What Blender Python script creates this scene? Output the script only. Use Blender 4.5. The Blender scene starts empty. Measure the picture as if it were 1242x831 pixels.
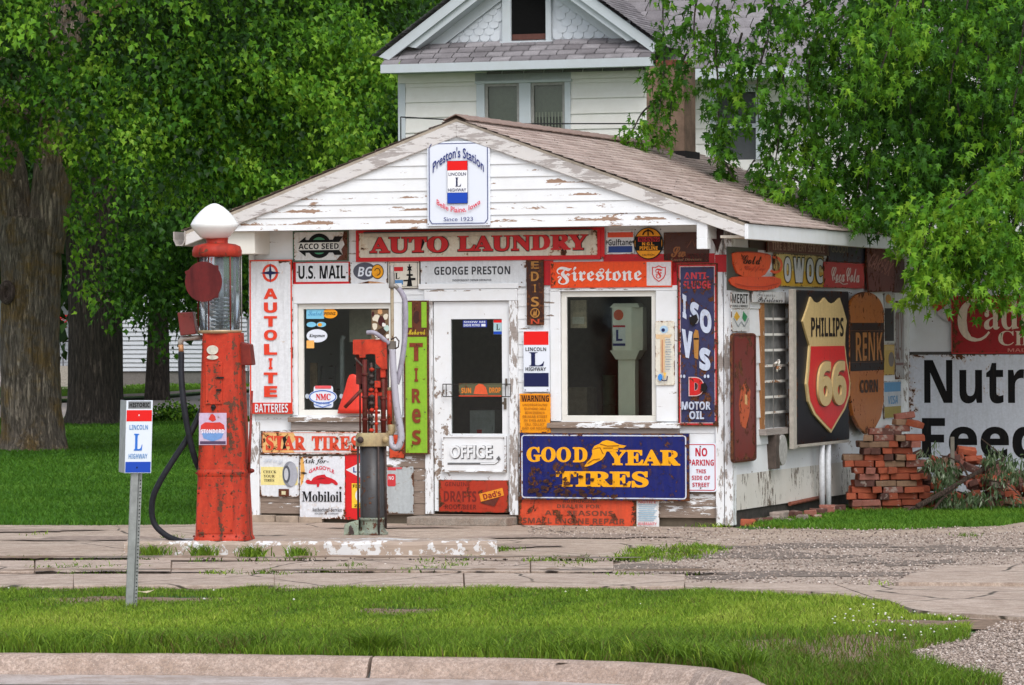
import bpy, math, random
import numpy as np
from mathutils import Vector, Matrix

sc = bpy.context.scene
COL = sc.collection
PI = math.pi
rnd = random.Random(7)

# ---------------------------------------------------------------- camera
F, CX, CY, HZ, CAMH, ROLL = 5000.0, 621.0, 415.5, 404.0, 1.87, 0.005
cam = bpy.data.objects.new('camera', bpy.data.cameras.new('camera'))
COL.objects.link(cam)
cam.data.sensor_width = 36.0
cam.data.lens = F * 36.0 / 1242.0
cam.data.clip_start = 0.5
cam.data.clip_end = 2000.0
pitch = math.atan((CY - HZ) / F)
CAMR = Matrix.Rotation(PI / 2 - pitch, 3, 'X') @ Matrix.Rotation(-ROLL, 3, 'Z')
cam.matrix_world = Matrix.Translation((0, 0, CAMH)) @ CAMR.to_4x4()
sc.camera = cam
CAMP = Vector((0, 0, CAMH))


def ray(px, py):
    return CAMR @ Vector(((px - CX) / F, -(py - CY) / F, -1.0))


def ground(px, py, z=0.0):
    d = ray(px, py)
    t = (z - CAMH) / d.z
    return CAMP + d * t


def at(px, py, Y):
    d = ray(px, py)
    return CAMP + d * (Y / d.y)


# ---------------------------------------------------------------- station frame
PSI = math.radians(19.6)
ORG = ground(886, 640)
ORG.z = 0.0


class Frame:
    """a vertical plane: u runs to the right in the picture, n points out of the wall"""

    def __init__(s, origin, rz):
        s.o = Vector(origin)
        s.rz = rz
        s.u = Vector((math.cos(rz), math.sin(rz), 0))
        s.n = Vector((math.sin(rz), -math.cos(rz), 0))
        s.R = Matrix.Rotation(rz, 3, 'Z')

    def hit(s, px, py, off=0.0):
        d = ray(px, py)
        p0 = s.o + s.n * off
        t = (p0 - CAMP).dot(s.n) / d.dot(s.n)
        p = CAMP + d * t - s.o
        return p.dot(s.u), p.z

    def world(s, u, off, z):
        p = s.o + s.u * u + s.n * off
        return Vector((p.x, p.y, z))


FRONT = Frame(ORG, -PSI)
SIDE = Frame(ORG, PI / 2 - PSI)
LEAN = Frame(FRONT.world(0, -6.8, 0), -PSI)
HOUSE_O = at(640, 404, 58.0)
HOUSE_O.z = 0
HOUSE = Frame(HOUSE_O, -PSI)


# ---------------------------------------------------------------- colour + materials
def lin(c):
    c = c / 255.0
    return c / 12.92 if c <= 0.04045 else ((c + 0.055) / 1.055) ** 2.4


def C(r, g, b, k=1.0):
    return (lin(r) * k, lin(g) * k, lin(b) * k, 1.0)


_mats = {}


class NT:
    def __init__(s, name):
        s.m = bpy.data.materials.new(name)
        s.m.use_nodes = True
        s.t = s.m.node_tree
        s.b = s.t.nodes['Principled BSDF']
        s.out = s.t.nodes['Material Output']
        s._tc = None

    def n(s, typ, **kw):
        nd = s.t.nodes.new(typ)
        for k, v in kw.items():
            if k in nd.inputs:
                nd.inputs[k].default_value = v
            else:
                setattr(nd, k, v)
        return nd

    def l(s, a, b):
        s.t.links.new(a, b)

    def co(s, scale=(1, 1, 1), loc=(0, 0, 0), kind='Object'):
        if s._tc is None:
            s._tc = s.n('ShaderNodeTexCoord')
        mp = s.n('ShaderNodeMapping')
        mp.inputs['Scale'].default_value = scale
        mp.inputs['Location'].default_value = loc
        s.l(s._tc.outputs[kind], mp.inputs['Vector'])
        return mp.outputs['Vector']

    def noise(s, vec, scale, detail=6, rough=.6, dist=0.0):
        nd = s.n('ShaderNodeTexNoise')
        nd.inputs['Scale'].default_value = scale
        nd.inputs['Detail'].default_value = detail
        nd.inputs['Roughness'].default_value = rough
        nd.inputs['Distortion'].default_value = dist
        s.l(vec, nd.inputs['Vector'])
        return nd.outputs['Fac']

    def ramp(s, fac, stops, interp='LINEAR'):
        nd = s.n('ShaderNodeValToRGB')
        cr = nd.color_ramp
        cr.interpolation = interp
        while len(cr.elements) < len(stops):
            cr.elements.new(0.5)
        for e, (p, c) in zip(cr.elements, stops):
            e.position = p
            e.color = c if hasattr(c, '__len__') else (c, c, c, 1)
        s.l(fac, nd.inputs['Fac'])
        return nd.outputs['Color']

    def mix(s, fac, a, b, mode='MIX'):
        nd = s.n('ShaderNodeMix', data_type='RGBA', blend_type=mode)
        for inp, v in ((nd.inputs[0], fac), (nd.inputs[6], a), (nd.inputs[7], b)):
            if isinstance(v, (int, float)):
                inp.default_value = v if inp.type == 'VALUE' else (v, v, v, 1)
            elif isinstance(v, (tuple, list)):
                inp.default_value = v
            else:
                s.l(v, inp)
        return nd.outputs[2]

    def math(s, op, a, b=0.0, clamp=False):
        nd = s.n('ShaderNodeMath', operation=op, use_clamp=clamp)
        for inp, v in zip(nd.inputs, (a, b)):
            if isinstance(v, (int, float)):
                inp.default_value = v
            else:
                s.l(v, inp)
        return nd.outputs[0]

    def base(s, v):
        if isinstance(v, tuple):
            s.b.inputs['Base Color'].default_value = v
        else:
            s.l(v, s.b.inputs['Base Color'])

    def rough(s, v):
        if isinstance(v, (int, float)):
            s.b.inputs['Roughness'].default_value = v
        else:
            s.l(v, s.b.inputs['Roughness'])

    def bump(s, h, strength=.3, dist=.01):
        nd = s.n('ShaderNodeBump')
        nd.inputs['Strength'].default_value = strength
        nd.inputs['Distance'].default_value = dist
        s.l(h, nd.inputs['Height'])
        s.l(nd.outputs['Normal'], s.b.inputs['Normal'])


_en = {}


def enamel(col, rust=.12, seed=0.0, rough=.38, scale=16., fade=.25, edge=False):
    """painted or enamelled metal: chips of rust, faint grime, slight fading"""
    key = ('en', col, rust, seed, rough, scale, fade, edge)
    if key in _mats:
        return _mats[key]
    t = NT('painted_metal')
    v = t.co(loc=(seed * 3.7, seed * 1.3, seed * 2.1))
    g = t.noise(v, 5., 5, .6)
    base = t.mix(t.ramp(g, [(.3, 0.), (.75, fade)]), col, tuple(.78 * c + .035 * min(1, max(col[:3]) * 8) for c in col[:3]) + (1,))
    if rust > 0:
        st = t.noise(t.co(scale=(13., 13., 1.3), loc=(seed, 0, seed)), 2., 5, .65)
        mo = t.noise(v, 38., 4, .7)
        k = .30 + .8 * rust
        base = t.mix(t.ramp(st, [(.50, 0.), (.74, min(.7, k))]), base, tuple(.42 * c + g_ for c, g_ in zip(col[:3], (.045, .032, .022))) + (1,))
        base = t.mix(t.ramp(mo, [(.42, .28), (.6, 0.)]), base, tuple(.62 * c + .01 for c in col[:3]) + (1,))
    n1 = t.noise(v, scale, 8, .68, .4)
    big = t.noise(v, 2.6, 2, .5)
    nn = t.math('ADD', t.math('MULTIPLY', n1, .7), t.math('MULTIPLY', big, .3))
    if edge:
        sx = t.n('ShaderNodeSeparateXYZ')
        t.l(t.co(kind='Generated'), sx.inputs[0])
        e = [t.math('SUBTRACT', .5, t.math('ABSOLUTE', t.math('SUBTRACT', sx.outputs[k], .5))) for k in (0, 2)]
        nn = t.math('ADD', nn, t.ramp(t.math('MINIMUM', e[0], e[1]), [(.0, .13), (.055, 0.)]))
    th = (.665 - .27 * rust) if rust > 0 else .95
    m = t.ramp(nn, [(th, 0.), (th + .012, 1.)])
    halo = t.ramp(nn, [(th - .06, 0.), (th, .55)])
    rc = t.ramp(t.noise(v, scale * 3, 4, .6), [(.35, (.028, .012, .008, 1)), (.65, (.16, .055, .02, 1))])
    base = t.mix(halo, base, tuple(a * b for a, b in zip(col, (.7, .48, .30, 1))))
    base = t.mix(m, base, rc)
    t.base(base)
    t.rough(t.ramp(m, [(0, rough), (1, .9)]))
    t.b.inputs['Specular IOR Level'].default_value = .3 if max(col[:3]) > .03 else .1
    t.bump(t.math('SUBTRACT', t.math('MULTIPLY', g, .3), m), .25, .002)
    _mats[key] = t.m
    _en[t.m.name] = (col, rust, seed, rough, scale, fade)
    return t.m


def worn(col, seed, rust=.25):
    """old painted steel: sun-faded, with dark vertical runs and small rust chips"""
    key = ('worn', col, seed, rust)
    if key in _mats:
        return _mats[key]
    t = NT('worn_paint')
    v = t.co(loc=(seed, seed * 2, seed))
    run = t.noise(t.co(scale=(5., 5., .9), loc=(seed, 0, seed)), 1.7, 7, .62, .5)
    big = t.noise(v, 2.4, 5, .6)
    fine = t.noise(v, 22., 7, .72)
    b = t.mix(t.ramp(big, [(.40, 0.), (.66, .6)]), col, (min(1, col[0] * 1.15 + .01), col[1] * 1.5 + .008, col[2] * 1.4 + .004, 1))
    b = t.mix(t.ramp(run, [(.46, 0.), (.70, .72)]), b, (col[0] * .22, col[1] * .30, col[2] * .45, 1))
    b = t.mix(t.ramp(fine, [(.40, .38), (.58, 0.)]), b, (col[0] * .5, col[1] * .5, col[2] * .6, 1))
    nn = t.math('ADD', t.math('MULTIPLY', fine, .65), t.math('MULTIPLY', run, .35))
    th = .66 - .22 * rust
    m = t.ramp(nn, [(th, 0.), (th + .015, 1.)])
    b = t.mix(m, b, t.ramp(fine, [(.4, (.03, .014, .01, 1)), (.7, (.13, .05, .025, 1))]))
    t.base(b)
    t.rough(t.ramp(run, [(.3, .42), (.7, .75)]))
    t.b.inputs['Specular IOR Level'].default_value = .3
    t.bump(t.math('SUBTRACT', t.math('MULTIPLY', big, 1.2), m), .3, .006)
    _mats[key] = t.m
    return t.m


def plain(name, col, rough=.6, metal=0., var=.18, scale=18., bump=.08):
    key = ('pl', name, col, rough, metal, var, scale)
    if key in _mats:
        return _mats[key]
    t = NT(name)
    v = t.co()
    n = t.noise(v, scale, 6, .65)
    t.base(t.mix(t.ramp(n, [(.3, 0.), (.7, 1.)]), tuple(c * (1 - var) for c in col[:3]) + (1,), tuple(min(1, c * (1 + var)) for c in col[:3]) + (1,)))
    t.rough(rough)
    t.b.inputs['Metallic'].default_value = metal
    if max(col[:3]) < .035:
        t.b.inputs['Specular IOR Level'].default_value = .12
    t.bump(n, bump, .01)
    _mats[key] = t.m
    return t.m


def peel(amount=.3, seed=0., white=(.78, .80, .825, 1), wood=None, low=0., stretch=(2.2, 2.2, 11.), name='peeling_white_paint', wscale=3., boards=None):
    """white paint on boards, worn off in flakes down to grey or brown wood; low: extra wear near the ground"""
    key = ('peel', amount, seed, white, low, stretch, boards)
    if key in _mats:
        return _mats[key]
    t = NT(name)
    v = t.co(loc=(seed, seed * 2, seed * 3))
    vs = t.co(scale=stretch, loc=(seed, seed, seed))
    n = t.math('ADD', t.math('MULTIPLY', t.noise(vs, wscale, 8, .7, .3), .62), t.math('MULTIPLY', t.noise(v, 1.6, 3, .5), .38))
    if low:
        sx = t.n('ShaderNodeSeparateXYZ')
        t.l(t.co(), sx.inputs[0])
        n = t.math('ADD', n, t.math('MULTIPLY', t.math('SUBTRACT', low, sx.outputs[2]), .16 / low if low < 2 else .13, False))
    if boards:
        sb = t.n('ShaderNodeSeparateXYZ')
        t.l(t.co(), sb.inputs[0])
        fr = t.math('FRACT', t.math('DIVIDE', t.math('SUBTRACT', sb.outputs[2], boards[1]), boards[0]))
        n = t.math('ADD', n, t.ramp(fr, [(.0, .085), (.35, .0), (.9, -.03), (1., .02)]))
        n = t.math('SUBTRACT', n, t.ramp(fr, [(.35, .0), (.9, .03)]))
    th = .72 - .32 * amount
    m = t.ramp(n, [(th, 0.), (th + .015, 1.)])
    grain = t.noise(t.co(scale=(1.5, 1.5, 60.), loc=(seed, 0, 0)), 4., 6, .7)
    w = wood or ((.13, .085, .06, 1), (.34, .27, .22, 1))
    wc = t.ramp(grain, [(.3, w[0]), (.7, w[1])])
    gr = t.noise(v, 7., 5, .65)
    wh = t.mix(t.ramp(gr, [(.35, .0), (.8, .35)]), white, tuple(a * b for a, b in zip(white, (.78, .74, .66, 1))))
    t.base(t.mix(m, wh, wc))
    t.rough(t.ramp(m, [(0, .5), (1, .85)]))
    t.bump(t.math('SUBTRACT', t.math('MULTIPLY', grain, .25), m), .4, .003)
    _mats[key] = t.m
    return t.m


def mat_fn(key, fn):
    if key not in _mats:
        _mats[key] = fn()
    return _mats[key]


def glass_mat():
    t = NT('window_glass')
    gl = t.n('ShaderNodeBsdfGlossy')
    gl.inputs['Roughness'].default_value = .07
    gl.inputs['Color'].default_value = (.85, .87, .88, 1)
    tr = t.n('ShaderNodeBsdfTransparent')
    tr.inputs['Color'].default_value = (.80, .84, .82, 1)
    fr = t.n('ShaderNodeFresnel')
    fr.inputs['IOR'].default_value = 1.5
    mx = t.n('ShaderNodeMixShader')
    t.l(t.math('ADD', t.math('MULTIPLY', fr.outputs[0], .85), .0), mx.inputs[0])
    t.l(tr.outputs[0], mx.inputs[1])
    t.l(gl.outputs[0], mx.inputs[2])
    t.l(mx.outputs[0], t.out.inputs['Surface'])
    return t.m


def leaf_mat(name, stops, trans=.35, rough=.42):
    t = NT(name)
    a = t.n('ShaderNodeAttribute', attribute_name='var')
    col = t.ramp(a.outputs['Fac'], stops)
    t.base(col)
    t.rough(rough)
    t.b.inputs['Specular IOR Level'].default_value = .16
    tl = t.n('ShaderNodeBsdfTranslucent')
    hs = t.mix(.5, col, (.14, .22, .02, 1))
    t.l(hs, tl.inputs['Color'])
    mx = t.n('ShaderNodeMixShader')
    mx.inputs[0].default_value = trans
    t.l(t.b.outputs[0], mx.inputs[1])
    t.l(tl.outputs[0], mx.inputs[2])
    t.l(mx.outputs[0], t.out.inputs['Surface'])
    return t.m


# ---------------------------------------------------------------- objects
def props(o, label=None, cat=None, group=None, kind=None):
    if label:
        o['label'] = label
    if cat:
        o['category'] = cat
    if group:
        o['group'] = group
    if kind:
        o['kind'] = kind
    return o


def thing(name, label, cat, loc=(0, 0, 0), rz=0.0, group=None):
    o = bpy.data.objects.new(name, None)
    o.empty_display_size = .2
    COL.objects.link(o)
    o.location = loc
    o.rotation_euler = (0, 0, rz)
    return props(o, label, cat, group)


class MB:
    """collects shapes for ONE mesh object"""

    def __init__(s):
        s.v, s.f, s.fm, s.sm, s.mats = [], [], [], [], []

    def mi(s, m):
        if m not in s.mats:
            s.mats.append(m)
        return s.mats.index(m)

    def add(s, vs, fs, m, smooth=False):
        b = len(s.v)
        s.v.extend([tuple(p) for p in vs])
        i = s.mi(m)
        for f in fs:
            s.f.append([b + k for k in f])
            s.fm.append(i)
            s.sm.append(smooth)
        return s

    def box(s, x0, x1, y0, y1, z0, z1, m):
        vs = [(x0, y0, z0), (x1, y0, z0), (x1, y1, z0), (x0, y1, z0), (x0, y0, z1), (x1, y0, z1), (x1, y1, z1), (x0, y1, z1)]
        return s.add(vs, [(0, 3, 2, 1), (4, 5, 6, 7), (0, 1, 5, 4), (1, 2, 6, 5), (2, 3, 7, 6), (3, 0, 4, 7)], m)

    def hexa(s, vs, m):
        """8 corners: 4 of one end ring, then 4 of the other"""
        return s.add(vs, [(0, 3, 2, 1), (4, 5, 6, 7), (0, 1, 5, 4), (1, 2, 6, 5), (2, 3, 7, 6), (3, 0, 4, 7)], m)

    def prism(s, pts, fn, d0, d1, m, back=False):
        """2D outline extruded from depth d0 to d1; fn(a, b, d) -> 3D"""
        n = len(pts)
        ar = sum(pts[i][0] * pts[(i + 1) % n][1] - pts[(i + 1) % n][0] * pts[i][1] for i in range(n))
        if ar < 0:
            pts = pts[::-1]
        vs = [fn(a, b, d1) for a, b in pts] + [fn(a, b, d0) for a, b in pts]
        fs = [tuple(range(n))] + [(i, n + i, n + (i + 1) % n, (i + 1) % n) for i in range(n)]
        if back:
            fs.append(tuple(range(2 * n - 1, n - 1, -1)))
        return s.add(vs, fs, m)

    def tube(s, path, r, m, seg=8, cap=True, smooth=True):
        path = [Vector(p) for p in path]
        n = len(path)
        rs = r if hasattr(r, '__len__') else [r] * n
        vs = []
        prev = None
        for i, p in enumerate(path):
            d = (path[min(i + 1, n - 1)] - path[max(i - 1, 0)]).normalized()
            if prev is None:
                a = d.cross(Vector((0, 0, 1)))
                if a.length < .05:
                    a = d.cross(Vector((1, 0, 0)))
            else:
                a = prev - d * prev.dot(d)
            a.normalize()
            prev = a
            b = d.cross(a)
            for k in range(seg):
                t = 2 * PI * k / seg
                vs.append(p + (a * math.cos(t) + b * math.sin(t)) * rs[i])
        fs = []
        for i in range(n - 1):
            for k in range(seg):
                k2 = (k + 1) % seg
                fs.append((i * seg + k, i * seg + k2, (i + 1) * seg + k2, (i + 1) * seg + k))
        s.add(vs, fs, m, smooth)
        if cap:
            b = len(s.v) - len(vs)
            for ring in (list(range(seg))[::-1], list(range((n - 1) * seg, n * seg))):
                s.f.append([b + k for k in ring])
                s.fm.append(s.mi(m))
                s.sm.append(False)
        return s

    def lathe(s, prof, c, m, seg=28, smooth=True, sx=1., sy=1.):
        vs, fs = [], []
        n = len(prof)
        for r, z in prof:
            for k in range(seg):
                t = 2 * PI * k / seg
                vs.append((c[0] + r * sx * math.cos(t), c[1] + r * sy * math.sin(t), c[2] + z))
        for i in range(n - 1):
            for k in range(seg):
                k2 = (k + 1) % seg
                fs.append((i * seg + k, i * seg + k2, (i + 1) * seg + k2, (i + 1) * seg + k))
        s.add(vs, fs, m, smooth)
        b = len(s.v) - len(vs)
        for ring, r in ((list(range(seg))[::-1], prof[0][0]), (list(range((n - 1) * seg, n * seg)), prof[-1][0])):
            if r > 1e-4:
                s.f.append([b + k for k in ring])
                s.fm.append(s.mi(m))
                s.sm.append(False)
        return s

    def build(s, name, parent=None, loc=None, bevel=0., rz=0.):
        me = bpy.data.meshes.new(name)
        me.from_pydata(s.v, [], s.f)
        for m in s.mats:
            me.materials.append(m)
        me.polygons.foreach_set('material_index', s.fm)
        me.polygons.foreach_set('use_smooth', s.sm)
        me.update()
        o = bpy.data.objects.new(name, me)
        COL.objects.link(o)
        if parent:
            o.parent = parent
        if loc is not None:
            o.location = loc
        if rz:
            o.rotation_euler = (0, 0, rz)
        if bevel:
            md = o.modifiers.new('bevel', 'BEVEL')
            md.width = bevel
            md.segments = 2
            md.limit_method = 'ANGLE'
        return o


def np_mesh(name, verts, tris, mats, var=None, fmat=None, parent=None, smooth=False):
    me = bpy.data.meshes.new(name)
    nv, nf, k = len(verts), len(tris), tris.shape[1]
    me.vertices.add(nv)
    me.vertices.foreach_set('co', np.asarray(verts, np.float32).ravel())
    me.loops.add(nf * k)
    me.loops.foreach_set('vertex_index', np.asarray(tris, np.int32).ravel())
    me.polygons.add(nf)
    me.polygons.foreach_set('loop_start', np.arange(0, nf * k, k, dtype=np.int32))
    if smooth:
        me.polygons.foreach_set('use_smooth', np.ones(nf, bool))
    for m in mats:
        me.materials.append(m)
    if fmat is not None:
        me.polygons.foreach_set('material_index', np.asarray(fmat, np.int32))
    if var is not None:
        a = me.attributes.new('var', 'FLOAT', 'POINT')
        a.data.foreach_set('value', np.asarray(var, np.float32))
    me.update(calc_edges=True)
    o = bpy.data.objects.new(name, me)
    COL.objects.link(o)
    if parent:
        o.parent = parent
    return o


# ---------------------------------------------------------------- lettering
FONTS = {'sans': None, 'bold': (0x1D5D4, 0x1D7EC), 'serif': (0x1D400, 0x1D7CE), 'ital': (0x1D468, None),
         'frak': (0x1D56C, None), 'script': (0x1D4D0, None), 'mono': (0x1D670, 0x1D7F6)}
_tx = {}


def glyphs(txt, font, offset=0., shear=0., res=3):
    key = (txt, font, offset, shear)
    if key in _tx:
        return _tx[key]
    body = txt
    if FONTS[font]:
        up, dg = FONTS[font]
        body = ''.join(chr(up + ord(c) - 65) if 'A' <= c <= 'Z' else chr(up + 26 + ord(c) - 97) if 'a' <= c <= 'z'
                       else chr(dg + ord(c) - 48) if dg and '0' <= c <= '9' else c for c in txt)
    cu = bpy.data.curves.new('lettering', 'FONT')
    cu.body = body
    cu.size = 1.0
    cu.offset = offset
    cu.shear = shear
    cu.resolution_u = res
    cu.fill_mode = 'FRONT'
    ob = bpy.data.objects.new('lettering', cu)
    me = ob.to_mesh()
    co = np.zeros(len(me.vertices) * 3, np.float32)
    me.vertices.foreach_get('co', co)
    co = co.reshape(-1, 3)[:, :2].copy()
    fs = [tuple(p.vertices) for p in me.polygons]
    ob.to_mesh_clear()
    bpy.data.objects.remove(ob)
    bpy.data.curves.remove(cu)
    lo, hi = co.min(0), co.max(0)
    co = (co - lo) / np.maximum(hi - lo, 1e-6)
    _tx[key] = (co, fs)
    return _tx[key]


class Sign:
    """a sign lying on a wall plane; every shape is given in photo pixels and mapped affinely onto the plane"""

    def __init__(s, name, label, cat, box, frame=FRONT, off=.02, thick=.012, group=None, tilt=0.):
        s.fr, s.box, s.off, s.thick = frame, box, off, thick
        x0, y0, x1, y1 = box
        xc, yc = (x0 + x1) / 2, (y0 + y1) / 2
        f = off + thick
        s.u0, s.u1 = frame.hit(x0, yc, f)[0], frame.hit(x1, yc, f)[0]
        s.z0, s.z1 = frame.hit(xc, y1, f)[1], frame.hit(xc, y0, f)[1]
        s.uc = (s.u0 + s.u1) / 2
        s.root = thing(name, label, cat, frame.world(s.uc, off, s.z0), frame.rz, group)
        if tilt:
            s.root.rotation_euler[1] = tilt
        s.d = thick
        s.parts = {}

    def m(s, px, py):
        x0, y0, x1, y1 = s.box
        return (s.u0 - s.uc + (px - x0) / (x1 - x0) * (s.u1 - s.u0), (y1 - py) / (y1 - y0) * (s.z1 - s.z0))

    def mb(s, part):
        return s.parts.setdefault(part, MB())

    def fn(s, a, b, d):
        return (a, -d, b)

    def step(s):
        s.d += .0012
        return s.d

    def panel(s, m, box=None, part='panel', d0=0., d1=None, radius=0., pts=None):
        if part == 'panel' and m.name in _en and _en[m.name][1] > 0:
            m = enamel(*_en[m.name], edge=True)
        if pts is None:
            pts = s.rr(box or s.box, radius)
        else:
            pts = [s.m(*p) for p in pts]
        s.mb(part).prism(pts, s.fn, d0, s.thick if d1 is None else d1, m, back=True)
        return s

    def rr(s, box, radius):
        x0, y0, x1, y1 = box
        if not radius:
            return [s.m(x0, y1), s.m(x1, y1), s.m(x1, y0), s.m(x0, y0)]
        pts = []
        k = min(radius, (x1 - x0) / 2, (y1 - y0) / 2)
        for cx, cy, a0 in ((x1 - k, y0 + k, -90), (x1 - k, y1 - k, 0), (x0 + k, y1 - k, 90), (x0 + k, y0 + k, 180)):
            for i in range(5):
                a = math.radians(a0 + i * 22.5)
                pts.append(s.m(cx + k * math.cos(a), cy + k * math.sin(a)))
        return pts

    def rect(s, part, box, m, radius=0.):
        s.step()
        s.mb(part).prism(s.rr(box, radius), s.fn, s.d - .001, s.d, m)
        return s

    def poly(s, part, pts, m):
        s.step()
        s.mb(part).prism([s.m(*p) for p in pts], s.fn, s.d - .001, s.d, m)
        return s

    def ell(s, part, cx, cy, rx, ry, m, seg=28):
        return s.poly(part, [(cx + rx * math.cos(2 * PI * i / seg), cy + ry * math.sin(2 * PI * i / seg)) for i in range(seg)], m)

    def ring(s, part, cx, cy, rx, ry, w, m, seg=32, a0=0., a1=360.):
        s.step()
        vs, fs = [], []
        n = seg + 1
        for i in range(n):
            a = math.radians(a0 + (a1 - a0) * i / seg)
            for k in (1., 0.):
                u, z = s.m(cx + (rx - w * (1 - k)) * math.cos(a), cy + (ry - w * (1 - k)) * math.sin(a))
                vs.append((u, -s.d, z))
        for i in range(seg):
            fs.append((2 * i, 2 * i + 1, 2 * i + 3, 2 * i + 2))
        s.mb(part).add(vs, fs, m)
        return s

    def frame(s, part, box, w, m, radius=0., raised=0.):
        s.step()
        x0, y0, x1, y1 = box
        a = s.rr(box, radius)
        b = s.rr((x0 + w, y0 + w, x1 - w, y1 - w), max(0, radius - w) if radius else 0)
        n = len(a)
        d = s.d + raised
        vs = [s.fn(p[0], p[1], d) for p in a] + [s.fn(p[0], p[1], d) for p in b]
        vs += [s.fn(p[0], p[1], 0 if raised else d - .001) for p in a] + [s.fn(p[0], p[1], s.d - .0005) for p in b]
        fs = []
        for i in range(n):
            j = (i + 1) % n
            fs += [(i, j, n + j, n + i), (i, 2 * n + i, 2 * n + j, j), (n + i, n + j, 3 * n + j, 3 * n + i)]
        s.mb(part).add(vs, fs, m)
        return s

    def line(s, part, pts, w, m):
        for (ax, ay), (bx, by) in zip(pts, pts[1:]):
            L = math.hypot(bx - ax, by - ay) or 1
            nx, ny = -(by - ay) / L * w / 2, (bx - ax) / L * w / 2
            s.poly(part, [(ax + nx, ay + ny), (bx + nx, by + ny), (bx - nx, by - ny), (ax - nx, ay - ny)], m)
        return s

    def text(s, txt, box, m, font='bold', offset=0., shear=0., warp=0., rot=0., part='lettering', relief=0., slope=0.):
        s.step()
        co, fs = glyphs(txt, font, offset, shear)
        x0, y0, x1, y1 = box
        t = co[:, 0]
        px = x0 + t * (x1 - x0)
        py = y1 - co[:, 1] * (y1 - y0) - warp * (1 - (2 * t - 1) ** 2) + slope * (t - .5)
        if rot:
            cx, cy = (x0 + x1) / 2, (y0 + y1) / 2
            c, q = math.cos(rot), math.sin(rot)
            px, py = cx + (px - cx) * c - (py - cy) * q, cy + (px - cx) * q + (py - cy) * c
        d = s.d + relief
        vs = []
        for a, b in zip(px, py):
            u, z = s.m(a, b)
            vs.append((u, -d, z))
        s.mb(part).add(vs, fs, m)
        if relief:
            n = len(vs)
            ed = {}
            for f in fs:
                for a, b in zip(f, f[1:] + f[:1]):
                    ed[(a, b)] = 1
            side = [(b, a, a + n, b + n) for (a, b) in ed if (b, a) not in ed]
            back = [(u, y + relief, z) for u, y, z in vs]
            s.mb(part).add(vs + back, side, m)
        return s

    def bolts(s, pts, m=None, r=1.0):
        m = m or plain('rusty_bolt', (.10, .06, .04, 1), .7)
        for x, y in pts:
            s.ell('bolt#%d%d' % (x * 10, y * 10), x, y, r, r, m, 8)
        return s

    def done(s, bevel=0.):
        x0, y0, x1, y1 = s.box
        if not any(k[:4] == 'bolt' for k in s.parts) and x1 - x0 > 24 and y1 - y0 > 15 and s.root['category'] == 'sign':
            s.bolts([(x0 + 2.4, y0 + 2.4), (x1 - 2.4, y0 + 2.4), (x0 + 2.4, y1 - 2.4), (x1 - 2.4, y1 - 2.4)], r=.75)
        for nm, b in s.parts.items():
            o = b.build(nm.split('#')[0], s.root)
            if nm in ('rust_patch', 'stain'):
                o['kind'] = 'stuff'
            if bevel and nm == 'panel':
                md = o.modifiers.new('bevel', 'BEVEL')
                md.width = bevel
                md.segments = 2
                md.limit_method = 'ANGLE'
        return s.root
# ================================================================ GROUND
def soil_mat():
    t = NT('lawn_soil')
    v = t.co(kind='Object')
    n = t.noise(v, 1.3, 6, .6)
    n2 = t.noise(v, 30., 6, .7)
    g = t.ramp(n, [(.3, (.020, .075, .006, 1)), (.55, (.035, .12, .010, 1)), (.75, (.06, .155, .018, 1))])
    t.base(t.mix(t.ramp(n2, [(.35, 0.), (.75, .45)]), g, (.07, .075, .02, 1)))
    t.rough(.95)
    t.bump(n2, .6, .04)
    return t.m


def concrete_mat(name, c0, c1, seed=0., cracks=True, speck=.5, stain=(.23, .15, .10, 1)):
    t = NT(name)
    v = t.co(loc=(seed, seed * 2, 0))
    n = t.noise(v, .9, 6, .62, .4)
    f = t.noise(v, 55., 5, .75)
    s = t.noise(v, 170., 2, .5)
    mid = t.noise(v, 7., 6, .7)
    b = t.mix(t.ramp(n, [(.3, 0.), (.7, 1.)]), c0, c1)
    b = t.mix(t.ramp(mid, [(.42, 0.), (.70, .75)]), b, stain)
    b = t.mix(t.ramp(f, [(.42, speck), (.60, 0.)]), b, tuple(c * .52 for c in c0[:3]) + (1,))
    b = t.mix(t.ramp(s, [(.60, 0.), (.70, .5)]), b, (.62, .58, .53, 1))
    h = t.math('ADD', f, t.math('MULTIPLY', mid, 1.5))
    if cracks:
        vo = t.n('ShaderNodeTexVoronoi', feature='DISTANCE_TO_EDGE')
        vo.inputs['Scale'].default_value = .75
        wv = t.n('ShaderNodeMix', data_type='VECTOR')
        wv.inputs[0].default_value = .12
        nz = t.n('ShaderNodeTexNoise')
        nz.inputs['Scale'].default_value = 2.2
        t.l(v, nz.inputs['Vector'])
        t.l(v, wv.inputs[4])
        t.l(nz.outputs['Color'], wv.inputs[5])
        t.l(wv.outputs[1], vo.inputs['Vector'])
        cr = t.ramp(vo.outputs['Distance'], [(.004, 1.), (.011, 0.)])
        cr = t.math('MULTIPLY', cr, t.ramp(n, [(.36, 0.), (.46, 1.)]))
        b = t.mix(cr, b, (.07, .055, .04, 1))
        h = t.math('SUBTRACT', h, t.math('MULTIPLY', cr, 3.))
    t.base(b)
    t.rough(.9)
    t.bump(h, .35, .012)
    return t.m


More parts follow.
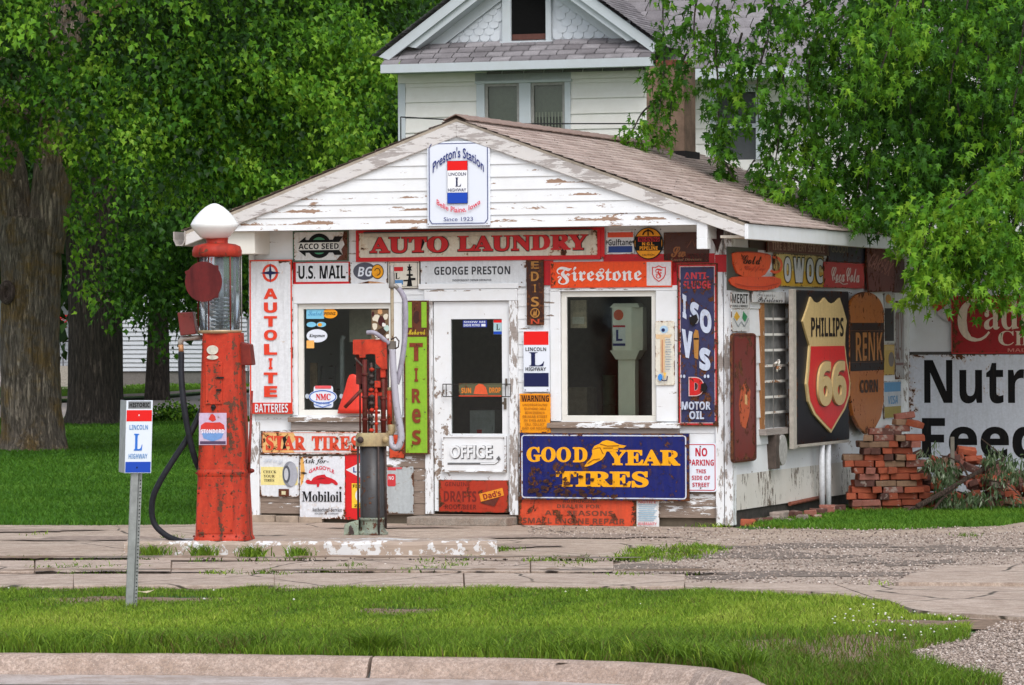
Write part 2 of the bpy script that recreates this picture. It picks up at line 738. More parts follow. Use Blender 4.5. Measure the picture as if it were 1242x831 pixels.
def gravel_bed_mat():
    t = NT('gravel_bed')
    v = t.co()
    vo = t.n('ShaderNodeTexVoronoi', feature='F1')
    vo.inputs['Scale'].default_value = 42.
    t.l(v, vo.inputs['Vector'])
    sx = t.n('ShaderNodeSeparateColor')
    t.l(vo.outputs['Color'], sx.inputs[0])
    c = t.ramp(sx.outputs[0], [(.0, (.22, .165, .13, 1)), (.3, (.36, .28, .225, 1)), (.7, (.46, .37, .305, 1)), (1., (.55, .46, .39, 1))])
    n = t.noise(v, .8, 6, .65)
    c = t.mix(t.ramp(n, [(.5, 0.), (.7, .65)]), c, (.10, .085, .07, 1))
    t.base(c)
    t.rough(.95)
    t.bump(t.math('SUBTRACT', 1.0, vo.outputs['Distance']), .8, .02)
    return t.m


SOIL = soil_mat()
CONC = concrete_mat('old_concrete', (.40, .305, .235, 1), (.585, .475, .385, 1))
WALK = concrete_mat('sidewalk_concrete', (.45, .345, .275, 1), (.62, .505, .42, 1), 4.2, True, .6)
KERBM = concrete_mat('kerb_concrete', (.44, .325, .265, 1), (.60, .48, .41, 1), 9.1, False, .8)
GRAV = gravel_bed_mat()


def sheet(name, pts, z, m, kind='structure', label=None):
    b = MB()
    P = [ground(*p) if isinstance(p, tuple) and len(p) == 2 else Vector(p) for p in pts]
    b.add([(p.x, p.y, z) for p in P], [tuple(range(len(P)))], m)
    o = b.build(name)
    if sum(P[i].x * P[(i + 1) % len(P)].y - P[(i + 1) % len(P)].x * P[i].y for i in range(len(P))) < 0:
        o.data.flip_normals()
    props(o, label, None, None, kind)
    return o


# kerb line along the road
kpx = [(-2600, 781.5), (-420, 793), (-200, 794), (0, 795), (230, 796), (454.4, 799)], [(457, 799), (650, 802), (790, 807), (868, 813), (912, 822), (940, 836), (950, 850)]


def kerb_run(path):
    prof = [(0.0, -.02), (0.0, .012), (-.03, .02), (-.10, .016), (-.135, -.004), (-.16, -.04), (-.18, -.075), (-.2, -.088), (-.212, -.12)]
    P = [ground(*p) for p in path]
    vs, fs = [], []
    k = len(prof)
    for i, p in enumerate(P):
        t = (P[min(i + 1, len(P) - 1)] - P[max(i - 1, 0)]).normalized()
        n = Vector((-t.y, t.x, 0))
        if n.y < 0:
            n = -n
        for a, z in prof:
            q = p + n * (a - .02)
            vs.append((q.x, q.y, z))
    for i in range(len(P) - 1):
        for j in range(k - 1):
            fs.append((i * k + j, i * k + j + 1, (i + 1) * k + j + 1, (i + 1) * k + j))
    fs += [tuple(range(k)), tuple(range((len(P) - 1) * k, len(P) * k))[::-1]]
    return vs, fs


kb = MB()
for path in kpx:
    # subdivide for a slightly uneven edge
    pp = []
    for a, b in zip(path, path[1:]):
        n = 6
        for i in range(n):
            f = i / n
            pp.append((a[0] + (b[0] - a[0]) * f, a[1] + (b[1] - a[1]) * f + rnd.uniform(-.5, .5)))
    pp.append(path[-1])
    vs, fs = kerb_run(pp)
    kb.add(vs, fs, KERBM, False)
o = props(kb.build('kerb'), kind='structure')
gb = MB()
gp = [ground(*p) for p in kpx[0] + kpx[1][:4]]
for a, c in zip(gp, gp[1:]):
    gb.add([(a.x, a.y - .226, -.092), (c.x, c.y - .226, -.092), (c.x, c.y - .80, -.100), (a.x, a.y - .80, -.100)], [(0, 3, 2, 1)], concrete_mat('gutter_concrete', (.46, .39, .36, 1), (.58, .51, .48, 1), 1.3, False, .5))
props(gb.build('gutter'), kind='structure')

# road in front (camera stands on it), one sheet below the kerb
b = MB()
b.add([(-120, -60, -.106), (120, -60, -.106), (120, 23.2, -.106), (-120, 23.2, -.106)], [(0, 1, 2, 3)], concrete_mat('road_concrete', (.40, .32, .28, 1), (.50, .42, .37, 1), 2.7, True, .5))
props(b.build('road'), kind='structure')

# lawn base reaching the horizon
kl = [ground(*p) for p in kpx[0] + kpx[1][:-1]]
b = MB()
pts = [(-700, kl[0].y, 0)] + [(p.x, p.y, 0.) for p in kl] + [(ground(950, 850).x, 21.2, -.05), (ground(1420, 850).x, 21.2, -.05), (700, 21.2, 0), (700, 900, 0), (-700, 900, 0)]
b.add(pts, [tuple(range(len(pts)))], SOIL)
props(b.build('ground'), kind='structure')

# concrete lot up to the station
fl = FRONT.world(FRONT.hit(296, 500)[0], .01, 0)
fr = FRONT.world(.02, .01, 0)
lot = [(-2600, 624.5), (-420, 637), (-100, 637), (120, 637.5), (232, 636.5), (268, 631), (fl.x, fl.y, 0), (fr.x, fr.y, 0), (905, 643), (958, 641.5), (1049, 643.5), (1120, 641.5), (1215, 637.5), (1240, 634), (1500, 630), (3600, 620),
       (3600, 743), (1500, 754), (1242, 755), (1174, 751), (1110, 747), (1077, 732), (978, 723), (860, 716), (-420, 716), (-2600, 705)]
sheet('forecourt', lot, .004, CONC)

# sidewalk slabs: irregular panels with open joints
sl = MB()


def slab(x0, x1, y0, y1, z=.03, m=WALK, j=1.2):
    q = [(x0 + rnd.uniform(-j, j), y1), (x1 + 1.9 + rnd.uniform(-j, j), y1), (x1 + 1.9 + rnd.uniform(-j, j), y0), (x0 + rnd.uniform(-j, j), y0)]
    P = [ground(*p) for p in q]
    zz = [z + rnd.uniform(-.008, .008) for _ in q]
    sl.hexa([(p.x, p.y, 0.001) for p in P] + [(p.x, p.y, k) for p, k in zip(P, zz)], m)


for i in range(9):
    slab(-680 - i * 245, -437 - i * 245, 697 - i * 1.25, 713.5 - i * 1.25)
    slab(-700 - i * 245, -445 - i * 245, 681 - i * 1.25, 695 - i * 1.25, .024)
for x0, x1 in ((-420, -160), (-157, 86), (89, 330), (333, 560), (563, 828)):
    slab(x0, x1, 699.5 + rnd.uniform(-.5, .5), 716)
for x0, x1 in ((-420, -200), (-197, 40), (43, 205), (208, 420), (423, 640), (643, 742)):
    slab(x0, x1, 683.5 + rnd.uniform(-.8, .8), 697.5 + rnd.uniform(-1., 1), .024)
for x0, x1 in ((-420, -100), (-97, 160)):
    slab(x0, x1, 660, 681.5, .022, CONC)
o = props(sl.build('sidewalk', bevel=.008), kind='structure')
sheet('joint_soil', [(-420, 679), (200, 680.5), (745, 681), (832, 698), (832, 718), (-420, 718), (-2600, 706), (-2600, 668)], .0075, plain('joint_earth', (.13, .09, .062, 1), .95, var=.5, scale=12., bump=.5))
b = MB()
for q, z in (([(831, 711.5), (978, 712.5), (1010, 713.2), (1060, 731), (978, 722), (831, 716.5)], .03), ([(1013, 713.3), (1082, 715.8), (1500, 718), (3600, 708), (3600, 744), (1500, 754), (1242, 754.5), (1174, 750), (1112, 746), (1077, 733), (1063, 731)], .03),
             ([(1086, 714), (1105, 704), (1150, 694), (1500, 691), (3600, 681), (3600, 706.5), (1500, 716.5), (1090, 714.5)], .05)):
    P = [ground(*p) for p in q]
    n = len(P)
    b.add([(p.x, p.y, z) for p in P] + [(p.x, p.y, .001) for p in P], [tuple(range(n))[::-1]] + [(i, (i + 1) % n, n + (i + 1) % n, n + i) for i in range(n)], WALK)
o = props(b.build('walkway'), kind='structure')

# gravel areas
gpoly1 = [(690, 700), (760, 682), (860, 672), (905, 664), (1000, 655), (1242, 646), (1420, 646), (1420, 690), (1150, 693), (1100, 703), (1075, 712), (900, 711), (780, 709)]
gpoly2 = [(1103, 794), (1140, 782), (1186, 768), (1215, 757), (1420, 757), (1420, 850), (1150, 850), (1215, 826), (1160, 814), (1112, 806)]
sheet('gravel_bed', gpoly1[:7] + [(1420, 645), (3400, 636), (3400, 680)] + gpoly1[7:], .009, GRAV)
sheet('driveway', gpoly2[:4] + [(3400, 747), (3400, 840)] + gpoly2[5:], .009, GRAV)

# side street beyond the lawn, with a pale far pavement
sheet('side_street', [(-500, 522), (70, 514), (250, 512), (420, 508), (700, 500), (700, 462), (420, 470), (245, 479.5), (186, 485), (70, 489), (-500, 505)], .004, concrete_mat('street_concrete', (.42, .37, .33, 1), (.52, .47, .43, 1), 6., False, .3))
sheet('street_kerb', [(-500, 505), (70, 489), (186, 485), (245, 479.5), (420, 470), (420, 467), (245, 476.5), (186, 481.5), (70, 486), (-500, 502)], .12, KERBM)
sheet('far_sidewalk', [(-500, 483), (70, 474), (147, 470.8), (245, 465.5), (420, 457.5), (420, 455.5), (245, 463), (147, 468), (70, 471), (-500, 480)], .008, WALK)


# bare earth showing between the grass, the gravel and the slabs
EARTH = plain('bare_earth', (.20, .135, .09, 1), .95, var=.5, scale=14., bump=.6)
DKER = plain('oily_dirt', (.17, .135, .11, 1), .95, var=.6, scale=20., bump=.6)
eb = MB()
ZI = iter([i * .00012 for i in range(260)])


def patch(px, py, rx, ry, m, z):
    c = ground(px, py)
    n = 26
    ph = [rnd.uniform(0, 6.3) for _ in range(4)]
    pts = []
    for i in range(n):
        a = 2 * PI * i / n
        k = 1 + .22 * math.sin(3 * a + ph[0]) + .16 * math.sin(5 * a + ph[1]) + .12 * math.sin(9 * a + ph[2]) + rnd.uniform(-.1, .1)
        pts.append((c.x + rx * k * math.cos(a), c.y + ry * k * math.sin(a), z))
    eb.add([(c.x, c.y, z)] + pts, [(0, 1 + i, 1 + (i + 1) % n) for i in range(n)], m)


for q in ((140, 729, .6, .35), (225, 729, .45, .3), (930, 783, .36, .5), (1062, 783, .5, .7), (1022, 800, .4, .5), (480, 743, .3, .3), (905, 798, .3, .3), (690, 793, .3, .2), (300, 793, .6, .14), (620, 799, .7, .14), (100, 793, .5, .12), (780, 803, .5, .16)):
    patch(*q, EARTH, .007 + next(ZI))
for q in ((1140, 758, .62, .3), (1192, 761, .5, .4), (1085, 738, .2, .2)):
    patch(*q, EARTH, .0135 + next(ZI))
for q in ((960, 698, .7, .35), (1040, 698, .7, .3), (870, 702, .5, .25), (760, 690, .6, .4), (920, 676, .8, .5), (1165, 668, .6, .5), (990, 664, .8, .4), (1100, 684, .4, .4)):
    patch(*q, DKER, .0112 + next(ZI))
for ya_, xa_, xb_ in ((682.3, -100, 745), (698.4, -100, 830)):
    for i in range(26):
        patch(rnd.uniform(xa_, xb_), ya_ + rnd.uniform(-.9, .9), rnd.uniform(.08, .42), rnd.uniform(.04, .15), EARTH if i % 3 else DKER, .0405 + next(ZI))
for q in ((630, 664, .3, .3), (120, 655, .7, .4), (30, 645, .6, .3), (700, 652, .8, .4), (480, 641, .6, .2)):
    patch(*q, plain('stained_concrete', (.27, .205, .165, 1), .95, var=.5, scale=16., bump=.4), .0062 + next(ZI))
props(eb.build('dirt'), kind='structure')


# ---------------------------------------------------------------- grass blades
rng = np.random.default_rng(11)


def inside(poly, x, y):
    r = np.zeros(len(x), bool)
    n = len(poly)
    for i in range(n):
        x0, y0 = poly[i]
        x1, y1 = poly[(i + 1) % n]
        if y0 == y1:
            continue
        c = ((y0 > y) != (y1 > y)) & (x < (x1 - x0) * (y - y0) / (y1 - y0) + x0)
        r ^= c
    return r


def scatter(pxpoly, density):
    P = [ground(*p) for p in pxpoly]
    poly = [(p.x, p.y) for p in P]
    xs, ys = [p[0] for p in poly], [p[1] for p in poly]
    n = int((max(xs) - min(xs)) * (max(ys) - min(ys)) * density)
    x = rng.uniform(min(xs), max(xs), n)
    y = rng.uniform(min(ys), max(ys), n)
    k = inside(poly, x, y)
    return x[k], y[k]


def wavy(x, y, s, seed):
    r = np.random.default_rng(seed)
    o = np.zeros(len(x))
    for i in range(7):
        a = r.uniform(0, 2 * PI)
        f = s * r.uniform(.5, 2.2)
        o += np.sin((x * math.cos(a) + y * math.sin(a)) * f + r.uniform(0, 6.3)) * r.uniform(.5, 1)
    return o / 3.2


def blades(x, y, h, w, lean, var, z0=0.):
    n = len(x)
    a = rng.uniform(0, 2 * PI, n)
    b = rng.uniform(0, 2 * PI, n)
    ln = h * lean * rng.uniform(.2, 1.3, n)
    dx, dy = np.cos(a) * w / 2, np.sin(a) * w / 2
    lx, ly = np.cos(b) * ln, np.sin(b) * ln
    z = np.full(n, z0) if np.isscalar(z0) else z0
    V = np.zeros((n, 5, 3))
    V[:, 0] = np.stack([x - dx, y - dy, z], 1)
    V[:, 1] = np.stack([x + dx, y + dy, z], 1)
    V[:, 2] = np.stack([x - dx * .8 + lx * .35, y - dy * .8 + ly * .35, z + h * .6], 1)
    V[:, 3] = np.stack([x + dx * .8 + lx * .35, y + dy * .8 + ly * .35, z + h * .6], 1)
    V[:, 4] = np.stack([x + lx, y + ly, z + h * rng.uniform(.75, 1., n)], 1)
    base = np.arange(n)[:, None, None] * 5
    T = np.array([[0, 1, 3], [0, 3, 2], [2, 3, 4]])[None] + base
    return V.reshape(-1, 3), T.reshape(-1, 3), np.repeat(var, 5)


def join(parts):
    vs, ts, va, off = [], [], [], 0
    for v, t, a in parts:
        vs.append(v)
        ts.append(t + off)
        va.append(a)
        off += len(v)
    return np.concatenate(vs), np.concatenate(ts), np.concatenate(va)


GRASS = leaf_mat('grass_blade', [(0., (.11, .075, .03, 1)), (.10, (.16, .13, .045, 1)), (.2, (.060, .135, .010, 1)), (.55, (.175, .295, .026, 1)), (.85, (.32, .43, .045, 1)), (1., (.40, .46, .085, 1))], .3, .5)
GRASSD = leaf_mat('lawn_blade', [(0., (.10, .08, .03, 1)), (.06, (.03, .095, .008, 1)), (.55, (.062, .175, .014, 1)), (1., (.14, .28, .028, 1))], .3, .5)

strip = [(-520, 793.6), (0, 796), (230, 797), (452, 800), (650, 803), (790, 808), (868, 814), (912, 823), (935, 838), (1215, 838), (1213, 829), (1156, 818), (1110, 806), (1102, 795), (1140, 785), (1177, 778), (1174, 752), (1110, 748.5), (1077, 733.5), (978, 724.5), (860, 717.5), (600, 715), (-520, 714)]
x, y = scatter(strip, 4400)
ym = ground(600, 765).y
lo = wavy(x, y, 1.1, 3)
hi = wavy(x, y, 5.5, 4)
front = np.clip((ym - y) / 1.2, 0, 1)
h = (.036 + .013 * hi + .042 * front + .010 * lo) * rng.uniform(.6, 1.35, len(x))
midb = np.exp(-((y - ground(600, 758).y) / .75) ** 2)  # light along the middle of the strip, painted into the blade colour
var = .54 + .17 * lo + .12 * hi + rng.normal(0, .13, len(x)) - .16 * front + .14 * midb
bare = [(ground(1140, 757), .5, .07), (ground(1100, 756), .3, .05), (ground(140, 728), .55, .12), (ground(225, 728), .35, .09), (ground(930, 782), .28, .16), (ground(1060, 782), .42, .25), (ground(1020, 800), .3, .2), (ground(480, 742), .3, .1), (ground(905, 797), .2, .12), (ground(690, 792), .18, .1)]
keep = np.ones(len(x), bool)
for c, rx, ry in bare:
    q = ((x - c.x) / rx) ** 2 + ((y - c.y) / (ry * 4)) ** 2
    m = q < rng.uniform(.2, 1.6, len(x))
    var = np.where(m, rng.uniform(.02, .34, len(x)), var)
    keep &= ~(m & (rng.uniform(0, 1, len(x)) < .8))
    h = np.where(m, h * .7, h)
deadb = rng.uniform(0, 1, len(x)) < .06
var = np.where(deadb, rng.uniform(0., .13, len(x)), var)
x, y, h, var = x[keep], y[keep], h[keep], np.clip(var, 0, 1)[keep]
P1 = blades(x, y, h, rng.uniform(.0032, .0075, len(x)), .8, var)
# taller tufts hanging over the kerb
P2 = []
for i in range(150):
    f = rng.uniform()
    path = kpx[0] + kpx[1][:5]
    k = rng.integers(0, len(path) - 1)
    px_ = path[k][0] + (path[k + 1][0] - path[k][0]) * f
    py_ = path[k][1] + (path[k + 1][1] - path[k][1]) * f - rng.uniform(1, 5)
    c = ground(px_, py_)
    n = int(rng.uniform(14, 60))
    xx, yy = c.x + rng.normal(0, .05, n), c.y + rng.normal(.03, .04, n)
    P2.append(blades(xx, yy, rng.uniform(.08, .19, n), rng.uniform(.005, .01, n), 1.1, np.clip(rng.normal(.40, .13) + rng.normal(0, .1, n), 0, 1)))
V, T, A = join([P1] + P2)
o = np_mesh('grass', V, T, [GRASS], A)
props(o, 'bright green verge grass between the road kerb and the sidewalk', 'grass', None, 'stuff')

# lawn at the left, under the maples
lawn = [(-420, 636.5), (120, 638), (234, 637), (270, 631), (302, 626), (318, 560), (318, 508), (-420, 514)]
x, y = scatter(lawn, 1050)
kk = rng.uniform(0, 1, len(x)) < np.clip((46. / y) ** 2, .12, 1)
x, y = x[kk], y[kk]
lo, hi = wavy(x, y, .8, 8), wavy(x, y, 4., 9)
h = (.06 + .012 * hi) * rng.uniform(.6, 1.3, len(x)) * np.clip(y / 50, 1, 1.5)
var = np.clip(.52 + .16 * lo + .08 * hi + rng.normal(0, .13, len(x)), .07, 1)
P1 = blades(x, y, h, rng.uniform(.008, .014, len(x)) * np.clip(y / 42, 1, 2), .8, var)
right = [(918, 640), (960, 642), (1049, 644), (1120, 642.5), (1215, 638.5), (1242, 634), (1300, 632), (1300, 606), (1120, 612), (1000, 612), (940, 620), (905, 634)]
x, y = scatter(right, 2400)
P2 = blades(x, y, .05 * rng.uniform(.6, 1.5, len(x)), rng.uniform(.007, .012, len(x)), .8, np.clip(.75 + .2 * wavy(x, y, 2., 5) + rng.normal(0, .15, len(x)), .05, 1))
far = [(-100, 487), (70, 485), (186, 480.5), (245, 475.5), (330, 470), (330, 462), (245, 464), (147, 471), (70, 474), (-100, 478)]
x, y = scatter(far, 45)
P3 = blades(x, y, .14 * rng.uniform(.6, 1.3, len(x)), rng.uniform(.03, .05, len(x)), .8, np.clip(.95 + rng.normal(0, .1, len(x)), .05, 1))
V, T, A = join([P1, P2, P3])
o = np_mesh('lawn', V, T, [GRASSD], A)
props(o, 'mown dark green lawn in the shade around the two maple trunks', 'lawn', None, 'stuff')

# weeds in the joints of the old concrete
segs = [((0, 683), (205, 682), 1.6), ((0, 681), (60, 681), 1), ((205, 682), (330, 683), 1.8), ((330, 682), (420, 681), 1.2), ((505, 685), (570, 681), 3.), ((430, 697), (540, 695), 1.8), ((640, 683), (740, 680), 2.), ((80, 699), (250, 698), 1.2),
        ((250, 700), (460, 697), 2.2), ((0, 703), (30, 702), 1.), ((60, 667), (96, 665), 2.4), ((205, 655), (225, 652), 1.4), ((20, 652), (60, 650), 1.), ((660, 692), (690, 689), 2.4), ((740, 702), (780, 700), 1.5), ((760, 677), (870, 669), 6.), ((770, 672), (860, 666), 5.), ((800, 680), (870, 674), 3.5), ((330, 668), (420, 667), 1.2), ((420, 690), (560, 689), 1.6), ((10, 692), (200, 690), 1.2), ((560, 672), (640, 668), 1.4),
        ((690, 686), (790, 678), 3.2), ((1050, 712), (1090, 711), 2.), ((830, 700), (860, 699), 1.2), ((1150, 654), (1180, 652), 1.), ((1190, 666), (1215, 665), 1.4), ((640, 624 + 10), (720, 637), .8), ((770, 637), (880, 641), 2.2), ((905, 640), (950, 641), 3.), ((530, 627), (560, 626), .6)]
PW = []
for (ax, ay), (bx, by), k in segs:
    L = (ground(bx, by) - ground(ax, ay)).length
    for i in range(max(2, int(L * 9 * k))):
        f = rng.uniform()
        if wavy(np.array([ax + f * (bx - ax)]), np.array([ay]), .09, 6)[0] < -.15:
            continue
        c = ground(ax + (bx - ax) * f, ay + (by - ay) * f + rng.normal(0, .5 * k))
        n = rng.integers(6, 20)
        xx, yy = c.x + rng.normal(0, .06, n), c.y + rng.normal(0, .09, n)
        PW.append(blades(xx, yy, rng.uniform(.018, .055, n), rng.uniform(.006, .012, n), 1.3, np.clip(rng.normal(.42, .15) + rng.normal(0, .1, n), 0, 1), .012))
V, T, A = join(PW)
o = np_mesh('weeds', V, T, [GRASS], A)
props(o, 'thin weeds growing in the joints of the old concrete forecourt', 'weeds', None, 'stuff')

# four clumps at the foot of the pump island
for (px_, py_), wd, txt in (((186, 674), .22, 'green weed clump at the left end of the pump island'), ((247, 675), .15, 'green weed clump right below the red gas pump'), ((307, 676), .16, 'green weed clump on the island foot just right of the red gas pump'), ((362, 677), .14, 'rightmost green weed clump on the foot of the pump island')):
    c = ground(px_, py_)
    n = 190
    xx, yy = c.x + rng.normal(0, wd * .36, n), c.y + rng.normal(-.05, .07, n)
    v, t_, a = blades(xx, yy, rng.uniform(.04, .125, n), rng.uniform(.006, .013, n), 1.2, np.clip(rng.normal(.4, .14, n), .12, 1), .01)
    v = v - np.array([c.x, c.y, 0])
    o = np_mesh('weed_clump', v, t_, [GRASS], a)
    o.location = (c.x, c.y, 0)
    props(o, txt, 'weed', 'weed clumps at the pump island')

# loose stones
OCT = np.array([[1, 0, 0], [-1, 0, 0], [0, 1, 0], [0, -1, 0], [0, 0, .7], [0, 0, -.7], [.6, .6, .4], [-.6, .5, .4]], float)
OT = np.array([[0, 2, 6], [2, 4, 6], [4, 0, 6], [2, 1, 7], [1, 4, 7], [4, 2, 7], [1, 3, 4], [3, 0, 4], [0, 3, 5], [3, 1, 5], [1, 2, 5], [2, 0, 5]])


def stones(x, y, r, z=.012):
    n = len(x)
    S = OCT[None] * (1 + rng.normal(0, .22, (n, 8, 3))) * r[:, None, None]
    a = rng.uniform(0, 2 * PI, n)
    c, q = np.cos(a)[:, None], np.sin(a)[:, None]
    X = S[:, :, 0] * c - S[:, :, 1] * q + x[:, None]
    Yv = S[:, :, 0] * q + S[:, :, 1] * c + y[:, None]
    Z = S[:, :, 2] + z + r[:, None] * .3
    V = np.stack([X, Yv, Z], 2).reshape(-1, 3)
    T = (OT[None] + np.arange(n)[:, None, None] * 8).reshape(-1, 3)
    return V, T, np.repeat(rng.uniform(0, 1, n), 8)


def stone_mat():
    t = NT('gravel_stone')
    a = t.n('ShaderNodeAttribute', attribute_name='var')
    t.base(t.ramp(a.outputs['Fac'], [(0, (.13, .10, .085, 1)), (.3, (.30, .235, .195, 1)), (.75, (.43, .35, .30, 1)), (.95, (.52, .44, .39, 1)), (1, (.66, .60, .55, 1))]))
    t.rough(.9)
    return t.m


x, y = scatter(gpoly1, 360)
k = (wavy(x, y, 1.5, 21) + rng.normal(0, .5, len(x))) > -.35
S1 = stones(x[k], y[k], rng.uniform(.004, .013, k.sum()))
x, y = scatter(gpoly2, 1500)
S2 = stones(x, y, rng.uniform(.004, .012, len(x)))
x, y = scatter([(640, 640), (880, 642), (1240, 640), (1240, 656), (900, 662), (640, 652)], 150)
S3 = stones(x, y, rng.uniform(.004, .013, len(x)))
x, y = scatter([(300, 679), (720, 679), (720, 690), (300, 690)], 60)
S4 = stones(x, y, rng.uniform(.004, .014, len(x)), .02)
V, T, A = join([S1, S2, S3, S4])
o = np_mesh('gravel', V, T, [stone_mat()], A)
props(o, 'loose grey gravel scattered over the right side of the forecourt', 'gravel', None, 'stuff')

# clover heads
x, y = scatter([(1040, 742), (1110, 750), (1172, 755), (1174, 776), (1100, 788), (1050, 780), (1000, 768)], 22)
x2, y2 = scatter([(0, 719), (250, 718), (860, 719), (860, 745), (0, 735)], 1.)
x, y = np.concatenate([x, x2]), np.concatenate([y, y2])
V, T, A = stones(x, y, rng.uniform(.006, .010, len(x)), .06)
o = np_mesh('clover', V, T, [plain('clover_white', (.72, .72, .62, 1), .8)], A)
props(o, 'small white clover heads dotted through the verge grass', 'clover', None, 'stuff')

# a pale dead leaf lying on the verge
b = MB()
pts = [(0, 0), (.05, .03), (.035, .055), (.09, .09), (.05, .085), (.045, .15), (.015, .10), (-.02, .17), (-.03, .10), (-.09, .12), (-.05, .07), (-.1, .05), (-.04, .03)]
b.prism(pts, lambda a, c, d: (a * .8, c * .6, d + .06 * abs(a) / .1 * .3), .0, .004, plain('dry_leaf', (.55, .47, .30, 1), .8), back=True)
c = ground(178, 729)
o = b.build('dead_leaf', loc=(c.x, c.y, .055), rz=.4)
props(o, 'pale dry leaf lying in the verge grass beside the marker post', 'leaf')
# ================================================================ THE STATION
GLASS = glass_mat()
PEEL = peel(.26, 1., boards=(.125, .78))
PEELW = peel(.55, 3., low=.9, boards=(.115, .09))
PEELP = peel(.60, 5., stretch=(9., 9., 2.2), wood=((.19, .16, .14, 1), (.42, .37, .34, 1)))
PEELS = peel(.36, 8., white=(.74, .75, .77, 1), stretch=(3., 3., 5.))
PEELB = peel(.54, 13., white=(.66, .63, .58, 1), stretch=(7., 7., 2.0), wood=((.06, .045, .035, 1), (.22, .17, .13, 1)))
GABLE = peel(.35, 4.6, wood=((.20, .11, .07, 1), (.40, .27, .19, 1)), stretch=(1.6, 1.6, 5.), low=3.3, boards=(.122, 2.818))
TRIM = peel(.10, 2.)
SOFF = plain('cream_soffit', (.62, .56, .47, 1), .6)
GREYW = peel(1.25, 6., stretch=(1.2, 1.2, 14.), wood=((.17, .14, .125, 1), (.40, .35, .32, 1)))
RAKE = peel(.62, 12., white=(.66, .64, .63, 1), stretch=(1.5, 1.5, 9.), wood=((.27, .24, .23, 1), (.50, .46, .44, 1)))
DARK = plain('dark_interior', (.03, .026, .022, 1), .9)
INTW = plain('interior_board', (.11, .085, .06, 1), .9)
REDP = enamel(C(196, 20, 32), .1, 3.1)
STONE = plain('foundation_stone', (.33, .26, .20, 1), .9, var=.4, scale=9., bump=.4)


def shingle_mat(name, c0, c1, sc_=6., seed=0.):
    t = NT(name)
    v = t.co(loc=(seed, seed, 0))
    n = t.noise(t.co(scale=(1., 2.2, 1.), loc=(seed, 0, 0)), 3., 6, .65)
    f = t.noise(v, 60., 4, .7)
    a = t.n('ShaderNodeAttribute', attribute_name='var')
    b = t.mix(a.outputs['Fac'], c0, c1)
    b = t.mix(t.ramp(n, [(.42, 0.), (.75, .6)]), b, tuple(x * .45 for x in c0[:3]) + (1,))
    b = t.mix(t.ramp(f, [(.35, .4), (.6, 0.)]), b, tuple(x * .5 for x in c0[:3]) + (1,))
    t.base(b)
    t.rough(.9)
    t.bump(f, .3, .006)
    return t.m


SHING = shingle_mat('brown_shingle', (.40, .30, .262, 1), (.63, .51, .46, 1))
SHINGG = shingle_mat('grey_shingle', (.17, .155, .165, 1), (.33, .31, .325, 1), seed=4.)

D = 6.8
G = .45
XL = FRONT.hit(303, 480)[0]
ZGB = FRONT.hit(570, 276.5, G)[1]
XA, ZA = FRONT.hit(553, 147.5, G + .05)
XE0, ZE0 = FRONT.hit(224, 284, G + .05)
XE1, ZE1 = FRONT.hit(906, 276, G + .05)
ZE0 = ZE1 = (ZE0 + ZE1) / 2
ZT = ZGB + .10
sl0, sl1 = (ZA - ZE0) / (XA - XE0), (ZA - ZE1) / (XE1 - XA)
ST = thing('gas_station', 'small white clapboard gas station with peeling paint and dozens of old signs', 'gas station', ORG, -PSI)


def lap_rows(b, x0, x1, z0, z1, h, y, m, holes=(), tilt=.012, top=.004, jitter=0., axis='x'):
    """overlapping horizontal boards; holes = (x0,z0,x1,z1); axis 'y' lays them along the side wall"""
    n = max(1, round((z1 - z0) / h))
    hh = (z1 - z0) / n
    for i in range(n):
        a, c = z0 + i * hh, z0 + (i + 1) * hh
        zs = sorted({a, c} | {k for q in holes for k in (q[1], q[3]) if a < k < c})
        for za, zb in zip(zs, zs[1:]):
            xs = [(x0, x1)]
            for q in holes:
                if q[1] < (za + zb) / 2 < q[3]:
                    nx = []
                    for p in xs:
                        if q[2] <= p[0] or q[0] >= p[1]:
                            nx.append(p)
                        else:
                            if q[0] > p[0]:
                                nx.append((p[0], q[0]))
                            if q[2] < p[1]:
                                nx.append((q[2], p[1]))
                    xs = nx
            for p in xs:
                t0 = tilt - (tilt - top) * (za - a) / hh
                t1 = tilt - (tilt - top) * (zb - a) / hh
                j = rnd.uniform(0, jitter)
                if axis == 'x':
                    b.hexa([(p[0], y - t0 - j, za), (p[1], y - t0 - j, za), (p[1], y + .02, za), (p[0], y + .02, za),
                            (p[0], y - t1 - j, zb), (p[1], y - t1 - j, zb), (p[1], y + .02, zb), (p[0], y + .02, zb)], m(za) if callable(m) else m)
                else:
                    b.hexa([(y + t0 + j, p[0], za), (y + t0 + j, p[1], za), (y - .02, p[1], za), (y - .02, p[0], za),
                            (y + t1 + j, p[0], zb), (y + t1 + j, p[1], zb), (y - .02, p[1], zb), (y - .02, p[0], zb)], m(za) if callable(m) else m)


def hole(px0, py0, px1, py1, fr=FRONT, off=0.):
    u0, u1 = fr.hit(px0, (py0 + py1) / 2, off)[0], fr.hit(px1, (py0 + py1) / 2, off)[0]
    z0, z1 = fr.hit((px0 + px1) / 2, py1, off)[1], fr.hit((px0 + px1) / 2, py0, off)[1]
    return (u0, z0, u1, z1)


HW1 = hole(362, 368, 478, 504)
HDR = hole(526, 365, 619, 624)
HW2 = hole(681, 353, 797, 511)
holes = [HW1, HDR, HW2]
b = MB()
lap_rows(b, XL, 0, .09, .78, .12, 0, PEELW, holes, jitter=.003)
lap_rows(b, XL, 0, .78, ZT, .125, 0, PEEL, holes)
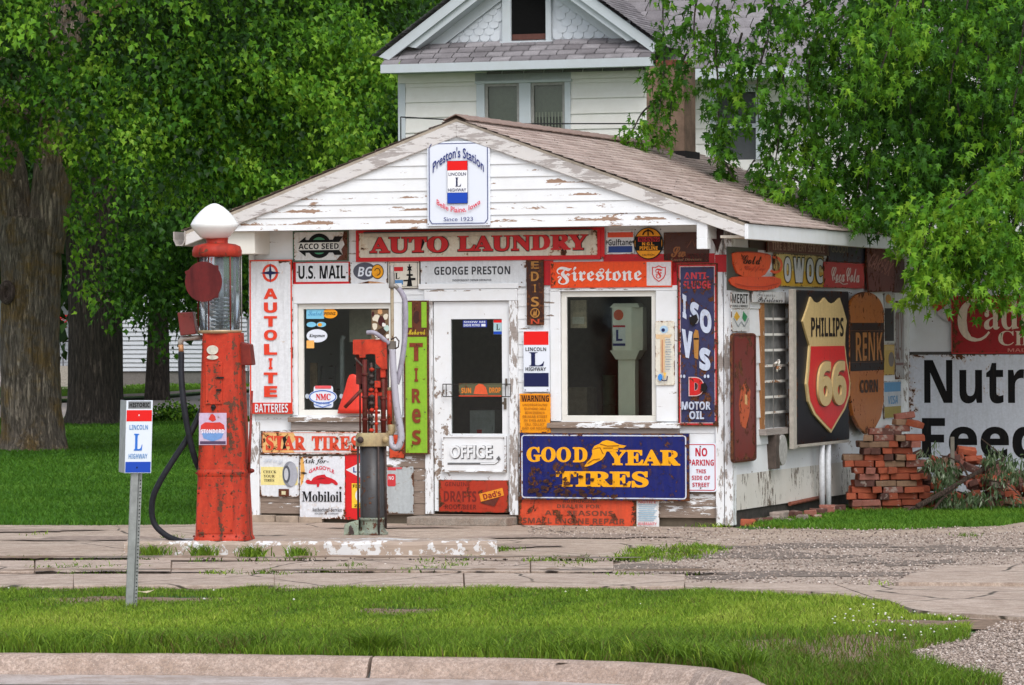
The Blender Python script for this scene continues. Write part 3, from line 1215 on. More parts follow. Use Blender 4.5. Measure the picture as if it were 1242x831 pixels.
# solid core behind the boards
xs = sorted({XL, 0.} | {h[0] for h in holes} | {h[2] for h in holes})
for xa, xb in zip(xs, xs[1:]):
    hh = [h for h in holes if h[0] < (xa + xb) / 2 < h[2]]
    if hh:
        if hh[0][1] > .1:
            b.box(xa, xb, .021, .12, .0, hh[0][1], INTW)
        b.box(xa, xb, .021, .12, hh[0][3], ZT, INTW)
    else:
        b.box(xa, xb, .021, .12, 0., ZT, INTW)
b.build('front_wall', ST)

# side wall facing the brick pile
HS = hole(924, 368, 955, 519, SIDE)
b = MB()
sidem = lambda z: PEELB if z < .52 else PEELS
lap_rows(b, 0.02, D, .16, .50, .34, 0, PEELB, [], axis='y', tilt=.03, top=.02)
ZS = ZA + XA * sl1 - .08
lap_rows(b, 0.02, D, .50, ZS, .26, 0, PEELS, [HS], axis='y', tilt=.02, top=.006)
b.box(-.12, -.021, .12, HS[0], 0, ZS, INTW)
b.box(-.12, -.021, HS[2], D, 0, ZS, INTW)
b.box(-.12, -.021, HS[0], HS[2], 0, HS[1], INTW)
b.box(-.12, -.021, HS[0], HS[2], HS[3], ZS, INTW)
b.build('side_wall', ST)
b = MB()
b.box(XL, XL + .12, .12, D, 0, ZT, PEEL)
b.box(XL, -.13, D - .12, D, 0, ZT, PEEL)
b.build('rear_wall', ST)
b = MB()
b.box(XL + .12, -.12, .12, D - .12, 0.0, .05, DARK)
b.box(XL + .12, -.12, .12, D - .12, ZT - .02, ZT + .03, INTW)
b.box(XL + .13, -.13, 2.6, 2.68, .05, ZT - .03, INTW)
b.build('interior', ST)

# corner posts
for p0, p1, m, zz in (((869, 460), (887, 460), PEELP, ZT), ((303, 560), (316, 560), PEELP, 1.0)):
    b = MB()
    u0, u1 = FRONT.hit(*p0)[0], FRONT.hit(*p1)[0]
    if u1 > -.1:
        u1 = .035
        b.box(u0, (u0 + u1) / 2 - .004, -.045, .0, .02, zz, m)
        b.box((u0 + u1) / 2 + .004, u1, -.04, .10, .02, zz, m)
    else:
        b.box(u0, u1, -.04, .03, .02, zz, m)
    b.build('corner_post', ST, bevel=.006)
b = MB()
u0 = FRONT.hit(304, 400)[0]
b.box(u0, FRONT.hit(310, 400)[0], -.03, .03, 1.0, ZT, TRIM)
b.build('corner_trim', ST)

# painted red band and other wall paint
b = MB()
for q in ((733, 308, 880, 330), (868, 306, 884, 331), (655, 316, 672, 346), (815, 318, 822, 346)):
    u0, z0, u1, z1 = hole(*q)
    b.box(u0, u1, -.026, -.016, z0, z1, REDP)
q = hole(869, 309, 885, 330)
b.box(q[0], .04, -.0475, -.0455, q[1], q[3], REDP)
b.build('painted_band', ST)

# foundation and doorstep
b = MB()
x = XL
while x < -.05:
    w = rnd.uniform(.16, .36)
    x2 = min(x + w, -.02)
    if x2 < FRONT.hit(424, 600)[0]:
        b.box(x + .004, x2 - .004, -.05 + rnd.uniform(-.01, .01), .02, .0, .075 + rnd.uniform(-.015, .0), STONE)
    x = x2
b.build('foundation', ST, bevel=.008)
b = MB()
u0, u1 = FRONT.hit(508, 630)[0], FRONT.hit(628, 630)[0]
b.box(u0, u1, -.34, .02, .0, .085, concrete_mat('step_concrete', (.27, .23, .19, 1), (.40, .34, .29, 1), 3., False))
b.build('doorstep', ST, bevel=.012)


def casing(b, H, l, r, t, bt, m, y0=-.035, y1=.02, hm=None):
    """boards round an opening, butted: sides run between head and sill"""
    x0, z0, x1, z1 = H
    b.box(x0 - l, x1 + r, y0 - .004, y1, z1, z1 + t, hm or m)
    b.box(x0 - l, x0, y0, y1, z0, z1 - .001, m)
    b.box(x1, x1 + r, y0, y1, z0, z1 - .001, m)
    if bt:
        b.box(x0 - l, x1 + r, y0 - .002, y1, z0 - bt, z0 - .001, m)


def sash(b, H, w, m, y0=.0, y1=.04):
    x0, z0, x1, z1 = H
    b.box(x0, x1, y0, y1, z1 - w, z1, m)
    b.box(x0, x1, y0, y1, z0, z0 + w, m)
    b.box(x0, x0 + w, y0, y1, z0 + w, z1 - w, m)
    b.box(x1 - w, x1, y0, y1, z0 + w, z1 - w, m)


S = 1 / 124.
for H, txt, l, r, t in ((HW1, 'wide', 8 * S, 12 * S, 24 * S), (HW2, 'tall', 13 * S, 28 * S, 6 * S)):
    b = MB()
    casing(b, H, l, r, t, 0, TRIM if txt == 'wide' else PEEL)
    w = b.build('window', ST, bevel=.004)
    b = MB()
    sash(b, H, .055, peel(.15, 7., white=(.74, .73, .68, 1)))
    b.build('frame', w, bevel=.004)
    b = MB()
    b.box(H[0] + .05, H[2] - .05, .018, .024, H[1] + .05, H[3] - .05, GLASS)
    b.build('pane', w)
    b = MB()
    b.hexa([(H[0] - l - .02, -.085, H[1] - .065), (H[2] + r + .02, -.085, H[1] - .065), (H[2] + r + .02, .02, H[1] - .065), (H[0] - l - .02, .02, H[1] - .065),
            (H[0] - l - .02, -.085, H[1] - .02), (H[2] + r + .02, -.085, H[1] - .02), (H[2] + r + .02, .02, H[1] - .002), (H[0] - l - .02, .02, H[1] - .002)], peel(.8, 9.))
    b.box(H[0] - l, H[2] + r, -.05, .01, H[1] - .15, H[1] - .066, GREYW)
    b.build('sill', w, bevel=.004)

# door: jamb, leaf, glass, handle
b = MB()
casing(b, HDR, 10 * S, 11 * S, 14 * S, 0, PEELP, hm=PEEL)
b.box(HDR[0] - .14, HDR[2] + .10, -.04, .01, HDR[3] + .118, HDR[3] + .17, TRIM)
fr_ = b.build('door_frame', ST, bevel=.004)
b = MB()
DG = hole(547, 387, 609, 526)
dx0, dx1, dz0, dz1 = HDR[0] + .006, HDR[2] - .006, HDR[1] + .03, HDR[3] - .006
DM = peel(.42, 17., stretch=(4., 4., 3.))
b.box(dx0, DG[0], .0, .045, dz0, dz1, DM)
b.box(DG[2], dx1, .0, .045, dz0, dz1, DM)
b.box(DG[0], DG[2], .0, .045, dz0, DG[1], DM)
b.box(DG[0], DG[2], .0, .045, DG[3], dz1, DM)
door = b.build('door', ST)
b = MB()
b.box(DG[0], DG[2], .02, .026, DG[1], DG[3], GLASS)
b.build('pane', door)
b = MB()
ms = plain('tarnished_steel', (.16, .13, .10, 1), .45, .7)
hz = FRONT.hit(613, 489)
b.box(hz[0] - .012, hz[0] + .012, -.012, .0, hz[1] - .06, hz[1] + .05, ms)
b.tube([(hz[0], -.012, hz[1]), (hz[0], -.04, hz[1]), (hz[0], -.055, hz[1])], [.008, .012, .016], ms, 10)
b.box(hz[0] + .006, hz[0] + .022, -.02, .0, hz[1] + .17, hz[1] + .24, ms)
b.build('handle', door)

# things seen behind the glass
tp = thing('display_pump', 'cream display pillar with an L badge behind the right window glass', 'display pillar', FRONT.world(FRONT.hit(760, 440, -.14)[0], -.14, .05), -PSI)
cream = plain('cream_enamel', (.80, .76, .62, 1), .4, var=.05)
k = 1 / 122.
b = MB()
zz = lambda py: FRONT.hit(760, py, -.14)[1] - .05
b.prism([(-.16, .03), (-.12, -.06), (.07, -.06), (.16, .02), (.16, .14), (-.16, .14)], lambda a, c, d: (a, c, d), zz(425), zz(373), cream, back=True)
b.hexa([(-.1, -.03, zz(436)), (.1, -.03, zz(436)), (.1, .12, zz(436)), (-.1, .12, zz(436)), (-.15, -.06, zz(425)), (.15, -.06, zz(425)), (.15, .14, zz(425)), (-.15, .14, zz(425))], cream)
b.hexa([(-.15, -.06, zz(373)), (.15, -.06, zz(373)), (.15, .14, zz(373)), (-.15, .14, zz(373)), (-.12, -.03, zz(368)), (.12, -.03, zz(368)), (.12, .12, zz(368)), (-.12, .12, zz(368))], cream)
b.build('cabinet', tp)
b = MB()
b.box(-.085, .085, -.0, .11, 0, zz(436), cream)
b.build('column', tp)
b = MB()
vf = lambda a, c, d: (a, -d - .061, c)
b.prism([(-.06 + .05 * math.cos(i * PI / 10), zz(382) + .052 * math.sin(i * PI / 10)) for i in range(20)], vf, 0, .002, plain('orange_badge', C(205, 80, 30), .5))
b.prism([(-.12, zz(420)), (.01, zz(420)), (.01, zz(394)), (-.12, zz(394))], vf, 0, .002, plain('badge_white', (.75, .75, .72, 1), .5))
b.prism([(-.118, zz(397)), (.008, zz(397)), (.008, zz(394.5)), (-.118, zz(394.5))], vf, .002, .004, REDP)
b.prism([(-.118, zz(419.5)), (.008, zz(419.5)), (.008, zz(416.5)), (-.118, zz(416.5))], vf, .002, .004, plain('badge_blue', C(25, 50, 110), .5))
b.prism([(-.085, zz(413.5)), (-.02, zz(413.5)), (-.02, zz(411)), (-.062, zz(411)), (-.062, zz(400)), (-.085, zz(400))], vf, .002, .004, plain('badge_blue', C(25, 50, 110), .5))
b.build('badge', tp)
c = FRONT.hit(428, 501.5, .035)
tb = thing('red_funnel', 'red flared sheet metal hood standing on the left window sill', 'hood', FRONT.world(c[0], .035, c[1]), -PSI)
b = MB()
b.lathe([(.165, 0), (.155, .05), (.12, .14), (.085, .24), (.06, .33), (.035, .38), (.0, .39)], (0, 0, 0), enamel(C(224, 58, 40), .1, 2.2), 20, sy=.24)
b.build('hood', tb)
c = FRONT.hit(440, 415, -.5)
b = MB()
b.box(-.14, .14, -.01, .02, 0, .36, plain('cream_board', (.52, .46, .36, 1), .7))
o = b.build('wall_board', loc=FRONT.world(c[0], -.5, c[1]), rz=-PSI)
props(o, 'plain cream board hanging in the dark room behind the left window', 'board')
c = FRONT.hit(404, 500, -.45)
tb = thing('stand_pipe', 'dim grey pipe stand with a hose loop in the dark room behind the left window', 'pipe stand', FRONT.world(c[0], -.45, .05), -PSI)
b = MB()
b.tube([(.1, 0, 0), (.1, 0, 1.75), (.12, 0, 1.8)], .025, plain('dull_grey', (.42, .43, .45, 1), .6))
b.box(-.14, .04, -.05, .05, 0, 1.25, plain('dark_grey', (.24, .24, .25, 1), .6))
b.build('stand', tb)
b = MB()
b.tube([(-.1, -.06, 1.5), (-.12, -.06, 1.25), (-.05, -.06, 1.08), (.03, -.06, 1.2), (.05, -.06, 1.5)], .012, plain('hose_rubber', (.02, .02, .022, 1), .5))
b.build('hose', tb)

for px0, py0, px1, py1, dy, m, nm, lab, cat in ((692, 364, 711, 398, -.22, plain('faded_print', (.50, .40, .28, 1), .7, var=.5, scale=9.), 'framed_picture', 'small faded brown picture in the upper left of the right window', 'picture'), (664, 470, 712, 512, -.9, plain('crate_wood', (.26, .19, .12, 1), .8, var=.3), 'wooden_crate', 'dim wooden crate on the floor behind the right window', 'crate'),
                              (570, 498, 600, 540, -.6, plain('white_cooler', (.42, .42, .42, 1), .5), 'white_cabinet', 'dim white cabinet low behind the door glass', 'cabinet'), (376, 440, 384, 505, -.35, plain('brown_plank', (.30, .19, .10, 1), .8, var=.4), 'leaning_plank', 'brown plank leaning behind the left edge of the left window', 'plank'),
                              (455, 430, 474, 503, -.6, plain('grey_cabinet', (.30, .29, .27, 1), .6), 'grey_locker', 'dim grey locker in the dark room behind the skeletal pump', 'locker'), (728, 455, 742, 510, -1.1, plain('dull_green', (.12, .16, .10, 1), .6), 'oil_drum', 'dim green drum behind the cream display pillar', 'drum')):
    c0_, c1_ = FRONT.hit(px0, py1, dy), FRONT.hit(px1, py0, dy)
    b = MB()
    w_, h_ = c1_[0] - c0_[0], c1_[1] - c0_[1]
    if nm == 'oil_drum':
        b.lathe([(w_ / 2, 0), (w_ / 2, h_ * .32), (w_ / 2 + .012, h_ * .34), (w_ / 2, h_ * .36), (w_ / 2, h_ * .98), (w_ / 2 + .012, h_), (0, h_)], (w_ / 2, .1, 0), m, 20)
    else:
        b.box(0, w_, 0, .03 if nm in ('framed_picture', 'leaning_plank') else .3, 0, h_, m)
        if nm == 'framed_picture':
            b.box(.02, w_ - .02, -.004, -.001, .04, h_ * .4, plain('pale_print', (.62, .58, .48, 1), .7))
        if nm in ('white_cabinet', 'grey_locker'):
            b.box(.02, w_ - .02, -.012, -.001, .02, h_ * .55, m)
            b.box(w_ * .3, w_ * .5, -.014, -.0125, h_ * .3, h_ * .45, REDP)
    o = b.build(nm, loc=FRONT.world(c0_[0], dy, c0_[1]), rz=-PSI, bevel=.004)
    props(o, lab, cat)

# ---- gable overhanging the front
b = MB()
sl0, sl1 = (ZA - ZE0) / (XA - XE0), (ZA - ZE1) / (XE1 - XA)
yg = -G
n = 9
z = ZGB
hb = .122
i = 0
while z < ZA - .16:
    z2 = min(z + hb, ZA - .10)
    t0, t1 = .016, .004

    def xr(zz_):
        return XA - (ZA - .07 - zz_) / sl0, XA + (ZA - .07 - zz_) / sl1
    a0, a1 = xr(z)
    c0, c1 = xr(z2)
    a0, a1 = max(a0, XE0 + .15), min(a1, XE1 - .1)
    c0, c1 = max(c0, XE0 + .15), min(c1, XE1 - .1)
    b.hexa([(a0, yg - t0, z), (a1, yg - t0, z), (a1, yg + .03, z), (a0, yg + .03, z), (c0, yg - t1, z2), (c1, yg - t1, z2), (c1, yg + .03, z2), (c0, yg + .03, z2)], GABLE)
    z = z2
    i += 1
b.build('gable', ST)
b = MB()
b.box(XE0 + .15, XE1 - .1, yg + .031, yg + .05, ZGB + .0, ZGB + .06, SOFF)
b.box(XL - .1, .1, yg + .051, -.03, ZGB + .02, ZGB + .05, SOFF)
b.build('soffit', ST)

# rake boards
b = MB()
for xe, ze, sgn in ((XE0, ZE0, -1), (XE1, ZE1, 1)):
    L = Vector((xe - XA, ze - ZA))
    d = L.normalized()
    nrm = Vector((-d.y, d.x)) if sgn > 0 else Vector((d.y, -d.x))
    wdt = .135
    q = [Vector((XA, ZA)), Vector((xe, ze)), Vector((xe, ze - wdt * .8)), Vector((XA, ZA - wdt / abs(d.x)))]
    f = lambda a, c, dd: (a, -dd, c)
    q2 = [(p.x, p.y) for p in q]
    b.prism(q2, f, G - .0, G + .045, RAKE, back=True)
b.build('rake_board', ST, bevel=.006)

# roof: courses of shingles, each lapping the next
RV, RT, RA = [], [], []


def courses(x0, z0, x1, z1, ya, yb, n, tab, th=.0075, over=1.25):
    """from the ridge (x0,z0) down to the eave (x1,z1)"""
    V, T, A = [], [], []
    d = Vector((x1 - x0, 0, z1 - z0))
    nr = Vector((0, 1, 0)).cross(d).normalized()
    if nr.z < 0:
        nr = -nr
    for i in range(n):
        y = ya - rnd.uniform(0, tab)
        while y < yb:
            y2 = y + tab * rnd.uniform(.9, 1.1)
            a, c = max(y, ya), min(y2 - .006, yb)
            if c > a + .01:
                t0, t1 = i / n, min(1.0 + .35 / n, (i + 1) / n + rnd.uniform(-.03, .03) / n)
                p0 = Vector((x0, 0, z0)) + d * t0
                p1 = Vector((x0, 0, z0)) + d * t1
                lift0, lift1 = nr * .002, nr * (th * 1.6 + rnd.uniform(0, .003))
                o = len(V)
                for p, lf, y_ in ((p0, lift0, a), (p0, lift0, c), (p1, lift1, c), (p1, lift1, a)):
                    V.append((p.x + lf.x, y_, p.z + lf.z))
                for p, lf, y_ in ((p1, nr * 0.0, c), (p1, nr * 0.0, a)):
                    V.append((p.x, y_, p.z))
                k = rnd.random()
                A.extend([k] * 6)
                T.extend([(o, o + 1, o + 2, o + 3), (o + 3, o + 2, o + 4, o + 5)])
            y = y2
    return V, T, A


def roof_obj(parent, specs, m, name='roof'):
    V, T, A = [], [], []
    for s_ in specs:
        v, t, a = courses(*s_)
        T.extend([tuple(k + len(V) for k in f) for f in t])
        V.extend(v)
        A.extend(a)
    return np_mesh(name, np.array(V), np.array(T), [m], np.array(A), parent=parent)


YB = D + .25
roof = roof_obj(ST, [(XA, ZA + .03, XE1 + .03, ZE1 + .035, -G - .07, YB, 27, .34), (XA, ZA + .03, XE0 - .03, ZE0 + .035, -G - .07, YB, 21, .34)], SHING)
b = MB()
for xe, ze in ((XE0, ZE0), (XE1, ZE1)):
    b.hexa([(XA, -G + .001, ZA - .05), (xe, -G + .001, ze - .03), (xe, YB, ze - .03), (XA, YB, ZA - .05), (XA, -G - .05, ZA + .026), (xe, -G - .05, ze + .03), (xe, YB, ze + .03), (XA, YB, ZA + .026)], SOFF)
b.build('roof_deck', ST)
b = MB()
for i in range(24):
    y = -G - .06 + i * .31
    w = .13
    k = .02 + .006 * (i % 2)
    b.hexa([(XA - w, y, ZA - w * sl0 + .055), (XA, y, ZA + .062 + k * .2), (XA, y + .33, ZA + .066 + k * .2), (XA - w, y + .33, ZA - w * sl0 + .06),
            (XA - w, y, ZA - w * sl0 + .065), (XA, y, ZA + .074), (XA, y + .33, ZA + .080), (XA - w, y + .33, ZA - w * sl0 + .07)], plain('ridge_shingle', (.26, .18, .15, 1), .9, var=.3))
    b.hexa([(XA, y, ZA + .062 + k * .2), (XA + w, y, ZA - w * sl1 + .055), (XA + w, y + .33, ZA - w * sl1 + .06), (XA, y + .33, ZA + .066 + k * .2),
            (XA, y, ZA + .074), (XA + w, y, ZA - w * sl1 + .065), (XA + w, y + .33, ZA - w * sl1 + .07), (XA, y + .33, ZA + .080)], plain('ridge_shingle', (.26, .18, .15, 1), .9, var=.3))
b.build('ridge_cap', ST)
# eave fascia on the right and the grey gutter end on the left
b = MB()
b.box(XE1 - .025, XE1 + .012, -G - .05, YB, ZE1 - .115, ZE1 + .028, TRIM)
b.build('fascia', ST, bevel=.004)
b = MB()
b.box(.045, XE1 - .026, -G + .01, YB, ZE1 - .10, ZE1 - .075, SOFF)
b.build('eave_soffit', ST)
b = MB()
gm = plain('weathered_gutter', (.40, .36, .33, 1), .6, .2)
prof = [(-.02, .04), (-.02, -.06), (-.05, -.11), (-.12, -.11), (-.15, -.05), (-.15, .03), (-.138, .03), (-.138, -.045), (-.115, -.098), (-.055, -.098), (-.032, -.055), (-.032, .04)]
b.prism(prof, lambda a, c, d: (XE0 + a + .03, d, ZE0 + c), -G - .06, YB, gm, back=True)
b.build('gutter', ST)

# outriggers carrying the overhang
b = MB()
q = hole(845, 262, 858, 302, FRONT, G + .02)
b.box(q[0], q[2], -G - .022, -.03, q[1] + .1, ZGB + .12, TRIM)
b.box(q[0], q[2], -G - .024, -G + .10, q[1], q[1] + .1, TRIM)
b.build('bracket', ST, bevel=.004)
b = MB()
q = hole(285, 277, 314, 308, FRONT, G - .05)
b.box(q[0] - .12, q[2] - .05, -G + .06, .02, q[1], ZGB + .05, peel(.05, 21., white=(.74, .72, .66, 1)))
b.build('boxed_return', ST, bevel=.004)

# side window with bars
b = MB()
RUSTF = peel(1.0, 23., white=(.62, .60, .56, 1), wood=((.18, .07, .02, 1), (.36, .16, .05, 1)), stretch=(9., 9., 3.))
y0, z0, y1, z1 = HS
wpx = .05
b.box(-.02, .03, y0 - .12, y0, z0, z1, RUSTF)
b.box(-.02, .03, y1, y1 + .14, z0, z1, RUSTF)
b.box(-.02, .034, y0 - .12, y1 + .14, z1, z1 + .07, PEELS)
b.box(-.02, .09, y0 - .16, y1 + .18, z0 - .06, z0 - .001, GREYW)
w = b.build('window', ST)
w['label'] = 'narrow side window with rusty frame and bars'
b = MB()
b.box(-.03, -.024, y0, y1, z0, z1, plain('dusty_glass', (.20, .20, .195, 1), .25, var=.3, scale=6.))
b.build('pane', w)
b = MB()
wm = plain('curtain_grey', (.40, .40, .38, 1), .9)
b.box(-.06, -.05, y0, y1, z0, z1, wm)
b.build('curtain', w)
b = MB()
bm_ = peel(.5, 25., white=(.72, .70, .66, 1), wood=((.2, .08, .03, 1), (.35, .16, .06, 1)))
for i in range(1, 8):
    zb_ = z0 + (z1 - z0) * i / 8
    b.box(.0, .012, y0, y1, zb_ - .012, zb_ + .012, bm_)
for i in (1,):
    yb_ = y0 + (y1 - y0) * i / 2.6
    b.box(.0125, .02, yb_ - .004, yb_ + .004, z0, z1, plain('thin_bar', (.16, .15, .14, 1), .6))
zc, yc = z0 + (z1 - z0) * .5, (y0 + y1) / 2
for i in range(4):
    a = PI / 4 + i * PI / 2
    b.tube([(.03, yc, zc), (.035, yc + .06 * math.cos(a), zc + .05 * math.sin(a)), (.03, yc + .11 * math.cos(a + .5), zc + .06 * math.sin(a + .5))], .012, bm_, 6)
b.build('bars', w)

# corner trim where the lean-to meets the side wall
b = MB()
b.box(.0, .06, D - .10, D - .001, 0, ZT + .2, PEELP)
b.build('corner_post', ST)
# tarred skirt and rotten bottom board
b = MB()
b.box(-.02, .015, .12, D, .0, .165, plain('rotten_sill', (.035, .03, .025, 1), .95, var=.5, bump=.4))
b.build('sill_beam', ST)

# chimney on the rear of the roof
t0 = at(816, 180, ORG.y + 5.6)
lc = FRONT.R.transposed() @ (t0 - ORG)
stm = plain('tan_stucco', (.25, .165, .115, 1), .9, var=.5, scale=3.5, bump=.4)
brk = plain('chimney_brick', (.22, .07, .045, 1), .9, var=.4, scale=20.)
xk = [FRONT.hit(p, 150, -5.6)[0] for p in (784, 830)]
zk = [FRONT.hit(815, p, -5.6)[1] for p in (190, 80, 72)]
b = MB()
b.box(xk[0], xk[1], 5.6, 6.03, zk[0] - .5, zk[1], stm)
b.box(xk[0] + .10, xk[0] + .36, 5.63, 6.0, zk[1], zk[2], brk)
ch = b.build('chimney', ST, bevel=.01)
b = MB()
b.box(xk[0] - .03, xk[1] + .03, 5.55, 6.08, zk[0] - .5, zk[0] + .06, plain('roof_tar', (.03, .028, .028, 1), .8, bump=.4))
b.build('flashing', ch)

# lean-to wall at the back right, facing the road
LT = thing('lean_to', 'white lean-to wall set back at the right of the station', 'lean-to', LEAN.o, -PSI)
b = MB()
b.box(.001, 5.2, .0, .12, 0, ZT - .12, peel(.12, 31., white=(.70, .72, .76, 1)))
b.build('wall', LT)
b = MB()
b.box(.02, 5.3, -.35, .5, ZT - .12, ZT - .06, SHING)
b.build('roof', LT)
b = MB()
for px_ in (1098.5, 1101):
    pass
u0 = LEAN.hit(1101, 429)
b.box(.03, 5.2, -.02, .0, u0[1] - .02, u0[1] + .02, plain('dark_batten', (.06, .055, .05, 1), .8))
b.build('batten', LT)

# thin cable across the house front
p0, p1 = FRONT.world(XA - 1.2, -7.05, FRONT.hit(486, 142, -7.05)[1]), FRONT.world(FRONT.hit(780, 150, -7.05)[0], -7.05, FRONT.hit(780, 150, -7.05)[1])
p0 = FRONT.world(FRONT.hit(486, 142, -7.05)[0], -7.05, FRONT.hit(486, 142, -7.05)[1])
b = MB()
b.tube([p0, (p0 + p1) / 2 - Vector((0, 0, .04)), p1], .008, plain('cable_black', (.03, .03, .03, 1), .6), 5)
b.tube([p0, p0 - Vector((0, 0, 1.0))], .008, plain('cable_black', (.03, .03, .03, 1), .6), 5)
props(b.build('cable'), 'thin dark cable strung behind the station roof', 'cable')
# ================================================================ HOUSE BEHIND
HS_ = thing('house', 'big old white house with grey shingle roofs behind the station', 'house', HOUSE.o, -PSI)
hm = peel(.06, 41., white=(.74, .725, .69, 1), name='house_paint')
ht = peel(.05, 43., white=(.52, .565, .60, 1), name='house_trim_paint')


def hh(px, py, off=0.):
    return HOUSE.hit(px, py, off)


hx0, hx1 = hh(486, 120)[0], hh(790, 120)[0]
zE = hh(640, 84)[1]
W1 = (hh(579, 130)[0], hh(640, 172)[1], hh(693, 130)[0], hh(640, 92)[1])
W2 = (hh(870, 150, -.6)[0], hh(890, 194, -.6)[1], hh(918, 150, -.6)[0], hh(890, 112, -.6)[1])
b = MB()
lap_rows(b, hx0, hx1, 0, zE, .215, 0, hm, [W1], tilt=.022, top=.004)
b.box(hx0, W1[0], .03, .2, 0, zE, hm)
b.box(W1[2], hx1, .03, .2, 0, zE, hm)
b.box(W1[0], W1[2], .03, .2, 0, W1[1], hm)
b.box(W1[0], W1[2], .03, .2, W1[3], zE, hm)
b.box(hx0, hx0 + .2, .2, 9, 0, zE, hm)
b.box(hx0 - .03, hx0 + .08, -.03, .1, 0, zE, ht)
b.build('wall', HS_)
hx2 = hh(1120, 150, -.6)[0]
b = MB()
lap_rows(b, hx1, hx2, 0, zE, .215, .6, hm, [W2], tilt=.022, top=.004)
b.box(hx1, W2[0], .63, .8, 0, zE, hm)
b.box(W2[2], hx2, .63, .8, 0, zE, hm)
b.box(W2[0], W2[2], .63, .8, 0, W2[1], hm)
b.box(W2[0], W2[2], .63, .8, W2[3], zE, hm)
b.box(hx1 - .2, hx1 - .001, .2, .8, 0, zE, hm)
b.box(hx2 - .2, hx2, .8, 9, 0, zE, hm)
b.box(hx0, hx2, 8.8, 9, 0, zE, hm)
b.build('wall', HS_)
b = MB()
b.box(hx0 + .2, hx2 - .2, 1.8, 1.9, 0, zE, DARK)
b.build('interior', HS_)
# double window
shade = plain('window_shade', (.30, .29, .24, 1), .9, var=.1)
scrn = plain('dark_screen', (.07, .075, .08, 1), .8, var=.1)
b = MB()
x0, z0, x1, z1 = W1
k = (x1 - x0) / 114.
b.box(x0 - .02, x1 + .02, -.05, .03, z1 - .10, z1 + .06, ht)
b.box(x0, x0 + 10 * k, -.045, .03, z0, z1 - .101, ht)
b.box(x1 - 7 * k, x1, -.045, .03, z0, z1 - .101, ht)
b.box(x0 + 52 * k, x0 + 66 * k, -.045, .03, z0, z1 - .101, ht)
w = b.build('window', HS_, bevel=.006)
for a, c in ((10, 52), (66, 107)):
    H = (x0 + a * k, z0, x0 + c * k, z1 - .101)
    b = MB()
    sash(b, H, .04, plain('sash_grey', (.30, .29, .27, 1), .7), -.02, .03)
    b.build('frame', w)
    b = MB()
    b.box(H[0] + .035, H[2] - .035, .0, .006, H[1], H[3] - .035, GLASS)
    b.build('pane', w)
    b = MB()
    b.box(H[0] + .03, H[2] - .03, .06, .07, H[1] + (H[3] - H[1]) * (.42 if a > 20 else 0.), H[3], shade)
    if a > 20:
        for i in range(9):
            xx = H[0] + .04 + i * (H[2] - H[0] - .08) / 9
            b.box(xx, xx + .022, .05, .058, H[1], H[1] + (H[3] - H[1]) * .5, plain('lace', (.62, .58, .46, 1), .9))
    b.build('curtain', w)
b = MB()
x0, z0, x1, z1 = W2
b.box(x0 - .09, x1 + .09, .54, .62, z1, z1 + .1, ht)
b.box(x0 - .09, x0, .545, .62, z0, z1 - .001, ht)
b.box(x1, x1 + .09, .545, .62, z0, z1 - .001, ht)
b.box(x0, x1, .58, .62, (z0 + z1) / 2 - .03, (z0 + z1) / 2 + .03, ht)
w = b.build('window', HS_)
b = MB()
b.box(x0, x1, .63, .64, z0, z1, scrn)
b.build('pane', w)

# front gable with fish-scale shingles over a pent roof
gz0 = hh(640, 51)[1]
ax, az = hh(633, -66, .33)
gl, gr_ = hh(464, 66, .33), hh(801, 56, .33)
fs = MB()
fsm = peel(.10, 45., white=(.60, .64, .69, 1), name='fish_scale_paint')
fx0, fx1 = hh(503, 56)[0], hh(779, 56)[0]
fa = hh(636, -40)
GW = (hh(612, 20)[0], hh(640, 50)[1], hh(668, 20)[0], hh(640, -8)[1])
fs.prism([(fx0, gz0), (fx1, gz0), (fa[0], fa[1])], lambda a, c, d: (a, .05 - d, c), 0, .03, fsm, back=True)
rw, rh = .155, .092
r = 0
z = gz0 + .02
while z < gz0 + 1.5:
    t = (z - gz0) / (fa[1] - gz0)
    xa, xb = fx0 + (fa[0] - fx0) * t + .02, fx1 + (fa[0] - fx1) * t - .12
    x = xa + (r % 2) * rw / 2
    while x < xb:
        if not (GW[0] - .16 < x < GW[2] + .01 and z < GW[3]):
            pts = [(x + rw * .04, z + rh * 1.6), (x + rw * .04, z + rh * .55)] + [(x + rw / 2 - rw * .46 * math.cos(i * PI / 6), z + rh * .55 - rh * .55 * math.sin(i * PI / 6)) for i in range(1, 6)] + [(x + rw * .96, z + rh * .55), (x + rw * .96, z + rh * 1.6)]
            n = len(pts)
            vs = [(p[0], .02 - .006 - .014 * (1 - (p[1] - z) / (rh * 1.6)), p[1]) for p in pts] + [(p[0], .02, p[1]) for p in pts]
            fs.add(vs, [tuple(range(n))] + [(i, (i + 1) % n, n + (i + 1) % n, n + i) for i in range(n)], fsm)
        x += rw
    z += rh
    r += 1
fs.build('gable', HS_)
# attic window
b = MB()
x0, z0, x1, z1 = GW
b.box(x0 - .02, x1 + .02, -.06, .0, z1, z1 + .1, ht)
b.box(x0 - .02, x0 + .11, -.055, .0, z0, z1 - .001, ht)
b.box(x1 - .06, x1 + .02, -.055, .0, z0, z1 - .001, ht)
b.box(x0 - .05, x1 + .05, -.08, .0, z0 - .06, z0 - .001, ht)
w = b.build('window', HS_, bevel=.005)
b = MB()
b.box(x0 + .11, x1 - .06, -.012, -.006, z0 + .02, z1, plain('attic_dark', (.006, .006, .006, 1), 1., bump=0.))
b.box(x0 + .12, x1 - .07, -.014, -.0125, z0 + .02, z0 + .10, plain('attic_box', (.10, .035, .025, 1), .8))
b.build('pane', w)
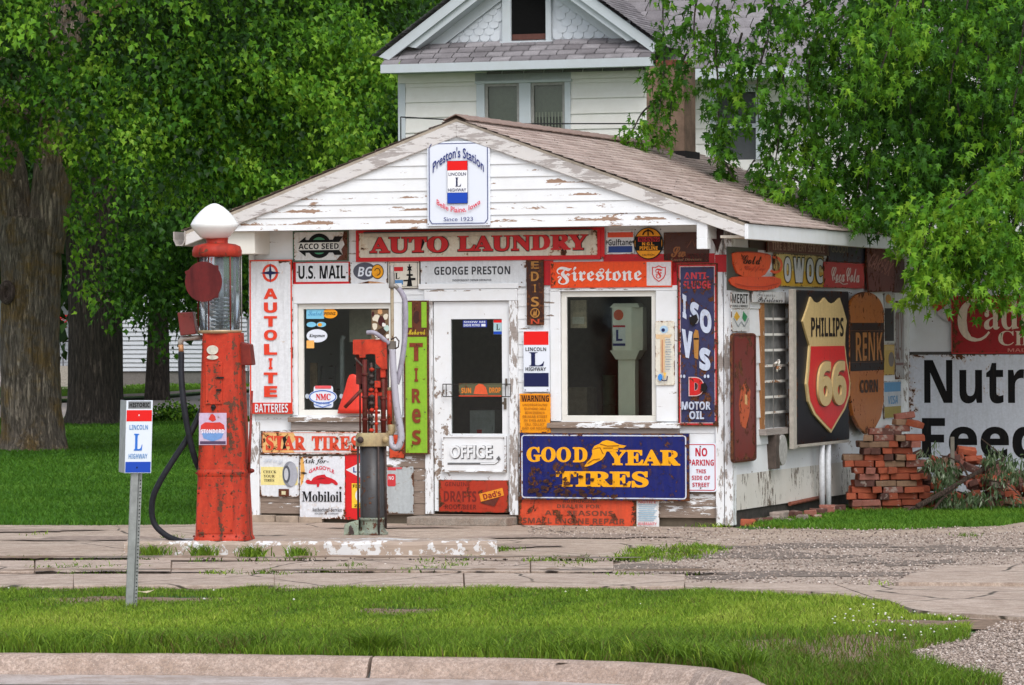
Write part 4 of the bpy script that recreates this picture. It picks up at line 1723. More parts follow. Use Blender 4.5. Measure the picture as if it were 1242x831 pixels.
# rakes
b = MB()
for sgn, e in ((-1, gl), (1, gr_)):
    for w0, w1, y0, y1 in ((0., .13, -.36, -.31), (.06, .22, -.309, -.04), (.20, .36, -.045, .0)):
        d = Vector((e[0] - ax, e[1] - az))
        L = d.length
        d.normalize()
        nn = Vector((d.y, -d.x)) if sgn > 0 else Vector((-d.y, d.x))
        if nn.y > 0:
            nn = -nn
        A0, A1 = Vector((ax, az)) + nn * w0, Vector((e[0], e[1])) + nn * w0 + d * (.06 if w0 == 0 else -.30)
        B0, B1 = Vector((ax, az)) + nn * w1, Vector((e[0], e[1])) + nn * w1 + d * (-.04 if w0 == 0 else -.45)
        b.prism([(p.x, p.y) for p in (A0, A1, B1, B0)], lambda a, c, dd: (a, -dd, c), -y1, -y0, ht, back=True)
b.build('rake_board', HS_)
# pent roof + eave
V, T, A = [], [], []
ps0, ps1 = hh(462, 80, .45)[0], hh(792, 70, .45)[0]
zt, zb = gz0 + .02, hh(640, 74, .45)[1]
nrow = 4
for i in range(nrow):
    x = ps0 - rnd.uniform(0, .3)
    ya, yb = -.02 - .43 * i / nrow, -.02 - .43 * (i + 1) / nrow - .015
    za, zb_ = zt + (zb - zt) * i / nrow, zt + (zb - zt) * (i + 1) / nrow
    while x < ps1:
        w = .27 * rnd.uniform(.9, 1.1)
        a, c = max(x, ps0 + i * .0), min(x + w - .012, ps1)
        if c > a + .02:
            o = len(V)
            V += [(a, ya, za + .002), (c, ya, za + .002), (c, yb, zb_ + .02), (a, yb, zb_ + .02), (c, yb + .002, zb_), (a, yb + .002, zb_)]
            T += [(o, o + 3, o + 2, o + 1), (o + 3, o + 5, o + 4, o + 2)]
            A += [rnd.random()] * 6
        x += w
np_mesh('roof', np.array(V), np.array(T), [SHINGG], np.array(A), parent=HS_)
b = MB()
b.box(ps0, ps1, -.47, -.43, zb - .115, zb + .004, ht)
b.box(ps0 + .02, ps1 - .02, -.429, .0, zb - .105, zb - .08, ht)
b.box(ps0 + .01, ps1 - .01, -.455, -.02, zb - .06, zb - .002, DARK)
b.box(hx0 - .02, hx1 + .02, -.05, .0, zb - .24, zb - .11, hm)
b.build('eave', HS_)
# wing roof and main roof
wr = [(ax, az + .05, gr_[0] + .12, gr_[1] - .02, -.42, 6.5, 34, .3), (ax, az + .05, gl[0] - .12, gl[1] - .02, -.42, 6.5, 34, .3)]
roof_obj(HS_, wr, SHINGG)
# main roof slopes up from the eave along the right part
V, T, A = [], [], []
mx0, mx1 = hx1 - 2.4, hx2 + .5
ez = hh(960, 80, .1)[1]
nrow = 26
for i in range(nrow):
    x = mx0 - rnd.uniform(0, .3)
    t0, t1 = i / nrow, (i + 1) / nrow
    ya, yb = -.1 + 4.8 * t0, -.1 + 4.8 * t1
    za, zb_ = ez + 3.9 * t0, ez + 3.9 * t1
    while x < mx1:
        w = .30 * rnd.uniform(.9, 1.1)
        a, c = max(x, mx0), min(x + w - .012, mx1)
        if c > a + .02:
            o = len(V)
            V += [(a, ya, za + .022), (c, ya, za + .022), (c, yb, zb_ + .003), (a, yb, zb_ + .003), (c, ya, za - .002), (a, ya, za - .002)]
            T += [(o, o + 1, o + 2, o + 3), (o, o + 5, o + 4, o + 1)]
            A += [rnd.random()] * 6
        x += w
np_mesh('roof', np.array(V), np.array(T), [SHINGG], np.array(A), parent=HS_)
b = MB()
b.box(hx1 + .05, mx1, -.10, -.06, ez - .15, ez - .004, ht)
b.box(hx1 + .05, mx1, -.059, .6, ez - .14, ez - .12, ht)
b.add([(mx0, -.05, ez - .02), (mx1, -.05, ez - .02), (mx1, 4.7, ez + 3.85), (mx0, 4.7, ez + 3.85)], [(0, 1, 2, 3)], DARK)
b.build('eave', HS_)

# ================================================================ FAR HOUSE beyond the side street
FHY = 150.
o_ = at(150, 462, FHY)
FR2 = Frame((o_.x, o_.y, 0), -.12)
FH = thing('far_house', 'white clapboard house across the side street, half hidden by the maples', 'house', (o_.x, o_.y, 0), -.12)
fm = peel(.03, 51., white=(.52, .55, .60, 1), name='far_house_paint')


def f2(px, py, off=0.):
    return FR2.hit(px, py, off)


b = MB()
fx0, fx1 = f2(-60, 440)[0], f2(300, 440)[0]
fz = f2(150, 338)[1]
q = f2(143, 440)[0]
lap_rows(b, q, fx1, .55, fz, .16, 0, fm, tilt=.05, top=.0)
lap_rows(b, fx0, q - .02, .55, fz, .16, 1.6, fm, tilt=.03, top=.0)
b.box(q - .12, q + .1, -.08, 1.7, .5, fz, plain('far_trim', (.60, .63, .68, 1), .6))
b.box(fx0, fx1, 1.7, 7., .5, fz, fm)
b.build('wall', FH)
b = MB()
b.box(fx0, q, .0, 1.6, .0, .75, plain('porch_stone', (.40, .35, .31, 1), .9, var=.3))
b.box(q + .02, fx1, .02, 1.6, .0, .53, plain('far_foundation', (.16, .15, .14, 1), .9))
b.build('porch', FH)
b = MB()
b.box(f2(72, 440)[0], f2(86, 440)[0], 1.55, 1.58, .75, f2(75, 362)[1], plain('far_door', (.04, .04, .045, 1), .5))
b.build('door', FH)
b = MB()
rm = plain('railing_black', (.03, .03, .03, 1), .5)
for px_ in range(-20, 140, 8):
    x = f2(px_, 430)[0]
    b.box(x - .015, x + .015, .05, .08, .75, 1.65, rm)
b.box(fx0, q, .045, .085, 1.62, 1.67, rm)
b.build('railing', FH)
b = MB()
for px_ in (-40, 60, 141):
    x = f2(px_, 400)[0]
    b.box(x - .09, x + .09, .02, .2, .75, fz, plain('far_trim', (.60, .63, .68, 1), .6))
b.build('column', FH)
b = MB()
ffx = plain('far_roof', (.12, .11, .11, 1), .9, var=.3)
b.hexa([(fx0 - .4, -.6, fz), (fx1 + .4, -.6, fz), (fx1 + .4, 7.4, fz), (fx0 - .4, 7.4, fz), (fx0 - .4, 3.3, fz + 2.6), (fx1 + .4, 3.3, fz + 2.6), (fx1 + .4, 3.5, fz + 2.6), (fx0 - .4, 3.5, fz + 2.6)], ffx)
b.build('roof', FH)
# hanging flower basket on the porch
c = f2(74, 392, .1)
hb_ = thing('flower_basket', 'red flower basket hanging on the porch of the far house', 'flower basket', FR2.world(c[0], .1, c[1] - .15), 0)
b = MB()
b.lathe([(.05, -.1), (.2, .05), (.25, .15)], (0, 0, 0), plain('basket', (.12, .08, .05, 1), .9), 12)
b.tube([(0, 0, .1), (0, 0, fz - c[1] + .1)], .012, rm, 5)
b.build('basket', hb_)
b = MB()
for i in range(70):
    a, r = rnd.uniform(0, 2 * PI), rnd.uniform(0, .36)
    x, y, z = r * math.cos(a), r * math.sin(a), .18 + rnd.uniform(-.2, .26)
    s_ = .055
    b.lathe([(0, -s_ * .6), (s_, 0), (0, s_ * .6)], (x, y, z), plain('red_petal', C(200, 20, 30), .6) if rnd.random() < .7 else plain('green_leaf', (.03, .09, .02, 1), .7), 5)
b.build('flowers', hb_)
# rusty pole
c = ground(212.5, 461)
b = MB()
b.tube([(0, 0, 0), (0, 0, 7.)], .055, plain('pole_rust', (.28, .10, .06, 1), .7), 8)
b.lathe([(.12, 0), (.12, .08), (.06, .12)], (0, 0, 0), plain('pole_rust', (.28, .10, .06, 1), .7), 10)
props(b.build('pole', loc=(c.x, c.y, 0)), 'thin rusty steel pole on the far lawn, left of the gas pump', 'pole')
# ================================================================ SIGNS ON THE FRONT
WHT = enamel(C(226, 228, 232), .06, 1.)
WHTR = enamel(C(222, 222, 222), .34, 2.)
NEWW = enamel(C(222, 228, 238), .0, 3., fade=.05)
CRM = enamel(C(222, 214, 196), .22, 4.)
RED = enamel(C(208, 22, 30), .12, 5.)
REDN = enamel(C(226, 22, 20), .0, 6., fade=.05)
ORG_ = enamel(C(238, 78, 22), .10, 7., fade=.1)
BLU = enamel(C(10, 24, 104), .34, 8., scale=11.)
BLUN = enamel(C(24, 70, 178), .0, 9., fade=.05)
NAVY = enamel(C(22, 28, 74), .0, 10., fade=.1)
NAVYP = enamel(C(50, 52, 92), .46, 11., fade=.2)
BLK = enamel(C(24, 24, 26), .04, 12., fade=.05)
BLKW = enamel(C(34, 32, 32), .3, 13.)
YEL = enamel(C(246, 168, 20), .14, 14., fade=.1)
AMB = enamel(C(244, 158, 16), .10, 15., fade=.08)
GRN = enamel(C(138, 184, 46), .10, 16., fade=.1)
BRN = enamel(C(98, 48, 28), .55, 17.)
DBRN = enamel(C(58, 30, 22), .5, 18.)
GOLD = enamel(C(176, 124, 58), .35, 19.)
RUSTR = enamel(C(205, 74, 40), .42, 20., fade=.3, scale=9.)
RUST2 = enamel(C(150, 50, 30), .62, 21., scale=10.)
LGY = enamel(C(178, 184, 186), .22, 22., fade=.1)
TEAL = enamel(C(70, 150, 110), .05, 23.)
FADT = enamel(C(120, 40, 30), .4, 20., scale=9.)

# Preston's Station, on the gable
s = Sign('shop_sign', "tall white sign with notched blue border and arched lettering at the gable peak", 'sign', (518, 171.5, 594, 274), off=G + .02, thick=.02)
s.panel(NEWW)
bl = enamel(C(40, 52, 120), .0, 30.)
o1 = [(524, 174), (588, 174), (591.5, 179), (591.5, 266), (588, 271), (524, 271), (521, 266), (521, 179), (524, 174)]
s.line('border', o1, .9, bl)
s.text("Preston's Station", (525, 183.5, 587.5, 209.5), bl, 'sans', .012, warp=0)
# arch: redo the warp by shifting the middle up
s.parts['lettering'] = MB()
s.text("Preston's Station", (525.5, 197, 587.5, 210), bl, 'sans', .014, warp=18.5)
s.rect('emblem', (543, 195, 568, 247), plain('flag_edge', C(40, 50, 90), .5))
s.rect('emblem', (543.4, 195.4, 567.6, 206.6), REDN)
s.rect('emblem', (543.4, 206.8, 567.6, 233.6), enamel(C(238, 240, 244), .0, 31.))
s.rect('emblem', (543.4, 233.8, 567.6, 246.6), BLUN)
s.text('LINCOLN', (545, 209.3, 566, 213.2), NAVY, 'sans', .01)
s.text('L', (553, 215.5, 560.3, 226.3), NAVY, 'serif')
s.text('HIGHWAY', (544.6, 228.5, 566.4, 232.4), NAVY, 'sans', .01)
rdl = enamel(C(214, 40, 70), .0, 32.)
s.text('Belle Plaine, Iowa', (530.5, 241, 583.5, 248.5), rdl, 'sans', .014, warp=-10.5)
s.text('Since 1923', (539, 263.4, 574.5, 268.3), bl, 'sans', .006)
s.done(.004)

# ACCO SEED
s = Sign('seed_sign', 'white seed sign with a black arrow through a green disc', 'sign', (355.2, 280, 422.6, 317), off=.014)
s.panel(WHTR)
s.frame('border', (355.2, 280, 422.6, 317), 1.4, enamel(C(70, 110, 90), .3, 33.))
s.poly('rust_patch', [(417, 281), (421.6, 281), (421.6, 316), (408, 316), (412, 311), (416, 309), (414, 303), (418, 297), (415.5, 290)], BRN)
s.ell('emblem', 387.3, 298.2, 14.4, 15, BLK)
s.ell('emblem', 387.3, 298.2, 10, 10.4, TEAL)
for q in ([(362, 294), (371, 287), (371, 291), (404, 291), (406, 287), (416.5, 287), (411.5, 294)], [(362, 303.5), (371, 311), (371, 306.5), (404, 306.5), (406, 309.5), (416, 309.5), (411.5, 303.5)]):
    s.poly('emblem', q, BLK)
s.rect('emblem', (361.5, 294, 412, 303.4), enamel(C(226, 226, 222), .05, 34.))
s.text('ACCO SEED', (362.5, 295.3, 411.3, 302.2), BLK, 'bold', .006)
s.done()

# US MAIL
s = Sign('mail_sign', 'white U.S. MAIL sign with a red edge under the green disc sign', 'sign', (355.4, 317.8, 424.4, 346.4), off=.012)
s.panel(RED)
s.rect('panel', (359, 319, 422.6, 341.8), WHT)
s.text('U.S. MAIL', (362, 322, 419.3, 338.3), BLK, 'bold', .006)
s.bolts([(361, 330), (421, 331)])
s.done()

# AUTO LAUNDRY
s = Sign('laundry_sign', 'long white AUTO LAUNDRY sign with red serif letters above the door', 'sign', (432, 277.6, 733.5, 316), off=.02, thick=.02)
s.panel(CRM, (432, 277.6, 728, 316))
s.frame('border', (432, 277.6, 728.5, 316), 3.4, RED, raised=.008)
s.rect('border', (429 + 3, 311, 728, 315.6), RED)
s.rect('border', (724.8, 277.6, 733.5, 314), RED)
for t_, q in (('AUTO', (449, 285.6, 545.5, 306)), ('LAUNDRY', (557, 284.6, 714, 305.2))):
    s.text(t_, (q[0] - .7, q[1] - .7, q[2] + .7, q[3] + .7), BLK, 'serif', .048)
    s.text(t_, (q[0] + .3, q[1] + .2, q[2] - .3, q[3] - .3), enamel(C(206, 30, 34), .1, 35., fade=.1), 'serif', .028)
s.done(.004)
s = Sign('tube_lamp', 'long cream tube lamp housing mounted over the AUTO LAUNDRY lettering', 'lamp', (441, 280, 716.5, 285.8), off=.045, thick=.05)
s.panel(plain('tube_cream', (.48, .43, .35, 1), .5), (441, 281.2, 716.5, 285.8))
s.panel(plain('tube_cap', (.05, .04, .04, 1), .6), (441, 279.6, 716.5, 281.1), 'hood', d1=.06)
s.panel(plain('tube_end', (.35, .3, .25, 1), .5), (714, 280.5, 717, 286.6), 'end_cap', d1=.055)
s.done(.004)

# BG
s = Sign('oil_sign', 'small white sign with grey oval and yellow disc beside the U.S. MAIL sign', 'sign', (424.8, 317.2, 469.5, 348.4), off=.013)
s.panel(WHT)
s.poly('rust_patch', [(426, 347.5), (468.5, 347.5), (468.5, 344), (458, 342), (447, 341), (436, 343.5), (426, 345)], enamel(C(196, 150, 110), .5, 36.))
s.ell('emblem', 442.5, 329, 14, 10.6, enamel(C(82, 84, 98), .05, 37.))
s.ell('emblem', 458, 329.6, 7.6, 9, BLK)
s.ell('emblem', 458, 329.6, 6.8, 8.1, YEL)
s.ring('emblem', 458, 329.8, 3.8, 4.6, 1., BLKW, 20, 200, 460)
s.text('BG', (434.2, 323.6, 452, 335.4), NEWW, 'bold', .0, .2)
s.bolts([(426.5, 319), (468, 319)], r=.7)
s.done()

# small Lincoln highway sign with derrick
s = Sign('highway_sign', 'small square cream sign with letter L and a black derrick figure', 'sign', (470.2, 316.4, 509.6, 350), off=.016)
s.panel(BLK, radius=2)
s.rect('panel', (470.8, 317, 508.6, 349.2), enamel(C(226, 220, 206), .05, 38.), 1.6)
s.frame('border', (472, 318.3, 506.6, 347.6), .5, BLK)
s.rect('emblem', (475.5, 323.8, 489, 328.8), RED)
s.rect('emblem', (476.2, 339.6, 489, 345.2), enamel(C(90, 140, 190), .05, 39.))
s.text('L', (479.6, 331, 485, 338.2), BLK, 'serif')
s.poly('lettering', [(496.3, 320.5), (497.6, 320.5), (497.8, 323.5), (500, 323.2), (498.6, 326), (500.2, 328.6), (498, 328), (498, 332.6), (501, 332.6), (501, 334.6), (498.2, 334.8), (498.4, 337.2), (504.2, 337.2), (504.2, 340), (499.2, 340), (500.2, 347), (493.8, 347), (494.8, 341.2), (489.6, 341.2), (489.6, 339.6), (495.2, 339.4), (496, 334.8), (493.4, 334.6), (493.4, 332.8), (496.2, 332.6), (496.2, 328), (494, 328.8), (495.4, 326), (494, 323.2), (496.2, 323.6)], BLK)
s.done()

# GEORGE PRESTON
s = Sign('name_board', 'plain white name board with black capitals directly over the door', 'sign', (510, 315.4, 638.4, 348.4), off=.016)
s.panel(enamel(C(218, 222, 226), .08, 40.))
s.text('GEORGE PRESTON', (526.8, 323.2, 619, 333.2), enamel(C(50, 50, 56), .05, 41.), 'bold', .004)
s.text('INDEPENDENT OWNER OPERATOR', (549, 338.6, 596.5, 341.2), enamel(C(90, 92, 98), .05, 42.), 'bold')
s.bolts([(517, 323), (633, 322), (517, 343), (633, 343)], r=.8)
s.done(.003)

# EDISON
s = Sign('vertical_sign', 'narrow brown sign with gold letters running down beside the door', 'sign', (638.6, 315.4, 659.2, 394.4), off=.03, thick=.02)
s.panel(DBRN)
for ch, (a, c) in zip('EDIS', ((317, 326), (329.5, 341), (345, 354.6), (360, 372))):
    w = 1.3 if ch == 'I' else 4.8
    s.text(ch, (649 - w, a, 649 + w, c), GOLD, 'bold')
s.ring('lettering', 649, 379.5, 5.8, 6, 1.4, GOLD)
s.poly('lettering', [(646, 383), (648, 376), (649, 379), (651.5, 375.5), (651, 383)], GOLD)
s.text('N', (644, 387, 654.4, 393), enamel(C(190, 70, 40), .2, 43.), 'bold')
s.done(.004)

# Firestone
s = Sign('tyre_sign', 'bright orange sign with white gothic letters over the right window', 'sign', (667.6, 317, 815, 348.8), off=.03, thick=.02)
s.panel(ORG_)
s.rect('panel', (784.6, 318.4, 814, 347), enamel(C(220, 214, 216), .04, 44.))
s.frame('border', (667.6, 317, 815, 348.8), .8, enamel(C(226, 60, 24), .1, 7.5))
s.text('Firestone', (675.4, 323, 778.6, 344.8), enamel(C(232, 226, 224), .05, 45.), 'frak', .006)
sh = lambda k: [(799.5 + x * k, 332.5 + y * k) for x, y in ((-8.2, -8.2), (-5, -7.6), (0, -10), (5, -7.6), (8.2, -8.2), (8.2, 1), (5.6, 6), (0, 10.2), (-5.6, 6), (-8.2, 1))]
s.poly('emblem', sh(1.), enamel(C(214, 44, 40), .04, 46.))
s.poly('emblem', sh(.86), enamel(C(220, 214, 216), .04, 44.))
s.text('F', (795.2, 326.4, 804, 338.4), enamel(C(214, 50, 40), .04, 46.), 'frak', .01)
s.bolts([(671, 320), (671, 345), (782, 320), (698, 345.5)], r=.8)
s.done(.004)

# Gulftane
s = Sign('fuel_sign', 'small square white sign with an orange and a blue bar under the gable', 'sign', (735.4, 279.6, 768.9, 308.2), off=.016)
s.panel(WHT)
s.rect('stripe', (737, 281.8, 768, 288), enamel(C(230, 80, 44), .04, 47.))
s.rect('stripe', (738, 298.6, 767, 306.4), enamel(C(34, 62, 130), .04, 48.))
s.text('Gulftane', (738, 290, 766.5, 297.8), BLK, 'bold', .0)
s.poly('lettering', [(735.8, 291.2), (737.6, 293.6), (735.8, 296)], BLK)
s.poly('lettering', [(768.6, 291.2), (766.8, 293.6), (768.6, 296)], BLK)
s.done()

# round pipeline marker
s = Sign('pipeline_sign', 'round orange and black WARNING PIPELINE disc under the gable', 'sign', (768.7, 276, 804.2, 314.6), off=.03, thick=.012)
cx, cy = 786.5, 295.2
s.panel(BLK, pts=[(cx + 17.7 * math.cos(i * PI / 18), cy + 19.3 * math.sin(i * PI / 18)) for i in range(36)])
s.ell('panel', cx, cy, 16.6, 18.2, AMB, 36)
s.rect('panel', (770.6, 286.6, 802.4, 304), BLK)
s.rect('lettering', (774, 287.4, 800, 293), RED)
s.text('WARNING', (775, 288, 799.4, 292.6), BLK, 'bold', .01)
s.text('N.G.L.', (779, 293.8, 794, 297.8), AMB, 'bold', .02)
s.text('PIPELINE', (776, 298.8, 798, 303.2), AMB, 'bold', .02)
s.ring('emblem', cx, 285, 7, 6, 1.6, BLK, 16, 180, 360)
s.rect('emblem', (785.8, 278, 787.2, 286), BLK)
s.text('CAUTION', (779, 308, 794, 310.6), BLK, 'sans')
s.done()

# dark brown tin sign
s = Sign('tin_sign', 'dark brown rusted tin sign with faint gold script near the right corner', 'sign', (805, 281.6, 860, 318.6), off=.014)
s.panel(enamel(C(74, 34, 18), .3, 49.))
gl_ = enamel(C(150, 88, 40), .3, 50.)
s.text('Sw', (814, 299, 832, 312), gl_, 'script', .02)
s.text('Special Directors', (813, 313.2, 851, 317.2), enamel(C(150, 112, 84), .3, 51.), 'ital')
s.line('lettering', [(833, 301), (840, 290), (843, 299), (847, 288)], 1.2, enamel(C(112, 60, 34), .3, 52.))
s.done()

# ISO-VIS
s = Sign('motor_oil_sign', 'tall dark blue ANTI-SLUDGE motor oil sign with red edge and rust chips', 'sign', (821.8, 319.4, 870.6, 517), off=.03, thick=.025)
s.panel(enamel(C(60, 30, 30), .6, 53.))
s.frame('border', (823.4, 321, 869, 515.4), 2., enamel(C(196, 40, 48), .45, 54.))
s.rect('panel', (826, 324, 866.6, 512.6), NAVYP)
s.frame('border', (825, 323, 867.4, 513.4), .8, enamel(C(214, 190, 190), .45, 54.))
ow = enamel(C(196, 206, 226), .34, 11.5)
rl = enamel(C(206, 60, 72), .5, 55.)
s.text('ANTI-', (830, 330.4, 860.6, 338.6), rl, 'bold', .02)
s.text('SLUDGE', (829, 340.6, 862.6, 350.2), rl, 'bold', .02)
s.text('I', (828.4, 357.5, 833, 386), ow, 'bold', .05, slope=3)
s.text('S', (837.5, 366.5, 848.4, 393), ow, 'bold', .05, slope=3)
s.text('O', (849.4, 375.5, 863.4, 404), ow, 'bold', .04, slope=4)
s.text('V', (827.4, 400.5, 840.6, 434), ow, 'bold', .05, slope=4)
s.text('S', (848.6, 422, 862.2, 449.6), ow, 'bold', .05, slope=3)
s.poly('rust_patch', [(841.5, 406), (844, 399.6), (847.4, 401), (848.4, 409), (847.2, 436), (842.6, 434)], GOLD)
s.line('rust_patch', [(842, 411), (848, 411)], 2.2, BLKW)
s.line('rust_patch', [(844.5, 436), (845.5, 500)], 1.3, enamel(C(90, 60, 44), .6, 57.))
s.text('D', (835.6, 457.2, 854.4, 480.6), enamel(C(216, 190, 190), .3, 58.), 'bold', .07)
s.text('D', (836.6, 458.2, 853.4, 479.6), enamel(C(206, 34, 34), .4, 58.), 'bold', .05)
for x in (826.6, 830.4, 855.6, 859.6):
    s.ell('lettering', x, 456.5, 1.4, 2.2, ow, 10)
s.text('MOTOR', (827.2, 487, 862.6, 497), ow, 'bold', .02)
s.text('OIL', (836.6, 498.6, 854.4, 508.4), ow, 'bold', .02)
s.poly('rust_patch', [(837, 385), (846, 381), (848, 388), (842, 396), (838, 393)], BLKW)
s.poly('rust_patch', [(851, 466), (856, 464), (859, 470), (856, 476), (851, 474)], BLKW)
s.bolts([(868.6, 345), (868.6, 390), (868.6, 416), (823.6, 360), (823.6, 440)], r=1.4)
s.done(.006)

# thermometer
s = Sign('thermometer', 'cream thermometer plaque with rust stains on the right window casing', 'thermometer', (794.8, 389.4, 818, 467.4), off=.04, thick=.012)
s.panel(enamel(C(226, 222, 208), .2, 59.), radius=2)
s.ell('emblem', 805.5, 399.6, 5., 4.6, enamel(C(170, 200, 226), .05, 60.))
s.ell('emblem', 804.6, 400.4, 2.2, 2.2, NAVY)
s.poly('stain', [(795.6, 405.6), (815, 406), (812.6, 410), (806.6, 409), (806.4, 452), (801, 452), (801, 411), (796, 411)], enamel(C(226, 194, 152), .15, 61.))
for i in range(13):
    y = 411.5 + i * 3.
    s.rect('scale', (808 - (i % 2) * 1, y, 813 + (i % 3), y + .8), enamel(C(150, 160, 170), .1, 62.))
s.rect('tube', (803.6, 412, 804.6, 452), enamel(C(190, 120, 90), .1, 63.))
s.ell('emblem', 801.4, 457.6, 2.8, 4.2, enamel(C(60, 140, 220), .02, 64.))
s.line('emblem', [(802.6, 460), (805, 462), (809.4, 461.4), (810.4, 456)], 1.2, NAVY)
s.poly('emblem', [(805, 452), (809, 452), (807, 460)], enamel(C(236, 190, 90), .1, 65.))
s.done(.004)

# AUTOLITE
s = Sign('battery_sign', 'tall white BATTERIES sign with orange red letters running down', 'sign', (303, 315.2, 354.4, 502), off=.045, thick=.025)
orl = enamel(C(226, 62, 34), .12, 66., fade=.15)
s.panel(WHT)
s.rect('panel', (304, 488.4, 353.6, 501.6), enamel(C(216, 52, 36), .2, 67.))
s.frame('border', (303, 315.2, 354.4, 502), 1.6, orl)
s.ring('emblem', 328.4, 331.2, 9.6, 10.8, 3., orl)
s.poly('emblem', [(328.4, 318.8), (330, 329), (341, 331.2), (330, 333), (328.4, 343.4), (326.8, 333), (315.8, 331.2), (326.8, 329)], NAVY)
for ch, a, c, w in (('A', 350, 362.6, 8.4), ('U', 366.8, 379.4, 8), ('T', 383.4, 396.2, 8), ('O', 400, 413, 8), ('L', 417.2, 430.4, 8), ('I', 434.4, 448, 2.4), ('T', 451.8, 465, 8.4), ('E', 468.2, 481.6, 8)):
    s.text(ch, (328.6 - w, a, 328.6 + w, c), orl, 'bold', .024)
s.text('BATTERIES', (309.6, 489.8, 349.6, 500.4), WHT, 'bold', .0)
s.done(.005)

# STAR TIRES
s = Sign('tyre_sign', 'rusty white tyre sign with orange red serif letters under the left window', 'sign', (316.4, 523, 444, 551), off=.03, thick=.014)
s.panel(WHTR)
s.poly('stain', [(318, 524.5), (356, 524.5), (360, 532), (352, 541), (358, 549.5), (318, 549.5)], enamel(C(232, 186, 120), .42, 68.))
s.frame('border', (318.4, 524.6, 442, 549.6), .6, enamel(C(214, 100, 60), .3, 69.))
sl_ = enamel(C(222, 74, 44), .25, 70.)
s.text('STAR', (322.6, 528.6, 371, 546.6), sl_, 'serif', .022)
s.text('TIRES', (378.6, 528.6, 436, 546.6), sl_, 'serif', .022)
s.poly('rust_patch', [(343, 531), (347, 528.6), (348, 534), (346, 538), (348, 544), (343, 545), (344.6, 538)], BLKW)
s.done()

# CHECK YOUR TIRES
s = Sign('tyre_notice', 'white and yellow CHECK YOUR TIRES sheet with a drawn grey tyre', 'sign', (315, 552.4, 362.6, 602.4), off=.02, thick=.01)
s.panel(WHT)
s.rect('panel', (316.4, 566.4, 361, 588.4), enamel(C(240, 224, 150), .06, 71.))
for t_, q in (('CHECK', (319.6, 570.8, 335.4, 574.2)), ('YOUR', (320, 576, 333.2, 579.4)), ('TIRES', (320.4, 581, 332.8, 584.4))):
    s.text(t_, q, BLK, 'serif')
s.ell('tyre', 352, 575.2, 9.2, 15.6, enamel(C(140, 142, 152), .05, 72.))
s.ell('tyre', 354.4, 575.2, 6.6, 14.6, enamel(C(172, 174, 184), .05, 73.))
s.ell('tyre', 348, 575.2, 4.4, 10.6, enamel(C(86, 88, 98), .05, 74.))
s.ell('tyre', 347.6, 575.2, 2.6, 7.4, enamel(C(196, 198, 204), .05, 75.))
s.text('Stay', (320, 556, 344, 563), enamel(C(200, 206, 216), .0, 76.), 'script')
s.rect('stain', (338.4, 593, 351, 602), BRN)
s.rect('stain', (342, 595.6, 347, 600), enamel(C(220, 210, 170), .1, 77.))
s.done()

# Mobiloil
s = Sign('oil_sign', 'white oil sign headed Ask for, with a red crouching emblem', 'sign', (363.4, 553.6, 418, 629.4), off=.04, thick=.014)
s.panel(enamel(C(226, 228, 234), .2, 78.))
s.poly('stain', [(364.6, 554.6), (368, 554.6), (370, 572), (367.4, 586), (364.6, 590)], enamel(C(230, 176, 96), .4, 79.))
s.text('Ask for-', (367, 556.6, 399, 563.6), BLK, 'ital', .004)
s.text('GARGOYLE', (375, 570.4, 405.6, 575), rdl, 'sans', .02, warp=5.2)
s.poly('emblem', [(370.6, 585), (372, 582), (375, 582), (377.6, 583.6), (380, 580), (385, 577), (390, 576), (394, 575.4), (396, 578), (402, 580), (407, 582.6), (410, 586), (409.6, 588), (406.6, 588.4), (405, 586.6), (402.6, 585.4), (400, 587), (394, 587.2), (388, 586.4), (387, 590.6), (384.6, 591), (384.4, 587.6), (378, 587.6), (373, 587)], enamel(C(206, 26, 40), .05, 80.))
s.poly('emblem', [(383, 582), (390, 579), (396, 580.4), (390, 581.4)], enamel(C(150, 14, 26), .05, 81.))
s.text('Mobiloil', (366.6, 596, 414.8, 608.8), BLK, 'serif', .006)
s.text('Authorized Service', (378.6, 615.6, 415, 620.6), enamel(C(60, 60, 66), .05, 82.), 'serif')
s.text('SOCONY OIL COMPANY', (382, 622, 411, 624), enamel(C(70, 70, 76), .05, 83.), 'bold')
s.poly('rust_patch', [(364, 573.8), (369, 572.6), (373.6, 574.2), (369, 575.2)], BLKW)
s.bolts([(365.4, 555.4), (391, 555.6), (413.6, 591.4), (416.4, 628)], r=1.5)
s.done(.003)

# red sign behind the skeletal pump
s = Sign('oil_sign', 'red sign with a white diamond standing behind the skeletal pump', 'sign', (418.2, 549.6, 462, 630.6), off=.02, thick=.012)
s.panel(enamel(C(216, 26, 30), .14, 84.))
s.poly('emblem', [(419.6, 570), (438, 561), (456, 570), (438, 580)], WHT)
s.text('LUBE', (428.6, 566.8, 449, 573.4), enamel(C(30, 50, 130), .0, 85.), 'bold', .02)
s.rect('emblem', (426.8, 586.4, 452, 616.4), enamel(C(244, 200, 50), .06, 86.))
s.ell('emblem', 439, 601, 8, 9, WHT)
s.text('FIRE', (428.4, 587.8, 440, 591.6), BLK, 'bold')
s.text('ZONE', (430, 612, 448, 615), BLK, 'bold')
s.done()
